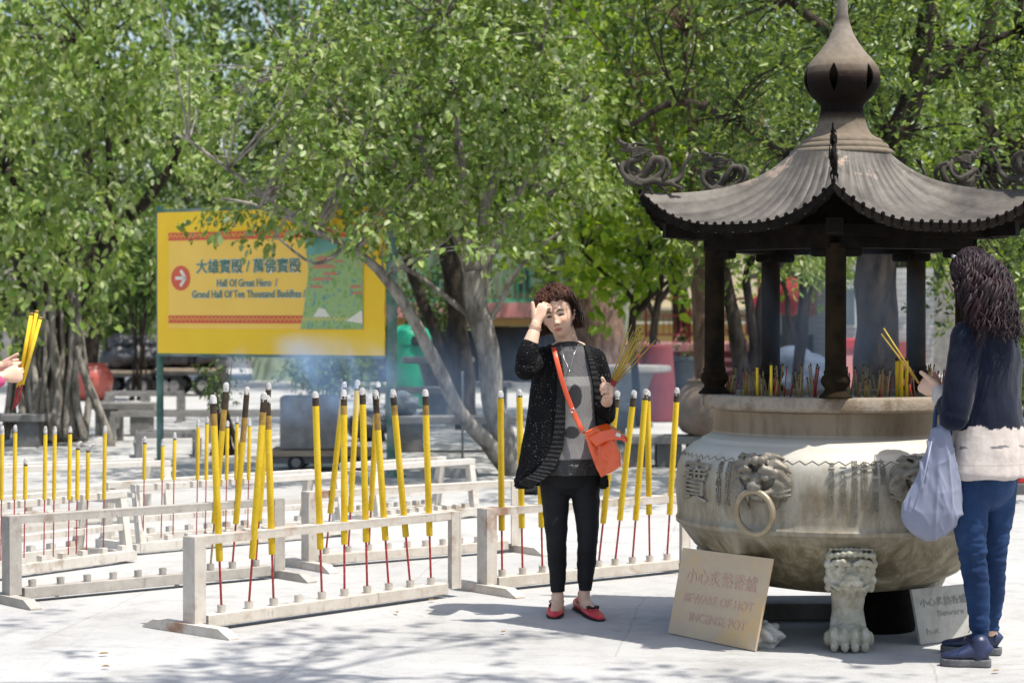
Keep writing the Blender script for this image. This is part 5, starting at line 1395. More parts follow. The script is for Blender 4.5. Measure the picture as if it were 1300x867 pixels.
# crowd barriers
def barrier(px0, px1, y0, D, label, zb):
    x0, x1 = (px0 - 650) / F * D, (px1 - 650) / F * D
    h = CH - (y0 - 400) / F * D - zb
    root = thing('crowd_barrier', ((x0 + x1) / 2, D, zb), label, 'barrier', group='maroon crowd barriers on the terrace')
    b = MB()
    r = .10
    P = [(x0, zb + .12), (x0, zb + h - r), (x0 + r * .3, zb + h - r * .3), (x0 + r, zb + h), (x1 - r, zb + h), (x1 - r * .3, zb + h - r * .3), (x1, zb + h - r), (x1, zb + .12)]
    b.tube([Vector((x, D, z)) for x, z in P], .028, 8); b.build('tube_frame', M['maroon'], root, True)
    for k, zz in enumerate((.2, .62)):
        b = MB(); b.bar(Vector((x0, D, zb + h * zz)), Vector((x1, D, zb + h * zz)), .035, .035); b.build('cross_bar', M['maroon'], root)
    b = MB()
    for k in range(1, 7):
        x = lerp(x0, x1, k / 7); b.bar(Vector((x, D, zb + h * .2)), Vector((x, D, zb + h * .62)), .018, .018)
    b.build('bars', M['maroon'], root)
    for x in (x0 + .1, x1 - .1):
        b = MB(); b.tube([(x - .2, D - .25, zb), (x, D, zb + .3), (x + .2, D + .25, zb)], .02, 6); b.build('foot', M['maroon'], root)
zt = CH - (437 - 400) / F * 42.8
for k, (a, c_) in enumerate(((820, 872), (876, 928), (932, 984))):
    barrier(a, c_, 379, 43.6, 'maroon tubular crowd barrier, %s of the row on the terrace' % ['leftmost', 'middle', 'rightmost'][k], zt)
# carts / covered stalls seen through the cauldron
M['red_cloth'] = mat('red_cloth', (0.20, 0.01, 0.02), (0.26, 0.02, 0.03), scale=4, rough=.8)
M['blue_cloth'] = mat('blue_grey_tarp', (0.03, 0.05, 0.08), (0.06, 0.08, 0.12), scale=3, rough=.7, bump=.4, bscale=9, bdist=.05)
root = thing('red_trolley', at_g(1080, 30), 'red trolley with pink side, seen right of the front roof post', 'trolley')
b = MB(); b.box(at_g(1080, 30) + Vector((0, 0, 1.05)), (.62, .5, .14), bev=.02); b.build('tray', MATS['red_plastic'], root)
b = MB(); b.box(at_g(1080, 30) + Vector((0, 0, .62)), (.56, .45, .55), bev=.02); b.build('box', M['pink'], root)
for sx_ in (-.22, .22): 
    b = MB(); w_ = at_g(1080, 30) + Vector((sx_, -.2, .17)); b.tube([w_ - Vector((0, .03, 0)), w_ + Vector((0, .03, 0))], .17, 20); b.build('wheel', M['black'], root, True, 40)
c = at_g(1010, 32)
b = MB(); b.ball(c + Vector((-.1, 0, .45)), (.75, .5, .5), 4, nz=.3, nsc=2.5); tag(b.build('covered_heap', M['blue_cloth'], None, True), 'blue grey tarpaulin over a heap, seen between roof posts', 'tarpaulin')
c = at_g(968, 26); root = thing('hanging_jacket', c + Vector((0, 0, 1.5)), 'crimson jacket hanging on the forked tree between roof posts', 'jacket')
b = MB(); b.tube([c + Vector((0, 0, 1.72)), c + Vector((0, 0, 1.62)), c + Vector((.02, 0, 1.4)), c + Vector((.0, 0, 1.2))], [(.05, .03), (.12, .05), (.13, .07), (.15, .08)], 14, side=(1, 0, 0)); b.build('body', M['red_cloth'], root, True)
for s_ in (-1, 1):
    b = MB(); b.tube([c + Vector((s_ * .1, 0, 1.66)), c + Vector((s_ * .16, -.02, 1.45)), c + Vector((s_ * .17, -.02, 1.25))], [.04, .045, .035], 10, round_=True); b.build('sleeve', M['red_cloth'], root, True)
c = at_g(1003, 27); b = MB(); b.ball(c + Vector((0, 0, 1.68)), (.19, .13, .25), 3, nz=.25); tag(b.build('hanging_bag', M['red_cloth'], None, True), 'dark red bag hanging on the small dark tree', 'bag')
# right edge: red and white kerb barrier
root = thing('red_white_barrier', at_g(1330, 17.3), 'red and white plastic barrier at the right edge behind the woman in navy', 'barrier')
c = at_g(1330, 17.3)
b = MB(); b.box(c + Vector((0, 0, .045)), (1.0, .3, .09), bev=.01); b.build('base', M['stone_dark'], root)
b = MB(); b.box(c + Vector((0, 0, .13)), (1.0, .22, .08), bev=.01); b.build('red_band', MATS['red_plastic'], root)
b = MB(); b.box(c + Vector((0, 0, .20)), (1.0, .2, .06), bev=.01); b.build('white_band', M['rack_white'], root)

# ------------------------------------------------------------ things by the cauldron
M['ply'] = mat('weathered_plywood', (0.60, 0.46, 0.30), (0.52, 0.41, 0.29), scale=3, rough=.75, c3=(0.62, 0.42, 0.20), bump=.12, bscale=50)
M['faded_red'] = mat('faded_red_lettering', (0.54, 0.31, 0.26), (0.58, 0.42, 0.31), scale=22, rough=.8)
M['faded_black'] = mat('faded_black_lettering', (0.17, 0.16, 0.15), (0.28, 0.27, 0.25), scale=30, rough=.8)
def leaning(name, label, p_bl, p_br, p_tr, p_tl, th_, m, lean, cat='sign'):
    """p_* pixels; the lower edge stands on the ground"""
    BL, BR = G(*p_bl, .004), G(*p_br, .004)
    u = (BR - BL); W = u.length; u.normalize()
    back = Vector((-u.y, u.x, 0))
    if back.y < 0: back = -back
    TL = None
    Ht = abs((p_tl[1] + p_tr[1]) / 2 - (p_bl[1] + p_br[1]) / 2) * ((BL.y + BR.y) / 2) / F
    v = (Vector((0, 0, math.cos(lean))) + back * math.sin(lean))
    root = thing(name, (BL + BR) / 2, label, cat)
    # solve the top corners on the leaning plane
    nrm = u.cross(v).normalized()
    def onpl(px):
        r = ray(*px); o = Vector((0, 0, CH)); t = (BL - o).dot(nrm) / r.dot(nrm); return o + r * t
    TLp, TRp = onpl(p_tl), onpl(p_tr)
    if nrm.y > 0: nrm = -nrm
    Mx = Matrix(((u.x, v.x, nrm.x, BL.x), (u.y, v.y, nrm.y, BL.y), (u.z, v.z, nrm.z, BL.z), (0, 0, 0, 1)))
    inv = Mx.inverted()
    loc = [inv @ q for q in (BL, BR, TRp, TLp)]
    b = MB(); b.prism([(q.x, q.y) for q in loc], -th_, Mx); b.build('board', m, root)
    return root, Mx, loc
s1, MX1, loc1 = leaning('warning_board', 'plywood board lettered BEWARE OF HOT INCENSE POT leaning on the cauldron', (848, 803), (958, 826), (980, 709), (867, 695), .012, M['ply'], R(7))
def q2(loc, s_, t_):
    a = loc[0].lerp(loc[1], s_); c_ = loc[3].lerp(loc[2], s_); p = a.lerp(c_, t_); return p
def board_text(loc, Mx, par, s_, u0, u1, t_, hfrac, m_, name='lettering', off=0.0):
    me = text_mesh(s_, 1.0, 0.5, offset=off)
    xs = [q.co.x for q in me.vertices]; ys = [q.co.y for q in me.vertices]
    for q in me.vertices:
        a = (q.co.x - min(xs)) / (max(xs) - min(xs)); c_ = (q.co.y - min(ys)) / (max(ys) - min(ys))
        P = q2(loc, lerp(u0, u1, a), t_ + (c_ - .5) * hfrac)
        q.co = Mx @ Vector((P.x, P.y, .002 + .001 * (q.co.z)))
    bm = bmesh.new(); bm.from_mesh(me); bmesh.ops.recalc_face_normals(bm, faces=bm.faces); bm.to_mesh(me); bm.free()
    return link(me, name, m_, par)
board_text(loc1, MX1, s1, '小心炙熱香爐', .10, .90, .70, .17, M['faded_red'])
board_text(loc1, MX1, s1, 'BEWARE OF HOT', .12, .90, .45, .10, M['faded_red'])
board_text(loc1, MX1, s1, 'INCENSE POT', .22, .86, .24, .10, M['faded_red'])
M['ply2'] = mat('grey_weathered_board', (0.27, 0.265, 0.24), (0.36, 0.35, 0.32), scale=5, rough=.85, c3=(0.22, 0.21, 0.19), bump=.12, bscale=50)
s2_, MX2, loc2 = leaning('warning_board', 'grey weathered board with worn handwriting under the right of the cauldron', (1169, 818), (1268, 805), (1252, 738), (1157, 748), .012, M['ply2'], R(8))
board_text(loc2, MX2, s2_, '小心炙熱香爐', .08, .68, .74, .16, M['faded_black'])
board_text(loc2, MX2, s2_, 'Beware', .28, .62, .52, .11, M['faded_black'])
board_text(loc2, MX2, s2_, 'hot', .10, .26, .22, .12, M['faded_black'])
# rock
c = G(972, 822, 0)
b = MB(); b.ball(c + Vector((-.01, .05, .048)), (.085, .09, .062), 5, nz=.45, nsc=1.8)
for v in b.bm.verts: v.co += (v.co - c).normalized() * .006 * mn.noise(v.co * 40)
tag(b.build('rock', M['stone_light'], None, False), 'pale broken rock beside the plywood warning board', 'rock')
# slabs under the pot
b = MB(); b.box(Vector((1.62, 10.25, .04)), (1.3, .3, .08), .02, bev=.01); tag(b.build('concrete_slab', M['stone']), 'long concrete slab lying on the ground under the cauldron', 'slab')
b = MB(); b.box(Vector((1.80, 9.98, .065)), (.24, .2, .13), .05, bev=.012); tag(b.build('concrete_block', M['stone_dark']), 'dark concrete block beside the grey board under the cauldron', 'block')
# fallen leaves
random.seed(12)
M['dry_leaf'] = mat('dry_leaf', (0.30, 0.20, 0.06), (0.22, 0.12, 0.04), scale=20, rough=.8)
for k in range(15):
    p = G(random.uniform(60, 1280), random.uniform(690, 860), .012)
    b = MB(); a = random.uniform(0, 6.28); L = random.uniform(.018, .03); d = Vector((math.cos(a), math.sin(a), 0)); n = Vector((-d.y, d.x, 0))
    pts = [p - d * L, p - d * L * .3 + n * L * .4 + Vector((0, 0, .006)), p + d * L * .4 + n * L * .35 + Vector((0, 0, .005)), p + d * L, p + d * L * .4 - n * L * .35 + Vector((0, 0, .005)), p - d * L * .3 - n * L * .4 + Vector((0, 0, .006))]
    vv = [b.bm.verts.new(q) for q in pts]; b.bm.faces.new((vv[0], vv[3], vv[2], vv[1])); b.bm.faces.new((vv[0], vv[5], vv[4], vv[3]))
    tag(b.build('fallen_leaf', M['dry_leaf']), 'small dry brown leaf lying on the pale paving', 'leaf', 'dry leaves fallen on the paving')
# ------------------------------------------------------------ people
SKIN = (0.66, 0.43, 0.31)
M['skin'] = mat_attr('skin', rough=.5, spec=.35, var=.05, vscale=30, sss=.12)
M['cardigan'] = None
def knit():
    m, t, b, o = nt('speckled_black_knit')
    tc = t.nodes.new('ShaderNodeTexCoord').outputs['Object']
    v = t.nodes.new('ShaderNodeTexVoronoi'); v.inputs['Scale'].default_value = 95; t.links.new(tc, v.inputs['Vector'])
    f = ramp(t, v.outputs['Distance'], [(0.0, (1, 1, 1)), (0.14, (1, 1, 1)), (0.2, (0, 0, 0))])
    n = tex(t, 40, 2, vec=tc); k = ramp(t, n.outputs[0], [(.5, (0, 0, 0)), (.56, (1, 1, 1))])
    f2 = mixc(t, 1.0, f, k, 'MULTIPLY')
    t.links.new(mixc(t, f2, (0.008, 0.008, 0.009), (0.30, 0.30, 0.30)), b.inputs['Base Color'])
    inp(b, 'Roughness', .9); inp(b, 'Specular IOR Level', .1)
    bumpit(t, b, v.outputs['Distance'], .8, .006)
    return m
M['knit'] = knit()
M['rib'] = mat('black_ribbed_knit', (0.012, 0.012, 0.013), (0.03, 0.03, 0.03), scale=60, rough=.9, bump=.5, bscale=160, spec=.2)
def shirtmat():
    m, t, b, o = nt('grey_dotted_shirt')
    a = t.nodes.new('ShaderNodeAttribute'); a.attribute_name = 'col'
    tc = t.nodes.new('ShaderNodeTexCoord').outputs['Object']
    v = t.nodes.new('ShaderNodeTexVoronoi'); v.inputs['Scale'].default_value = 120; v.inputs['Randomness'].default_value = .3; t.links.new(tc, v.inputs['Vector'])
    f = ramp(t, v.outputs['Distance'], [(.1, (.55, .55, .55)), (.4, (1, 1, 1))])
    t.links.new(mixc(t, 1.0, a.outputs[0], f, 'MULTIPLY'), b.inputs['Base Color']); inp(b, 'Roughness', .85)
    return m
M['shirt'] = shirtmat()
M['leggings'] = mat('black_leggings', (0.010, 0.010, 0.011), (0.016, 0.016, 0.018), scale=4, rough=.75, spec=.25, bump=.25, bscale=9, stretch=(1, 1, 2.5), bdist=.02)
M['pvc'] = mat('shiny_black_cloth', (0.008, 0.008, 0.009), (0.02, 0.02, 0.02), scale=12, rough=.25, spec=.6, bump=.7, bscale=22, stretch=(1, 1, 2), bdist=.02)
M['patent'] = mat('orange_patent_leather', (0.85, 0.12, 0.012), (0.80, 0.085, 0.01), scale=5, rough=.2, spec=.5, coat=.6, bump=.3, bscale=10, bdist=.02)
M['strap_red'] = mat('orange_red_strap', (0.60, 0.09, 0.03), (0.52, 0.07, 0.03), rough=.4)
M['shoe_red'] = mat('red_flat_shoe', (0.62, 0.03, 0.05), (0.52, 0.03, 0.045), scale=12, rough=.4, spec=.5)
M['trim_black'] = mat('black_trim', (0.01, 0.01, 0.01), (0.02, 0.02, 0.02), rough=.5)
M['metal'] = mat('silver_metal', (0.6, 0.6, 0.58), (0.5, 0.5, 0.5), rough=.3, metal=.9)
M['hair1'] = mat('red_brown_curls', (0.016, 0.010, 0.008), (0.11, 0.045, 0.025), scale=5, rough=.6, spec=.25, lo=.35, hi=.65)
M['hair2'] = mat('black_violet_waves', (0.008, 0.005, 0.006), (0.030, 0.014, 0.018), scale=12, rough=.55, spec=.22)
M['hair3'] = mat('black_hair', (0.01, 0.008, 0.007), (0.02, 0.016, 0.014), scale=12, rough=.4)

def hand(b, W, u, n, w, s=1.0, curl=(30, 55, 40), thumb=None, spread=4.0, fl=(.070, .078, .073, .057)):
    """W wrist, u wrist to knuckles, n the way the palm faces, w thumb side"""
    u = Vector(u).normalized(); n = Vector(n); n = (n - u * n.dot(u)).normalized(); w = Vector(w); w = (w - u * w.dot(u) - n * w.dot(n)).normalized()
    W = Vector(W)
    b.tube([W - u * .02 * s, W + u * .015 * s, W + u * .045 * s + n * .003, W + u * .078 * s, W + u * .09 * s], [(.025 * s, .019 * s), (.028 * s, .019 * s), (.038 * s, .018 * s), (.040 * s, .014 * s), (.036 * s, .011 * s)], 18, side=w, round_=True)
    for i, (off, L, r) in enumerate(zip((.029, .0095, -.0105, -.029), fl, (.0088, .009, .0086, .0076))):
        base = W + u * (.082 - (.004 if i in (0, 2) else 0) - (.012 if i == 3 else 0)) * s + w * off * s * .95
        ang = 0; p = base; pts = [base - u * .02 * s, base]; rr = [r * s, r * s]
        sp = R(spread) * (1.5 - i)
        uu = (u * math.cos(sp) + w * math.sin(sp)).normalized()
        for k, frac in enumerate((.44, .31, .25)):
            ang += R(curl[k] + (i - 1.5) * 3)
            d = uu * math.cos(ang) + n * math.sin(ang)
            p = p + d * L * frac * s; pts.append(p); rr.append(r * s * (.95 - .09 * k))
        q, r2 = crv(list(zip(pts, rr)), 3)
        b.tube(q, r2, 10, round_=True)
    T = thumb or (u * .75 + w * .6 + n * .35)
    T = Vector(T).normalized()
    b0_ = W + u * .022 * s + w * .022 * s
    T2 = (T * .8 + u * .35).normalized() if thumb is None else T
    q, r2 = crv([(W + u * .01 * s + w * .008 * s, .014 * s), (b0_, .0145 * s), (b0_ + T * .034 * s, .0115 * s), (b0_ + T * .034 * s + T2 * .028 * s, .0105 * s), (b0_ + T * .034 * s + T2 * .05 * s, .0085 * s)], 3)
    b.tube(q, r2, 10, round_=True)

def head_pt(d):
    """unit direction -> point of the head in its own frame: x subject's left on +x, face towards -y"""
    x, y, z = d.x * .0735, d.y * .092, d.z * .113
    t_ = max(0, -d.z)
    if d.z < 0:
        x *= 1 - .30 * t_ ** 1.5
        if d.y > 0: y *= 1 - .42 * t_
        else: y *= 1 - .06 * t_
    if d.z > 0: x *= 1 + .03 * math.sin(d.z * PI)
    if d.y < 0:
        fl = -.083
        if y < fl: y = fl + (y - fl) * .55
        def gs(cx, cz, sx_, sz_): return math.exp(-((x - cx) / sx_) ** 2 - ((z - cz) / sz_) ** 2)
        k = 0
        k += .012 * gs(0, -.012, .011, .026) + .016 * gs(0, -.036, .0125, .011)
        for s_ in (-1, 1):
            k += .008 * gs(s_ * .013, -.039, .008, .007)
            k -= .010 * gs(s_ * .031, .002, .017, .012)
            k += .006 * gs(s_ * .031, .000, .013, .008)
            k += .005 * gs(s_ * .028, .022, .022, .008)
            k += .006 * gs(s_ * .040, -.028, .020, .018)
        k += .008 * gs(0, -.062, .021, .0055) + .0085 * gs(0, -.0725, .018, .006) - .005 * gs(0, -.067, .024, .0025)
        k += .009 * gs(0, -.097, .018, .014) - .004 * gs(0, -.083, .02, .006)
        y -= k * min(1, -d.y * 2.2)
    return Vector((x, y, z))
def add_head(b, HM):
    res = bmesh.ops.create_icosphere(b.bm, subdivisions=5, radius=1.0)
    for v in res['verts']: v.co = HM @ head_pt(v.co.normalized())
    for s_ in (-1, 1):
        b.tube([HM @ Vector((s_ * .070, .012, .018)), HM @ Vector((s_ * .078, .016, .0)), HM @ Vector((s_ * .072, .010, -.028))], [.011, .014, .007], 8, round_=True)
def skin_paint(me, HM, lips=(0.44, 0.17, 0.14)):
    inv = HM.inverted()
    def fn(co):
        q = inv @ co
        c = SKIN
        if abs(q.x) < .1 and abs(q.z) < .12 and q.y < -.03:
            if abs(q.x) < .020 * (1 - ((q.z + .0675) / .0095) ** 2) and abs(q.z + .0675) < .0095: c = lips
            elif q.y < -.06 and abs(abs(q.x) - .042) < .02 and abs(q.z + .03) < .02: c = (0.68, 0.41, 0.30)
            elif abs(abs(q.x) - .007) < .004 and abs(q.z + .046) < .003: c = (0.25, 0.1, 0.07)
        return c
    paint(me, fn)
def face_parts(HM, body, squint=True):
    for s_ in (-1, 1):
        def ex(x, z, o=0.001):
            # point on the face surface at x,z
            bx = x / .0735; bz = z / .113; dy = -math.sqrt(max(.01, 1 - bx * bx - bz * bz)); p = head_pt(Vector((bx, dy, bz)).normalized()); return HM @ Vector((x, p.y - o, z))
        b = MB(); b.tube([ex(s_ * x, z, .0015) for x, z in ((.013, .019), (.024, .024), (.036, .025), (.048, .019))], [(.0022, .0035), (.003, .004), (.0026, .0035), (.001, .002)], 8); b.build('eyebrow', M['hair3'], body, True)
        b = MB(); b.tube([ex(s_ * x, z, .002) for x, z in ((.017, -.002), (.026, .0025), (.036, .0025), (.046, -.002))], [.0014, .0036, .0036, .0014], 8); b.build('eyelashes', M['trim_black'], body, True)
        b = MB(); b.tube([ex(s_ * x, z, .0005) for x, z in ((.021, -.002), (.031, -.0018), (.041, -.002))], [.0008, .0022, .0008], 8); b.build('eye', mat('eye_dark_%d' % random.randint(0, 9999), (.05, .03, .02), (.1, .07, .05), rough=.2), body, True)
def headframe(c, face, up, s=1.0):
    f = Vector(face).normalized(); u_ = Vector(up); u_ = (u_ - f * u_.dot(f)).normalized(); x = (-f).cross(u_)   # x,y(-face),z
    y = -f; x = y.cross(u_)
    return Matrix(((x.x, y.x, u_.x, c.x), (x.y, y.y, u_.y, c.y), (x.z, y.z, u_.z, c.z), (0, 0, 0, 1))) @ Matrix.Scale(s, 4)

def shoe(b, heel, toe, w_=.042, h=.055, open_=False, sole=.012):
    heel, toe = Vector(heel), Vector(toe); d = (toe - heel); L = d.length; d.normalize(); sd_ = d.cross(Vector((0, 0, 1))).normalized()
    pts = []; rad = []
    for t_, ww, hh in ((0, .5, .75), (.06, .72, 1.0), (.22, .80, 1.0), (.42, .86, .86), (.62, 1.0, .62), (.8, .95, .46), (.93, .66, .38), (1.0, .28, .26)):
        hz = h * hh; pts.append(heel + d * L * t_ + Vector((0, 0, hz / 2 + sole * .6))); rad.append((w_ * ww, hz / 2 + .002))
    b.tube(pts, rad, 18, side=sd_)
    return d, sd_, L
def sole(b, heel, toe, w_, th_=.014):
    heel, toe = Vector(heel), Vector(toe); d = (toe - heel); L = d.length; d.normalize(); sd_ = Vector((0, 0, 1)).cross(d).normalized()
    prof = [(0, .55), (.06, .78), (.2, .82), (.42, .80), (.62, 1.0), (.8, .97), (.93, .72), (1.0, .3)]
    poly = [(t_ * L, ww * w_) for t_, ww in prof] + [(t_ * L, -ww * w_) for t_, ww in reversed(prof)]
    Mx = Matrix(((d.x, sd_.x, 0, heel.x), (d.y, sd_.y, 0, heel.y), (d.z, sd_.z, 1, heel.z), (0, 0, 0, 1)))
    b.prism(poly, th_, Mx)
def ribbon(b, pts, width, th_, side=(1, 0, 0)):
    b.tube(pts, [(width / 2, th_ / 2)] * len(pts), 8, side=side)
def hair_strands(b, HM, n, fn, r, seg=8, nside=4, seed=1):
    rnd = random.Random(seed)
    for k in range(n):
        z = rnd.uniform(-.35, 1.0); a = rnd.uniform(0, 2 * PI); q = math.sqrt(max(0, 1 - z * z))
        d = Vector((q * math.cos(a), q * math.sin(a), z))
        pts = fn(d, rnd)
        if not pts: continue
        rr = [r * (1 if i < len(pts) - 2 else .55) * rnd.uniform(.85, 1.15) for i in range(len(pts))]
        b.tube([HM @ p for p in pts], rr, nside)

# ================================================================ woman in the black cardigan
D1 = 10.28
def A(px, py, dy=0.0): return at(px, py, D1 + dy)
s1_ = D1 / F
w1 = thing('person', G(722, 783), 'woman in black speckled cardigan, hand at her forehead, holding incense, red shoes', 'person')
H1 = headframe(A(708.5, 400.5, -.05), (-.20, -1, -.03), (-.22, -.02, 1), .97)
b = MB()
add_head(b, H1)
b.tube([A(715, 418, .0), A(720, 434, .01), A(723, 448, .015)], [(.052, .055), (.051, .052), (.062, .058)], 20, round_=True)
b.tube([A(723, 446, .02), A(722, 462, .02), A(721, 490, .02), A(721, 530, .02), A(720, 560, .02), A(721, 590, .02)], [(.10, .06), (.145, .080), (.135, .09), (.115, .08), (.12, .085), (.115, .07)], 28, side=(1, 0, 0), round_=True)
# raised arm
for pts in ([(A(688, 455, .02), .050), (A(674, 464, -.10), .045), (A(668, 471, -.22), .041)], [(A(668, 471, -.22), .042), (A(669, 452, -.235), .041), (A(674, 434, -.225), .036), (A(679, 418, -.205), .027), (A(680.5, 412, -.20), .026)],
            [(A(755, 456, .02), .050), (A(764, 490, .02), .044), (A(768, 525, .01), .040)], [(A(768, 525, .01), .040), (A(769, 517, -.09), .034), (A(771, 506, -.19), .025)]):
    q, r_ = crv(pts, 4); b.tube(q, r_, 16, round_=True)
hand(b, A(681, 412, -.20), (.30, .30, .92), (.72, .62, -.25), (-.8, .1, .3), s=1.0, curl=(18, 62, 45), thumb=(-.12, .05, 1.0), spread=5)
hw = A(771.5, 505, -.195)
sa = (A(812, 425, -.33) - A(777, 486, -.235)).normalized()
hand(b, hw, (.15, -.80, .42), (-.8, -.1, .0), sa, s=1.0, curl=(58, 75, 55), thumb=(-.35, -.5, .75), spread=2)
# legs and feet
for hx, kx, ax_, ky, ay in (((703, 600, .02), (708, 683, -.02), (708, 760, .0), 0, 0), ((741, 600, .02), (745, 681, -.03), (742, 760, .0), 0, 0)):
    q, r_ = crv([(A(*hx), .060), (A((hx[0] + kx[0]) / 2, 640, .0), .046), (A(*kx), .034), (A((kx[0] + ax_[0]) / 2, 715, .01), .030), (A(*ax_), .026)], 4); b.tube(q, r_, 16, round_=True)
b.tube([A(708, 756, .0), A(707.5, 768, -.02), A(705, 777, -.08)], [(.030, .032), (.030, .03), (.032, .018)], 14, round_=True)
b.tube([A(741, 754, .0), A(743, 766, -.01), A(754, 778, -.06)], [(.030, .032), (.030, .03), (.032, .018)], 14, round_=True)
me = remesh(b.mesh(), .0038, 1); skin_paint(me, H1)
body1 = link(me, 'body', M['skin'], w1)
face_parts(H1, body1)
# hair
b = MB()
res = bmesh.ops.create_icosphere(b.bm, subdivisions=4, radius=1.0)
for v in res['verts']:
    d = v.co.normalized(); p = head_pt(d) if d.y > -.2 else Vector((d.x * .0735, d.y * .092, d.z * .113))
    p = p * 1.09 + Vector((0, .014, .010))
    if d.y < -.15 and d.z < .40: p = Vector((p.x * .9, -.02, p.z))
    if d.z < -.45: p.z = max(p.z, -.06)
    k = 1 + .10 * mn.noise(d * 3.5)
    v.co = H1 @ (p * k)
cap = remesh(b.mesh(), .005, 1)
def curl1(d, rnd):
    if d.y < -.30 and d.z < .62: return None
    if d.z < -.3 and d.y < .2: return None
    base = head_pt(d) * 1.06 + Vector((0, .010, .012)); out = Vector((d.x, d.y * .7 + .15, max(d.z, -.2) * .5)).normalized()
    L = rnd.uniform(.04, .125); q0 = Vector((d.x * 5, d.y * 5, d.z * 5)); ph = 9 * mn.noise(q0) + rnd.uniform(0, .7); rr = .014 + .006 * mn.noise(q0 + Vector((9, 0, 0))) + rnd.uniform(-.002, .002); tr = 1.7 + .9 * mn.noise(q0 + Vector((0, 7, 0)))
    pts = []
    fr = d.y < -.1 and d.z > .4
    for k in range(11):
        t_ = k / 10
        dn = Vector((0, 0, -1)) if not fr else Vector((.35 if d.x > 0 else -.35, -.35, -.75))
        p = base + out * (.012 + .030 * math.sin(t_ * PI * .8)) + dn * (L * t_ ** 1.3) * (.55 if fr else 1)
        a = ph + t_ * 2 * PI * tr; sdv = out.orthogonal().normalized(); sd2 = out.cross(sdv)
        p += (sdv * math.cos(a) + sd2 * math.sin(a)) * rr * min(1, t_ * 3)
        if p.z < -.085: p.z = -.085 - (p.z + .085) * .3
        pts.append(p)
    return pts
b = MB(); b.bm.from_mesh(cap); bpy.data.meshes.remove(cap)
hair_strands(b, H1, 1200, curl1, .0019, seed=5)
b.build('hair', M['hair1'], body1, True)
# leggings
b = MB()
for hx, kx, ax_ in (((704, 604, .02), (706.5, 683, -.02), (708.5, 751, .0)), ((742, 604, .02), (746, 681, -.03), (743, 750, .0))):
    q, r_ = crv([(A(hx[0], 590, .02), .082), (A(*hx), .078), (A((hx[0] + kx[0]) / 2, 640, .0), .066), (A(*kx), .050), (A((kx[0] + ax_[0]) / 2 - 0, 715, .01), .046), (A(*ax_), .032)], 5)
    b.tube(q, r_, 22)
b.tube([A(722, 575, .02), A(722, 606, .02)], [(.15, .11), (.148, .10)], 28, side=(1, 0, 0), round_=True)
me = remesh(b.mesh(), .005, 2)
displace(me, lambda c_: .003 * mn.noise(Vector((c_.x * 9, c_.y * 9, c_.z * 34))) + .004 * mn.noise(Vector((c_.x * 14, c_.y * 14, c_.z * 14))) * (1 if abs(c_.z - .42) < .12 or c_.z < .2 else .4))
link(me, 'leggings', M['leggings'], w1)
# shiny underskirt
b = MB(); b.tube([A(722, 556, .02), A(722, 572, .015), A(723, 588, .01), A(723, 602, .01)], [(.145, .112), (.152, .12), (.160, .125), (.162, .125)], 40, side=(1, 0, 0))
me = remesh(b.mesh(), .005, 1); displace(me, lambda c_: .006 * mn.noise(Vector((c_.x * 16, c_.y * 16, c_.z * 40)))); link(me, 'underskirt', M['pvc'], w1)
# shirt
b = MB()
b.tube([A(723, 438, .015), A(723, 446, .005), A(722, 462, .01), A(721, 490, .0), A(722, 530, .0), A(723, 560, .005), A(724, 582, .005)], [(.068, .064), (.11, .075), (.155, .098), (.150, .122), (.138, .112), (.146, .118), (.155, .124)], 40, side=(1, 0, 0))
me = remesh(b.mesh(), .0045, 1)
displace(me, lambda c_: .004 * mn.noise(Vector((c_.x * 10, c_.y * 6, c_.z * 8))))
zc = lambda py: CH - (py - 400) / F * (D1 - .1)
xc = lambda px: (px - 650) / F * (D1 - .1)
def shirt_col(co):
    light = (0.22, 0.215, 0.21); grey = (0.10, 0.095, 0.10)
    c = light if co.z < zc(478) else grey
    if co.z > zc(440): c = (0.03, 0.03, 0.03)
    if co.z < zc(440) and co.z > zc(478):
        if mn.noise(Vector((co.x * 34, 5, co.z * 22))) > .18: c = (0.08, 0.08, 0.085)
    for (px, py, rx, rz) in ((730, 503, .033, .058), (726, 549, .036, .030), (752, 520, .0, .0)):
        if rx and ((co.x - xc(px)) / rx) ** 2 + ((co.z - zc(py)) / rz) ** 2 < 1: c = (0.03, 0.03, 0.033)
    return c
paint(me, shirt_col); link(me, 'shirt', M['shirt'], w1)
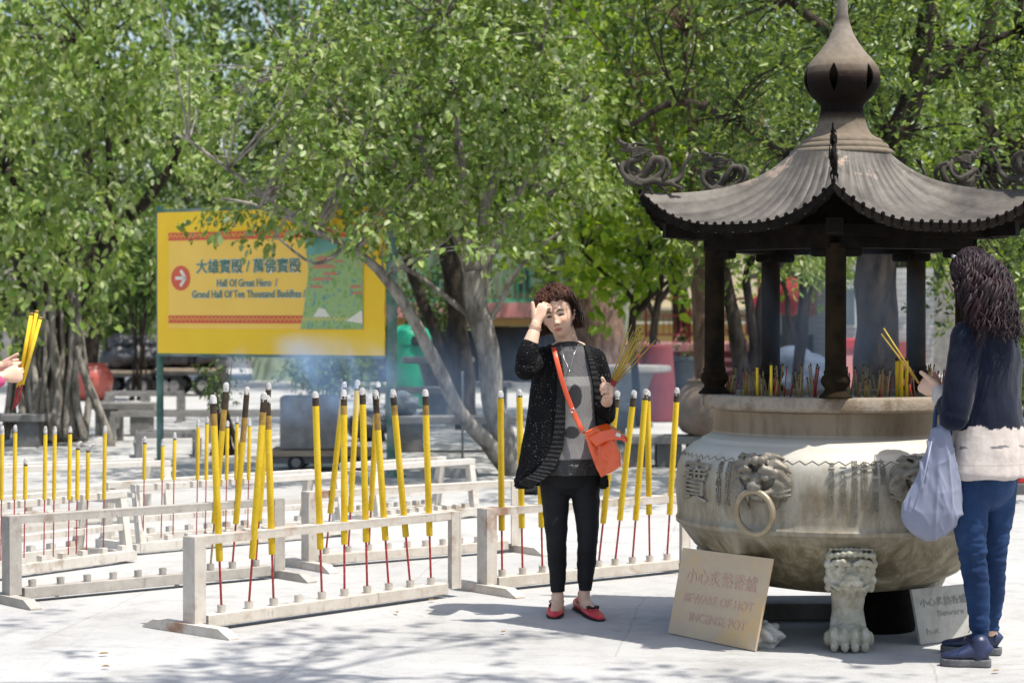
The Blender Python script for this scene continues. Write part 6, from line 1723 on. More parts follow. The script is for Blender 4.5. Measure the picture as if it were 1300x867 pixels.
# cardigan
def ell(cx, cy, a, bb, th): return Vector((cx + a * math.cos(th), cy + bb * math.sin(th), 0))
rows = [  # py, centre px, half width px, depth m, left edge px, right edge px
    (438, 722, 25, .066, 702, 741), (445, 722, 34, .085, 707, 743), (452, 721, 42, .10, 712, 745), (465, 720, 45, .118, 714, 748), (485, 720, 45.5, .135, 716, 752),
    (510, 718, 47, .135, 717, 755), (530, 716.5, 48.5, .135, 717, 757), (550, 715.5, 50, .138, 716, 759), (568, 714, 52, .142, 713, 760), (585, 713, 54, .148, 706, 761), (600, 712, 56, .155, 696, 762), (611, 711, 58, .160, 684, 763), (619, 711, 58, .160, 674, 764)]
NA_ = 56
grid = []; eL, eR = [], []
for (py, cx, hw_, dp, xl, xr) in rows:
    s_ = s1_; z = CH - (py - 400) * s_; X = (cx - 650) * s_; a = hw_ * s_; Y = D1 + .015
    tl = -(PI - math.acos(max(-.99, min(.99, -(xl - cx) / hw_))))      # front half has negative sine
    tl = -math.acos(max(-.99, min(.99, (xl - cx) / hw_)))
    tr = -math.acos(max(-.99, min(.99, (xr - cx) / hw_)))
    # from the left edge round the back to the right edge: angle decreasing from tl (e.g. -95deg) through -180 to tr-360
    row = []
    for k in range(NA_):
        th = lerp(tl, tr - 2 * PI + 0, 1 - 0) if False else lerp(tl, tr - 2 * PI, k / (NA_ - 1))
        fold = 0
        if py > 520: fold = (py - 520) / 100 * .010 * math.sin(th * 9 + 1.0) + (py - 520) / 100 * .006 * math.sin(th * 17)
        p = ell(X, Y, a + fold, dp + fold, th); p.z = z + .004 * math.sin(th * 5)
        row.append(p)
    grid.append(row); eL.append(row[0].copy()); eR.append(row[-1].copy())
b = MB()
O = [[b.bm.verts.new(p) for p in row] for row in grid]
I = []
for r_i, row in enumerate(grid):
    cx = sum((p for p in row), Vector()) / len(row)
    I.append([b.bm.verts.new(p + (Vector((cx.x, cx.y, p.z)) - p).normalized() * .010) for p in row])
nr_ = len(rows)
for i in range(nr_ - 1):
    for k in range(NA_ - 1):
        b.bm.faces.new((O[i][k], O[i][k + 1], O[i + 1][k + 1], O[i + 1][k])); b.bm.faces.new((I[i][k], I[i + 1][k], I[i + 1][k + 1], I[i][k + 1]))
    b.bm.faces.new((O[i][0], O[i + 1][0], I[i + 1][0], I[i][0])); b.bm.faces.new((O[i][-1], I[i][-1], I[i + 1][-1], O[i + 1][-1]))
for k in range(NA_ - 1):
    b.bm.faces.new((O[0][k], I[0][k], I[0][k + 1], O[0][k + 1])); b.bm.faces.new((O[-1][k], O[-1][k + 1], I[-1][k + 1], I[-1][k]))
# sleeves
for pts in ([(A(690, 455, .02), .060), (A(676, 462, -.08), .060), (A(668, 468, -.19), .056), (A(667, 468, -.235), .050)], [(A(667, 470, -.22), .052), (A(668, 455, -.235), .052), (A(671, 445, -.232), .050), (A(672, 441, -.23), .046)],
            [(A(754, 456, .02), .058), (A(763, 485, .02), .056), (A(768, 520, .01), .054), (A(769, 527, .0), .05)], [(A(768, 524, .01), .050), (A(769, 520, -.06), .047), (A(770, 514, -.13), .042)]):
    q, r_ = crv(pts, 4); b.tube(q, r_, 20, round_=True)
bmesh.ops.recalc_face_normals(b.bm, faces=b.bm.faces)
me = remesh(b.mesh(), .0048, 2)
displace(me, lambda c_: .005 * mn.noise(Vector((c_.x * 11, c_.y * 11, c_.z * 6))))
card = link(me, 'cardigan', M['knit'], w1)
# ribbed border
def border(name, edge, inward, widths, lift=.006):
    pts = [e + Vector((0, -lift, 0)) for e in edge]
    q, _ = crv([(p, 1) for p in pts], 6)
    b = MB(); V0, V1, V2, V3 = [], [], [], []
    for i, p in enumerate(q):
        t_ = i / (len(q) - 1); wv = np.interp(t_ * (len(widths) - 1), range(len(widths)), widths)
        rib = .0025 * math.sin(i * PI)  # every other row raised
        rib = .004 * (i % 2)
        dn = inward(t_)
        V0.append(b.bm.verts.new(p - Vector((0, rib, 0)))); V1.append(b.bm.verts.new(p + dn * wv - Vector((0, rib - .001, 0)))); V2.append(b.bm.verts.new(p + dn * wv + Vector((0, .012, 0)))); V3.append(b.bm.verts.new(p + Vector((0, .012, 0))))
    for i in range(len(q) - 1):
        for a_, c_ in ((V0, V1), (V1, V2), (V2, V3), (V3, V0)): b.bm.faces.new((a_[i], a_[i + 1], c_[i + 1], c_[i]))
    b.bm.faces.new((V0[0], V1[0], V2[0], V3[0])); b.bm.faces.new((V3[-1], V2[-1], V1[-1], V0[-1]))
    return b.build(name, M['rib'], card)
border('ribbed_border', eL, lambda t_: Vector((-1, .04 + .1 * t_, 0.0 if t_ < .6 else (t_ - .6) * .8)).normalized(), [.022, .028, .036, .05, .06, .07, .07], .008)
border('ribbed_border', eR, lambda t_: Vector((1, .35, 0)).normalized(), [.022, .026, .034, .04, .04, .035, .03], .006)
# bag strap and bag
def tf(px, py, o): return A(px, py, -o)
b = MB(); ribbon(b, [A(702, 441, .03), A(703, 441, -.075), A(706, 455, -.122), A(712, 478, -.138), A(719, 500, -.140), A(727, 521, -.136), A(735, 538, -.150), A(741, 550, -.175)], .024, .004)
strap = b.build('bag_strap', M['strap_red'], w1, True)
bag = thing('shoulder_bag', A(765, 575, -.19), 'small glossy orange shoulder bag with folded flap at the woman\'s hip', 'bag')
strap.parent = bag; strap.data.transform(mw(w1)); strap.data.transform(mw(bag).inverted()); strap.name = 'strap'
b = MB()
def bagring(pts, d0, d1): return [A(x, y, -d0) for x, y in pts], [A(x, y, -d1) for x, y in pts]
fr = [(742, 551), (745, 562), (754, 586), (763, 606), (776, 601), (789, 592), (787, 578), (782, 562), (779, 550), (760, 545)]
f0 = [A(x, y, -.235 - .012 * math.sin((y - 545) / 60 * PI)) for x, y in fr]; k0 = [A(x + 2, y - 1, -.165) for x, y in fr]
v0 = [b.bm.verts.new(p) for p in f0]; v1 = [b.bm.verts.new(p) for p in k0]; n_ = len(fr)
b.bm.faces.new(v0); b.bm.faces.new(list(reversed(v1)))
for i in range(n_): b.bm.faces.new((v0[i], v1[i], v1[(i + 1) % n_], v0[(i + 1) % n_]))
me = remesh(b.mesh(), .004, 4); displace(me, lambda c_: .007 * mn.noise(Vector((c_.x * 22, c_.y * 10, c_.z * 16)) + Vector((3, 1, 7)))); link(me, 'pouch', M['patent'], bag)
b = MB()
fl_ = [[(741, 549), (756, 541), (770, 537), (780, 542), (789, 548)], [(748, 556), (762, 548), (777, 545), (787, 549), (797, 556)], [(757, 566), (768, 560), (781, 557), (790, 558), (797, 561)]]
dd_ = [[.20, .19, .18, .185, .20], [.262, .262, .262, .268, .28], [.270, .272, .275, .285, .295]]
V = [[b.bm.verts.new(A(x, y, -d)) for (x, y), d in zip(r1, r2)] for r1, r2 in zip(fl_, dd_)]
V2_ = [[b.bm.verts.new(A(x, y + 1.6, -d + .006)) for (x, y), d in zip(r1, r2)] for r1, r2 in zip(fl_, dd_)]
for i in range(2):
    for k in range(4):
        b.bm.faces.new((V[i][k], V[i + 1][k], V[i + 1][k + 1], V[i][k + 1])); b.bm.faces.new((V2_[i][k], V2_[i][k + 1], V2_[i + 1][k + 1], V2_[i + 1][k]))
for k in range(4): b.bm.faces.new((V[0][k], V[0][k + 1], V2_[0][k + 1], V2_[0][k])); b.bm.faces.new((V[2][k], V2_[2][k], V2_[2][k + 1], V[2][k + 1]))
for i in range(2): b.bm.faces.new((V[i][0], V2_[i][0], V2_[i + 1][0], V[i + 1][0])); b.bm.faces.new((V[i][4], V[i + 1][4], V2_[i + 1][4], V2_[i][4]))
me = remesh(b.mesh(), .003, 1); link(me, 'flap', M['patent'], bag)
b = MB(); b.box(A(785, 552, -.283), (.026, .006, .018), rot=Matrix.Rotation(R(20), 3, 'Y'), bev=.002); b.build('clasp', M['metal'], bag)
for px, py in ((742, 549), (727, 521)):
    b = MB(); c = A(px, py, -.155 - (.03 if px > 740 else 0)); n_ = 16
    ring_ = [c + Vector((.012 * math.cos(2 * PI * k / n_), 0, .010 * math.sin(2 * PI * k / n_))) for k in range(n_ + 1)]
    b.tube(ring_, .002, 6, cap=False); b.build('buckle', M['metal'], bag, True)
# necklace, bracelet
b = MB(); b.tube([A(712, 438, -.07), A(716, 455, -.125), A(723, 470, -.137), A(728, 452, -.125), A(734, 437, -.07)], .0015, 6); b.ball(A(723, 471, -.139), .006, 1); b.build('necklace', M['metal'], w1, True)
b = MB()
c = A(679.5, 416.5, -.205); n_ = 20; axu = (A(681, 412, -.20) - A(679, 418, -.205)).normalized(); ex1 = axu.orthogonal().normalized(); ex2 = axu.cross(ex1)
b.tube([c + (ex1 * math.cos(2 * PI * k / n_) + ex2 * math.sin(2 * PI * k / n_)) * .031 for k in range(n_ + 1)], .0028, 6, cap=False); b.build('bracelet', M['bronze_ring'], w1, True)
# shoes
for heel, toe, nm in (((G(708.5, 772)), (G(703, 786)), 0), ((G(733, 773)), (G(763, 789)), 1)):
    b = MB(); heel = heel + Vector((0, .02, 0)); d_, sd_, L_ = shoe(b, heel, toe, .043, .052)
    me = remesh(b.mesh(), .004, 2); sh = link(me, 'shoe', M['shoe_red'], w1)
    b = MB(); sole(b, heel + Vector((0, 0, .001)), toe + Vector((0, 0, .001)), .042, .010); b.build('sole', M['trim_black'], sh)
    tp = heel.lerp(toe, .66) + Vector((0, -.004, .044))
    b = MB()
    for s_ in (-1, 1): b.tube([tp, tp + sd_ * s_ * .018 + Vector((0, 0, .006)), tp + sd_ * s_ * .030 + Vector((0, 0, .002))], [.004, .008, .009], 8)
    b.ball(tp, .006, 1); b.build('bow', M['trim_black'], sh, True)
    b = MB(); h0 = heel + Vector((0, 0, .054))
    b.tube([heel.lerp(toe, .02) + Vector((0, 0, .054)), heel.lerp(toe, .3) + sd_ * .036 + Vector((0, 0, .050)), heel.lerp(toe, .6) + sd_ * .022 + Vector((0, 0, .044)), heel.lerp(toe, .6) - sd_ * .022 + Vector((0, 0, .044)), heel.lerp(toe, .3) - sd_ * .036 + Vector((0, 0, .050)), heel.lerp(toe, .02) + Vector((0, 0, .054))], .003, 6); b.build('trim', M['trim_black'], sh, True)
# incense she holds
def bundle(c, ax_, n, L0, L1, r, spread, label, seed, colr=None, tip=None, redlen=.05, burntip=False):
    rnd = random.Random(seed); ax_ = ax_.normalized(); e1 = ax_.orthogonal().normalized(); e2 = ax_.cross(e1)
    root = thing('incense_bundle', c, label, 'incense')
    for k in range(n):
        a = rnd.uniform(0, 6.28); q = math.sqrt(rnd.random())
        off = (e1 * math.cos(a) + e2 * math.sin(a)) * q
        d = (ax_ + off * spread * 1.0).normalized(); p0 = c + off * .006 * (1 + 2.5 * r / .004)
        Lk = L1 * rnd.uniform(.82, 1.0)
        b = MB(); b.tube([p0 - d * L0 * rnd.uniform(.8, 1), p0 + d * redlen], r * .7, 6); st = b.build('stick', M['inc_red'], root, True)
        b = MB(); b.tube([p0 + d * redlen, p0 + d * Lk], r, 6); b.build('coating', colr or M['inc_yellow'], st, True)
        b = MB(); b.tube([p0 + d * Lk, p0 + d * (Lk + .006)], r * .95, 6); b.build('tip', tip or M['inc_burnt'], st, True)
M['inc_gold'] = mat('incense_gold', (0.50, 0.36, 0.06), (0.40, 0.27, 0.04), scale=30, rough=.8)
bc = A(777, 488, -.262)
bundle(bc, sa, 22, .05, .31, .0022, .20, 'fan of thin golden incense sticks in the left hand of the woman in black', 3, M['inc_gold'], redlen=.03)

# ================================================================ woman in navy, seen from behind
D2 = 8.86
def B_(px, py, dy=0.0): return at(px, py, D2 + dy)
s2_ = D2 / F
fdir = Vector((-.78, .62, 0)).normalized(); ldir = Vector((-fdir.y, fdir.x, 0))       # her left
if ldir.y > 0: ldir = -ldir
w2 = thing('person', G(1240, 842), 'woman seen from behind in navy jacket with cream hem and jeans, praying at the cauldron', 'person')
H2 = headframe(B_(1233, 356), (-.42, .88, -.25), (-.10, .12, 1), 1.0)
b = MB(); add_head(b, H2)
TC = lambda py, k=0: B_(1252 + k, py, .02)
b.tube([B_(1239, 385, .0), B_(1247, 405, .01)], [.055, .06], 18, round_=True)
b.tube([TC(405), TC(425), TC(460), TC(510), TC(560, -2), TC(595, -4)], [(.08, .06), (.17, .075), (.165, .09), (.14, .09), (.145, .10), (.14, .10)], 28, side=ldir, round_=True)
shL = B_(1251, 428, .02) + ldir * .165; shR = B_(1252, 428, .02) - ldir * .165
elL = B_(1212, 528, -.14); wrL = B_(1191, 497, .02)
elR = B_(1270, 530, .20); wrR = B_(1196, 498, .17)
for pts in ([(shL, .055), (shL.lerp(elL, .5), .047), (elL, .041)], [(elL, .041), (elL.lerp(wrL, .5), .036), (wrL, .026)], [(shR, .055), (shR.lerp(elR, .5), .047), (elR, .041)], [(elR, .041), (elR.lerp(wrR, .5), .036), (wrR, .026)]):
    q, r_ = crv(pts, 4); b.tube(q, r_, 16, round_=True)
hu = (B_(1172, 487, .08) - wrL).normalized()
sa2 = (B_(1122, 419, .02) - B_(1163, 482, .10)).normalized()
hand(b, wrL, hu, (.35, .75, -.2), sa2, s=1.0, curl=(45, 70, 50), thumb=(-.6, .2, .5), spread=2)
hand(b, wrR, (B_(1176, 490, .14) - wrR).normalized(), (-.1, -.8, .1), sa2, s=1.0, curl=(45, 60, 40), spread=2)
LL = [(B_(1232, 600, -.05), .09), (B_(1231, 650, -.05), .078), (B_(1235, 705, -.04), .056), (B_(1241, 755, -.02), .052), (B_(1244, 815, -.02), .036)]
RL = [(B_(1266, 600, .08), .09), (B_(1264, 650, .09), .078), (B_(1261, 705, .10), .054), (B_(1261, 750, .14), .050), (B_(1258, 800, .17), .035)]
for pts in (LL, RL):
    q, r_ = crv([(p, max(.026, r - .018)) for p, r in pts], 4); b.tube(q, r_, 16, round_=True)
me = remesh(b.mesh(), .004, 1); skin_paint(me, H2); body2 = link(me, 'body', M['skin'], w2)
face_parts(H2, body2)
# jeans
M['jeans'] = None
def denim():
    m, t, b, o = nt('blue_denim')
    n = tex(t, 7, 5, .6, stretch=(1, 1, .5)); n2 = tex(t, 220, 2, .5)
    c = ramp(t, n.outputs[0], [(.3, (0.007, 0.02, 0.06)), (.5, (0.013, 0.036, 0.10)), (.7, (0.030, 0.068, 0.16))])
    t.links.new(mixc(t, .6, c, ramp(t, n2.outputs[0], [(.3, (.75, .75, .75)), (.7, (1.2, 1.2, 1.2))]), 'MULTIPLY'), b.inputs['Base Color']); inp(b, 'Roughness', .8); inp(b, 'Specular IOR Level', .2)
    bumpit(t, b, n2.outputs[0], .2, .002)
    return m
M['jeans'] = denim()
b = MB()
for pts in (LL, RL):
    pts = [(p, r) for i, (p, r) in enumerate(pts)]
    q, r_ = crv(pts[:-1] + [(pts[-1][0] + Vector((0, 0, .03)), pts[-1][1]), (pts[-1][0] + Vector((0, 0, -.005)), pts[-1][1] + .004)], 5); b.tube(q, r_, 24)
b.tube([TC(570, -4), TC(612, -4)], [(.178, .13), (.17, .125)], 30, side=ldir, round_=True)
me = remesh(b.mesh(), .005, 2)
zk = CH - (705 - 400) * s2_
def wr(c_):
    f_ = math.exp(-((c_.z - zk) / .10) ** 2) + math.exp(-((c_.z - .12) / .07) ** 2) * 1.3 + .35
    return f_ * (.006 * mn.noise(Vector((c_.x * 10, c_.y * 10, c_.z * 42))) + .003 * mn.noise(Vector((c_.x * 30, c_.y * 30, c_.z * 60))))
displace(me, wr); link(me, 'jeans', M['jeans'], w2)
# jacket
M['jacket'] = mat_attr('navy_dip_dyed_fleece', rough=.95, spec=.1, var=.12, vscale=30, bump=.25, bscale=25, bdist=.01, sheen=.1)
b = MB()
b.tube([TC(402, -4), TC(408, -3), TC(418), TC(430), TC(460), TC(505), TC(545, 2), TC(575, 2), TC(600, 0), TC(606, 0)], [(.075, .065), (.10, .075), (.155, .09), (.195, .105), (.20, .13), (.185, .13), (.195, .14), (.205, .15), (.212, .155), (.205, .15)], 40, side=ldir)
for pts in ([(shL, .070), (shL.lerp(elL, .4), .068), (shL.lerp(elL, .85), .064), (elL, .058)], [(elL, .060), (elL.lerp(wrL, .4), .056), (elL.lerp(wrL, .78), .046), (elL.lerp(wrL, .86), .042)], [(shR, .070), (shR.lerp(elR, .5), .064), (elR, .058)], [(elR, .060), (elR.lerp(wrR, .4), .054), (elR.lerp(wrR, .84), .042)]):
    q, r_ = crv(pts, 4); b.tube(q, r_, 22, round_=True)
me = remesh(b.mesh(), .0048, 3)
displace(me, lambda c_: .009 * mn.noise(Vector((c_.x * 7, c_.y * 7, c_.z * 5))) + .004 * mn.noise(Vector((c_.x * 20, c_.y * 20, c_.z * 14))))
zj = lambda py: CH - (py - 400) * s2_
def jcol(co):
    navy = (0.007, 0.010, 0.022); cream = (0.50, 0.44, 0.40)
    arm = min((co - elL.lerp(wrL, t_)).length for t_ in (.5, .65, .8, .9)) < .066 and co.z < elL.z + .3
    edge = zj(541) + .016 * mn.noise(Vector((co.x * 26, co.y * 26, 0))) + .012 * abs(mn.noise(Vector((co.x * 70, co.y * 70, 3)))) + .02 * mn.noise(Vector((co.x * 5, co.y * 5, 8)))
    L_ = (co - elL).dot((wrL - elL).normalized())
    if arm and L_ > .09: return cream
    L2 = (co - elR).dot((wrR - elR).normalized())
    if (co - elR.lerp(wrR, .8)).length < .10 and L2 > .13: return cream
    if (co - elL).length < .075 or (co - shL.lerp(elL, .8)).length < .08: return navy
    if co.z < edge:
        e2 = zj(566) + .012 * mn.noise(Vector((co.x * 12, co.y * 12, 2)))
        if abs(co.z - e2) < .004 + .006 * max(0, mn.noise(Vector((co.x * 30, co.y * 30, 5)))): 
            if mn.noise(Vector((co.x * 18, co.y * 18, 9))) > -.05: return (0.16, 0.15, 0.16)
        if abs(co.z - zj(588)) < .003: return (0.40, 0.35, 0.31)
        return cream
    return navy
paint(me, jcol); link(me, 'jacket', M['jacket'], w2)
# hair: long waves
b = MB()
res = bmesh.ops.create_icosphere(b.bm, subdivisions=4, radius=1.0)
for v in res['verts']:
    d = v.co.normalized(); p = Vector((d.x * .085, d.y * .103, d.z * .122)) + Vector((0, .018, .012))
    if d.y < -.5 and d.z < .5: p.y = -.03
    v.co = H2 @ p
q = [H2 @ Vector((0, .055, .02)), H2 @ Vector((0, .072, -.07)), H2 @ Vector((.0, .085, -.14)), H2 @ Vector((.01, .09, -.20))]
b.tube(q, [(.09, .06), (.10, .06), (.10, .05), (.07, .03)], 20, side=H2.to_3x3() @ Vector((1, 0, 0)), round_=True)
cap = remesh(b.mesh(), .006, 2); displace(cap, lambda c_: .008 * mn.noise(c_ * 18))
def wave2(d, rnd):
    if d.y < -.45 and d.z < .55: return None
    base = Vector((d.x * .084, d.y * .100, d.z * .122)) + Vector((0, .018, .014))
    q0 = Vector((d.x * 2.6, d.y * 2.6, d.z * 1.6)); L = rnd.uniform(.19, .30) * (1.0 if d.y > -.1 else .85) + .03 * mn.noise(q0 + Vector((0, 0, 5))); ph = 8 * mn.noise(q0) + rnd.uniform(0, .35); am = .019 + .008 * mn.noise(q0 + Vector((4, 0, 0))); fr_ = 1.9 + .7 * mn.noise(q0 + Vector((0, 6, 0)))
    pts = []; N = 18
    tgt = Vector((d.x * .108 + rnd.uniform(-.016, .016), .055 + .07 * max(0, d.y + .2) + rnd.uniform(-.01, .02), 0))
    for k in range(N):
        t_ = k / (N - 1)
        zz = base.z - L * t_ * (1 if d.z < .2 else 1.0) - (.0 if d.z < 0 else .06 * t_ * d.z)
        e = min(1, t_ * 3.2); e = e * e * (3 - 2 * e)
        x = lerp(base.x, tgt.x, e); y = lerp(base.y, tgt.y, e)
        # keep outside the skull
        q_ = Vector((x / .088, (y - .018) / .106, (zz - .014) / .126)); l_ = q_.length
        if l_ < 1: x, y = x / max(l_, .3), (y - .018) / max(l_, .3) + .018
        a = ph + t_ * 2 * PI * fr_
        pts.append(Vector((x + am * math.sin(a) * min(1, t_ * 4), y + am * .8 * math.cos(a) * min(1, t_ * 4) + .01 * t_, zz)))
    return pts
b = MB(); b.bm.from_mesh(cap); bpy.data.meshes.remove(cap)
rl = random.Random(21)
for k in range(420):     # broad wavy locks
    z = rl.uniform(-.35, 1.0); a = rl.uniform(0, 2 * PI); q_ = math.sqrt(max(0, 1 - z * z))
    pts = wave2(Vector((q_ * math.cos(a), q_ * math.sin(a), z)), rl)
    if not pts: continue
    r0 = rl.uniform(.0055, .0095)
    b.tube([H2 @ p for p in pts], [(r0 * (1 - .75 * (i / (len(pts) - 1)) ** 2), r0 * .55 * (1 - .75 * (i / (len(pts) - 1)) ** 2)) for i in range(len(pts))], 7)
hair_strands(b, H2, 700, wave2, .0014, seed=9)
b.build('hair', M['hair2'], body2, True)
b = MB(); b.tube([H2 @ Vector((.05, -.03, .118)), H2 @ Vector((.066, -.01, .112)), H2 @ Vector((.072, .012, .10))], [(.006, .003)] * 3, 8); b.build('hair_clip', M['metal'], body2, True)
# shoes
M['navy_shoe'] = mat('navy_leather', (0.012, 0.018, 0.05), (0.02, 0.03, 0.08), scale=10, rough=.4, spec=.5, bump=.2)
M['grey_sole'] = mat('grey_rubber', (0.09, 0.09, 0.095), (0.13, 0.13, 0.13), rough=.8)
for heel, toe in ((G(1259, 848), G(1197, 846)), (G(1272, 833), G(1196, 829))):
    b = MB(); heel, toe = heel + Vector((0, .035, 0)), toe + Vector((0, .035, 0)); L_ = (toe - heel).length; toe = heel + (toe - heel).normalized() * min(L_, .245)
    d_, sd_, L_ = shoe(b, heel + Vector((0, 0, .018)), toe + Vector((0, 0, .018)), .045, .075)
    ah = heel.lerp(toe, .2); b.tube([ah + Vector((0, 0, .05)), ah + Vector((0, 0, .098))], [(.044, .038), (.040, .036)], 18, round_=True)
    me = remesh(b.mesh(), .004, 2); sh = link(me, 'shoe', M['navy_shoe'], w2)
    b = MB(); sole(b, heel - d_ * .006 + Vector((0, 0, .002)), toe + d_ * .006 + Vector((0, 0, .002)), .047, .030); me = remesh(b.mesh(), .004, 1); link(me, 'sole', M['grey_sole'], sh)
    b = MB()
    for k in range(4):
        c = heel.lerp(toe, .38 + .09 * k) + Vector((0, 0, .094 - .013 * k)); b.tube([c - sd_ * .024 - Vector((0, 0, .006)), c + Vector((0, 0, .003)), c + sd_ * .024 - Vector((0, 0, .006))], .0028, 6)
    c = heel.lerp(toe, .38) + Vector((0, 0, .097))
    b.tube([c, c + Vector((-.03, -.03, .03)), c + Vector((-.05, -.04, .0))], .002, 6); b.build('laces', M['trim_black'], sh, True)
# the lavender tote
M['lav'] = mat('lavender_nylon', (0.16, 0.175, 0.25), (0.20, 0.215, 0.29), scale=4, rough=.42, spec=.5, sheen=.2)
M['navy_strap'] = mat('navy_webbing', (0.02, 0.05, 0.12), (0.03, 0.07, 0.15), rough=.6)
bagc = B_(1186, 610, -.12)
tote = thing('tote_bag', bagc, 'lavender grey nylon tote bag hanging from the forearm of the woman in navy', 'bag')
b = MB()
ringsd = [(546, 1185, 1206, .022), (556, 1181, 1208, .034), (575, 1174, 1211, .042), (600, 1165, 1215, .05), (630, 1154, 1219, .058), (650, 1147, 1221, .06), (662, 1150, 1220, .056), (674, 1164, 1214, .046), (681, 1180, 1204, .03)]
pts, rads = [], []
for y, x0, x1, dp in ringsd: pts.append(B_((x0 + x1) / 2, y, -.12)); rads.append(((x1 - x0) / 2 * s2_, dp))
q, r_ = crv(list(zip(pts, rads)), 4); b.tube(q, r_, 40, side=(1, 0, 0))
me = remesh(b.mesh(), .0045, 2)
def fold(c_):
    t_ = (B_(0, 546).z - c_.z) / (B_(0, 546).z - B_(0, 680).z); t_ = max(0, min(1, t_))
    x = (c_.x - bagc.x) / (.10 + .12 * t_)
    r1 = 1 - abs(mn.noise(Vector((x * 3.2, c_.y * 6, c_.z * 2.6)))) * 2; r2 = 1 - abs(mn.noise(Vector((c_.x * 16 + c_.z * 7, c_.y * 8, c_.z * 9 - c_.x * 4)) + Vector((3, 3, 3)))) * 2
    return .010 * math.sin(x * 5 + 1.2 * mn.noise(c_ * 5)) * (1 - t_ * .8) + .012 * r1 ** 3 * (1 - .6 * t_) + .004 * r2 ** 3
displace(me, fold); tb = link(me, 'bag_body', M['lav'], tote)
for o_ in (0, 1):
    b = MB(); ribbon(b, [B_(1186 + 12 * o_, 553, -.13 + .03 * o_), B_(1187 + 8 * o_, 530, -.085), B_(1191 + 4 * o_, 508, -.06 + .02 * o_), B_(1196 + 3 * o_, 503, .01 + .02 * o_), B_(1199 + 6 * o_, 520, .03), B_(1202 + 4 * o_, 552, -.05)], .020, .004, side=(1, .3, 0)); b.build('handle', M['navy_strap'], tote, True)
b = MB(); ribbon(b, [B_(1183, 560, -.19), B_(1172, 610, -.215), B_(1158, 650, -.205)], .006, .002, side=(1, 0, 0)); b.build('seam', M['lav'], tb, True)
# incense she holds
root = thing('incense_bundle', B_(1163, 482, .10), 'three thin golden incense sticks held over the cauldron by the woman in navy', 'incense')
for (x, y, o_) in ((1122, 417, 0), (1119, 424, .01), (1125, 422, -.01)):
    p0 = B_(1174, 497, .10 + o_); p1 = B_(x, y, .02 + o_)
    b = MB(); b.tube([p0, p0.lerp(p1, .25)], .0022, 6); st = b.build('stick', M['inc_red'], root, True)
    b = MB(); b.tube([p0.lerp(p1, .15), p1], .0032, 6); b.build('coating', M['inc_gold'], st, True)

# ================================================================ person at the left edge: only the hands reach into the frame
D3 = 10.8
def C_(px, py, dy=0.0): return at(px, py, D3 + dy)
w3 = thing('person', C_(-95, 760).xy.to_3d(), 'person mostly outside the left edge, bare hands holding thick yellow incense', 'person')
H3 = headframe(C_(-88, 372), (1, -.1, -.1), (0, 0, 1), 1.0)
b = MB(); add_head(b, H3)
s3 = D3 / F
b.tube([C_(-95, 395), C_(-97, 420)], [.055, .06], 16, round_=True)
b.tube([C_(-97, 415), C_(-97, 440), C_(-96, 480), C_(-95, 530), C_(-95, 580)], [(.08, .06), (.17, .085), (.165, .10), (.14, .095), (.165, .12)], 24, side=(0, 1, 0), round_=True)
wa = C_(3, 478, -.06); wb_ = C_(2, 465, .07)
for pts in ([(C_(-92, 442, -.16), .05), (C_(-75, 500, -.20), .042)], [(C_(-75, 500, -.20), .041), (C_(-30, 490, -.12), .036), (wa, .026)], [(C_(-92, 442, .16), .05), (C_(-75, 495, .20), .042)], [(C_(-75, 495, .20), .041), (C_(-30, 478, .13), .036), (wb_, .026)]):
    q, r_ = crv(pts, 4); b.tube(q, r_, 14, round_=True)
sa3 = (C_(48, 398, 0) - C_(27, 470, 0)).normalized()
hand(b, wa, (1, .25, .12), (.15, 1, -.1), sa3, s=1.0, curl=(45, 60, 45), thumb=(.7, .4, .5), spread=2)
hand(b, wb_, (1, -.25, .05), (.15, -1, 0), sa3, s=1.0, curl=(40, 60, 45), thumb=(.8, -.3, .45), spread=2)
L3 = [[(C_(-95, 580, s_ * .08), .085), (C_(-93, 640, s_ * .09), .07), (C_(-92, 690, s_ * .09), .055), (C_(-95, 740, s_ * .09), .045), (C_(-95, 757, s_ * .09), .035)] for s_ in (-1, 1)]
for l in L3:
    q, r_ = crv(l, 4); b.tube(q, r_, 14, round_=True)
me = remesh(b.mesh(), .0042, 1); skin_paint(me, H3); body3 = link(me, 'body', M['skin'], w3); face_parts(H3, body3)
M['pink_shirt'] = mat('pink_sweater', (0.55, 0.08, 0.20), (0.48, 0.07, 0.17), scale=8, rough=.85)
b = MB(); b.tube([C_(-97, 418), C_(-97, 440), C_(-96, 480), C_(-95, 530), C_(-95, 590), C_(-95, 600)], [(.09, .07), (.185, .10), (.18, .115), (.155, .11), (.18, .13), (.17, .12)], 28, side=(0, 1, 0))
for pts in ([(C_(-92, 442, -.16), .065), (C_(-75, 500, -.20), .055)], [(C_(-75, 500, -.20), .054), (C_(-30, 490, -.12), .048), (C_(-3, 483, -.075), .038)], [(C_(-92, 442, .16), .065), (C_(-75, 495, .20), .055)], [(C_(-75, 495, .20), .054), (C_(-40, 482, .13), .046), (C_(-16, 470, .09), .04)]):
    q, r_ = crv(pts, 4); b.tube(q, r_, 18, round_=True)
me = remesh(b.mesh(), .006, 2); displace(me, lambda c_: .006 * mn.noise(c_ * 12)); link(me, 'sweater', M['pink_shirt'], w3)
b = MB()
for l in L3:
    q, r_ = crv([(p, r + .012) for p, r in l], 4); b.tube(q, r_, 18)
me = remesh(b.mesh(), .006, 2); link(me, 'trousers', M['leggings'], w3)
b = MB()
c = wb_.lerp(C_(-30, 478, .13), .25); d_ = (wb_ - C_(-30, 478, .13)).normalized()
b.tube([c - d_ * .012, c + d_ * .012], .031, 16); b.build('watch', M['trim_black'], w3, True)
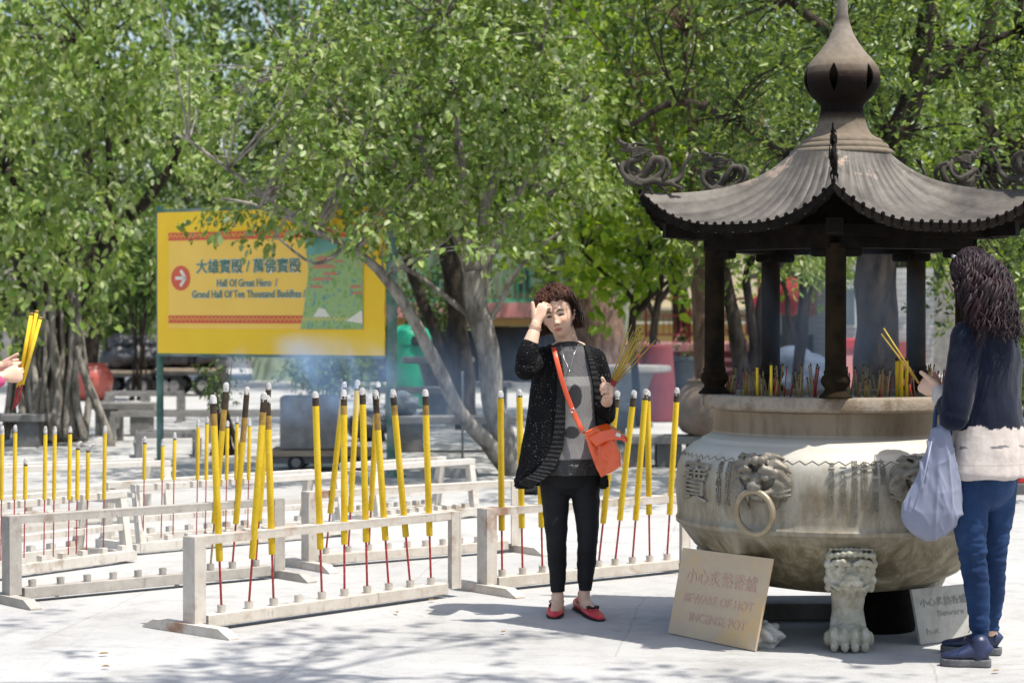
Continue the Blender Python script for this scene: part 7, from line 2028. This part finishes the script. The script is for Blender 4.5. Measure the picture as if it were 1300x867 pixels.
b = MB()
res = bmesh.ops.create_icosphere(b.bm, subdivisions=4, radius=1.0)
for v in res['verts']:
    d = v.co.normalized(); p = Vector((d.x * .083, d.y * .10, d.z * .12)) + Vector((0, .016, .012))
    if d.y < -.4 and d.z < .5: p.y = -.03
    v.co = H3 @ (p * (1 + .05 * mn.noise(d * 6)))
b.build('hair', M['hair3'], body3, True)
for s_ in (-1, 1):
    h_ = Vector((C_(-103, 760).x, D3 + s_ * .09, 0)); b = MB(); shoe(b, h_, h_ + Vector((.245, 0, 0)), .045, .06); me = remesh(b.mesh(), .005, 1); sh = link(me, 'shoe', M['trim_black'], w3)
root = thing('incense_bundle', C_(27, 470), 'four thick yellow incense sticks held upright by the hands at the left edge', 'incense')
for k, (x0, y0, x1, y1, o_) in enumerate(((19, 518, 40, 397, 0), (24, 512, 47, 394, .02), (21, 515, 52, 402, -.02), (16, 520, 44, 402, .03))):
    p0 = C_(x0, y0, o_); p1 = C_(x1, y1, o_)
    b = MB(); b.tube([p0, p0.lerp(p1, .3)], .004, 6); st = b.build('stick', M['inc_red'], root, True)
    b = MB(); b.tube([p0.lerp(p1, .24), p0.lerp(p1, .97)], .0095, 10); b.build('coating', M['inc_yellow'], st, True)
    b = MB(); b.tube([p0.lerp(p1, .97), p1], .009, 10); b.build('tip', M['inc_toast'], st, True)
# ------------------------------------------------------------ incense smoke
def smoke(name, c, size, dens, scale, label, thr=.48, col=(.62, .78, 1.0), aniso=.2, stretch=(1, 1, .55), seed=0.0):
    m = bpy.data.materials.new(name + '_vapour'); m.use_nodes = True; t = m.node_tree; t.nodes.clear()
    o = t.nodes.new('ShaderNodeOutputMaterial'); v = t.nodes.new('ShaderNodeVolumePrincipled')
    v.inputs['Color'].default_value = rgba(col); v.inputs['Anisotropy'].default_value = aniso
    tc = t.nodes.new('ShaderNodeTexCoord')
    n = tex(t, scale, 3, .55, stretch=stretch, dist=.6); n.noise_dimensions = '4D'; n.inputs['W'].default_value = seed
    mr = t.nodes.new('ShaderNodeMapRange'); mr.inputs[1].default_value = thr; mr.inputs[2].default_value = thr + .3; t.links.new(n.outputs[0], mr.inputs[0])
    # fade towards the box faces
    vm = t.nodes.new('ShaderNodeVectorMath'); vm.operation = 'MULTIPLY_ADD'; vm.inputs[1].default_value = (2, 2, 2); vm.inputs[2].default_value = (-1, -1, -1); t.links.new(tc.outputs['Generated'], vm.inputs[0])
    ln = t.nodes.new('ShaderNodeVectorMath'); ln.operation = 'LENGTH'; t.links.new(vm.outputs[0], ln.inputs[0])
    fd = t.nodes.new('ShaderNodeMapRange'); fd.inputs[1].default_value = 1.0; fd.inputs[2].default_value = .25; t.links.new(ln.outputs[1], fd.inputs[0])
    a = t.nodes.new('ShaderNodeMath'); a.operation = 'MULTIPLY'; t.links.new(mr.outputs[0], a.inputs[0]); t.links.new(fd.outputs[0], a.inputs[1])
    d = t.nodes.new('ShaderNodeMath'); d.operation = 'MULTIPLY'; t.links.new(a.outputs[0], d.inputs[0]); d.inputs[1].default_value = dens
    t.links.new(d.outputs[0], v.inputs['Density']); t.links.new(v.outputs[0], o.inputs['Volume'])
    b = MB(); b.box((0, 0, 0), size); me = b.mesh(); ob = link(me, name, m); ob.location = c
    tag(ob, label, 'smoke', kind='stuff'); return ob
smoke('incense_smoke', at(395, 482, 11.8), (1.15, .5, .56), 8.0, 3.6, 'blue incense smoke drifting behind the tall sticks under the yellow board', thr=.44, seed=1.3, col=(.42, .64, 1.0))
smoke('incense_smoke', PC + Vector((.0, .05, 1.42)), (1.0, 1.0, .80), .9, 2.6, 'thin blue smoke hanging between the cauldron roof posts', thr=.36, seed=4.1, col=(.55, .72, 1.0))
smoke('incense_smoke', at(660, 490, 15.5), (4.2, 1.6, 1.0), .38, 1.8, 'faint blue smoke drifting across the tables behind the woman in black', thr=.42, seed=7.7, col=(.42, .64, 1.0))
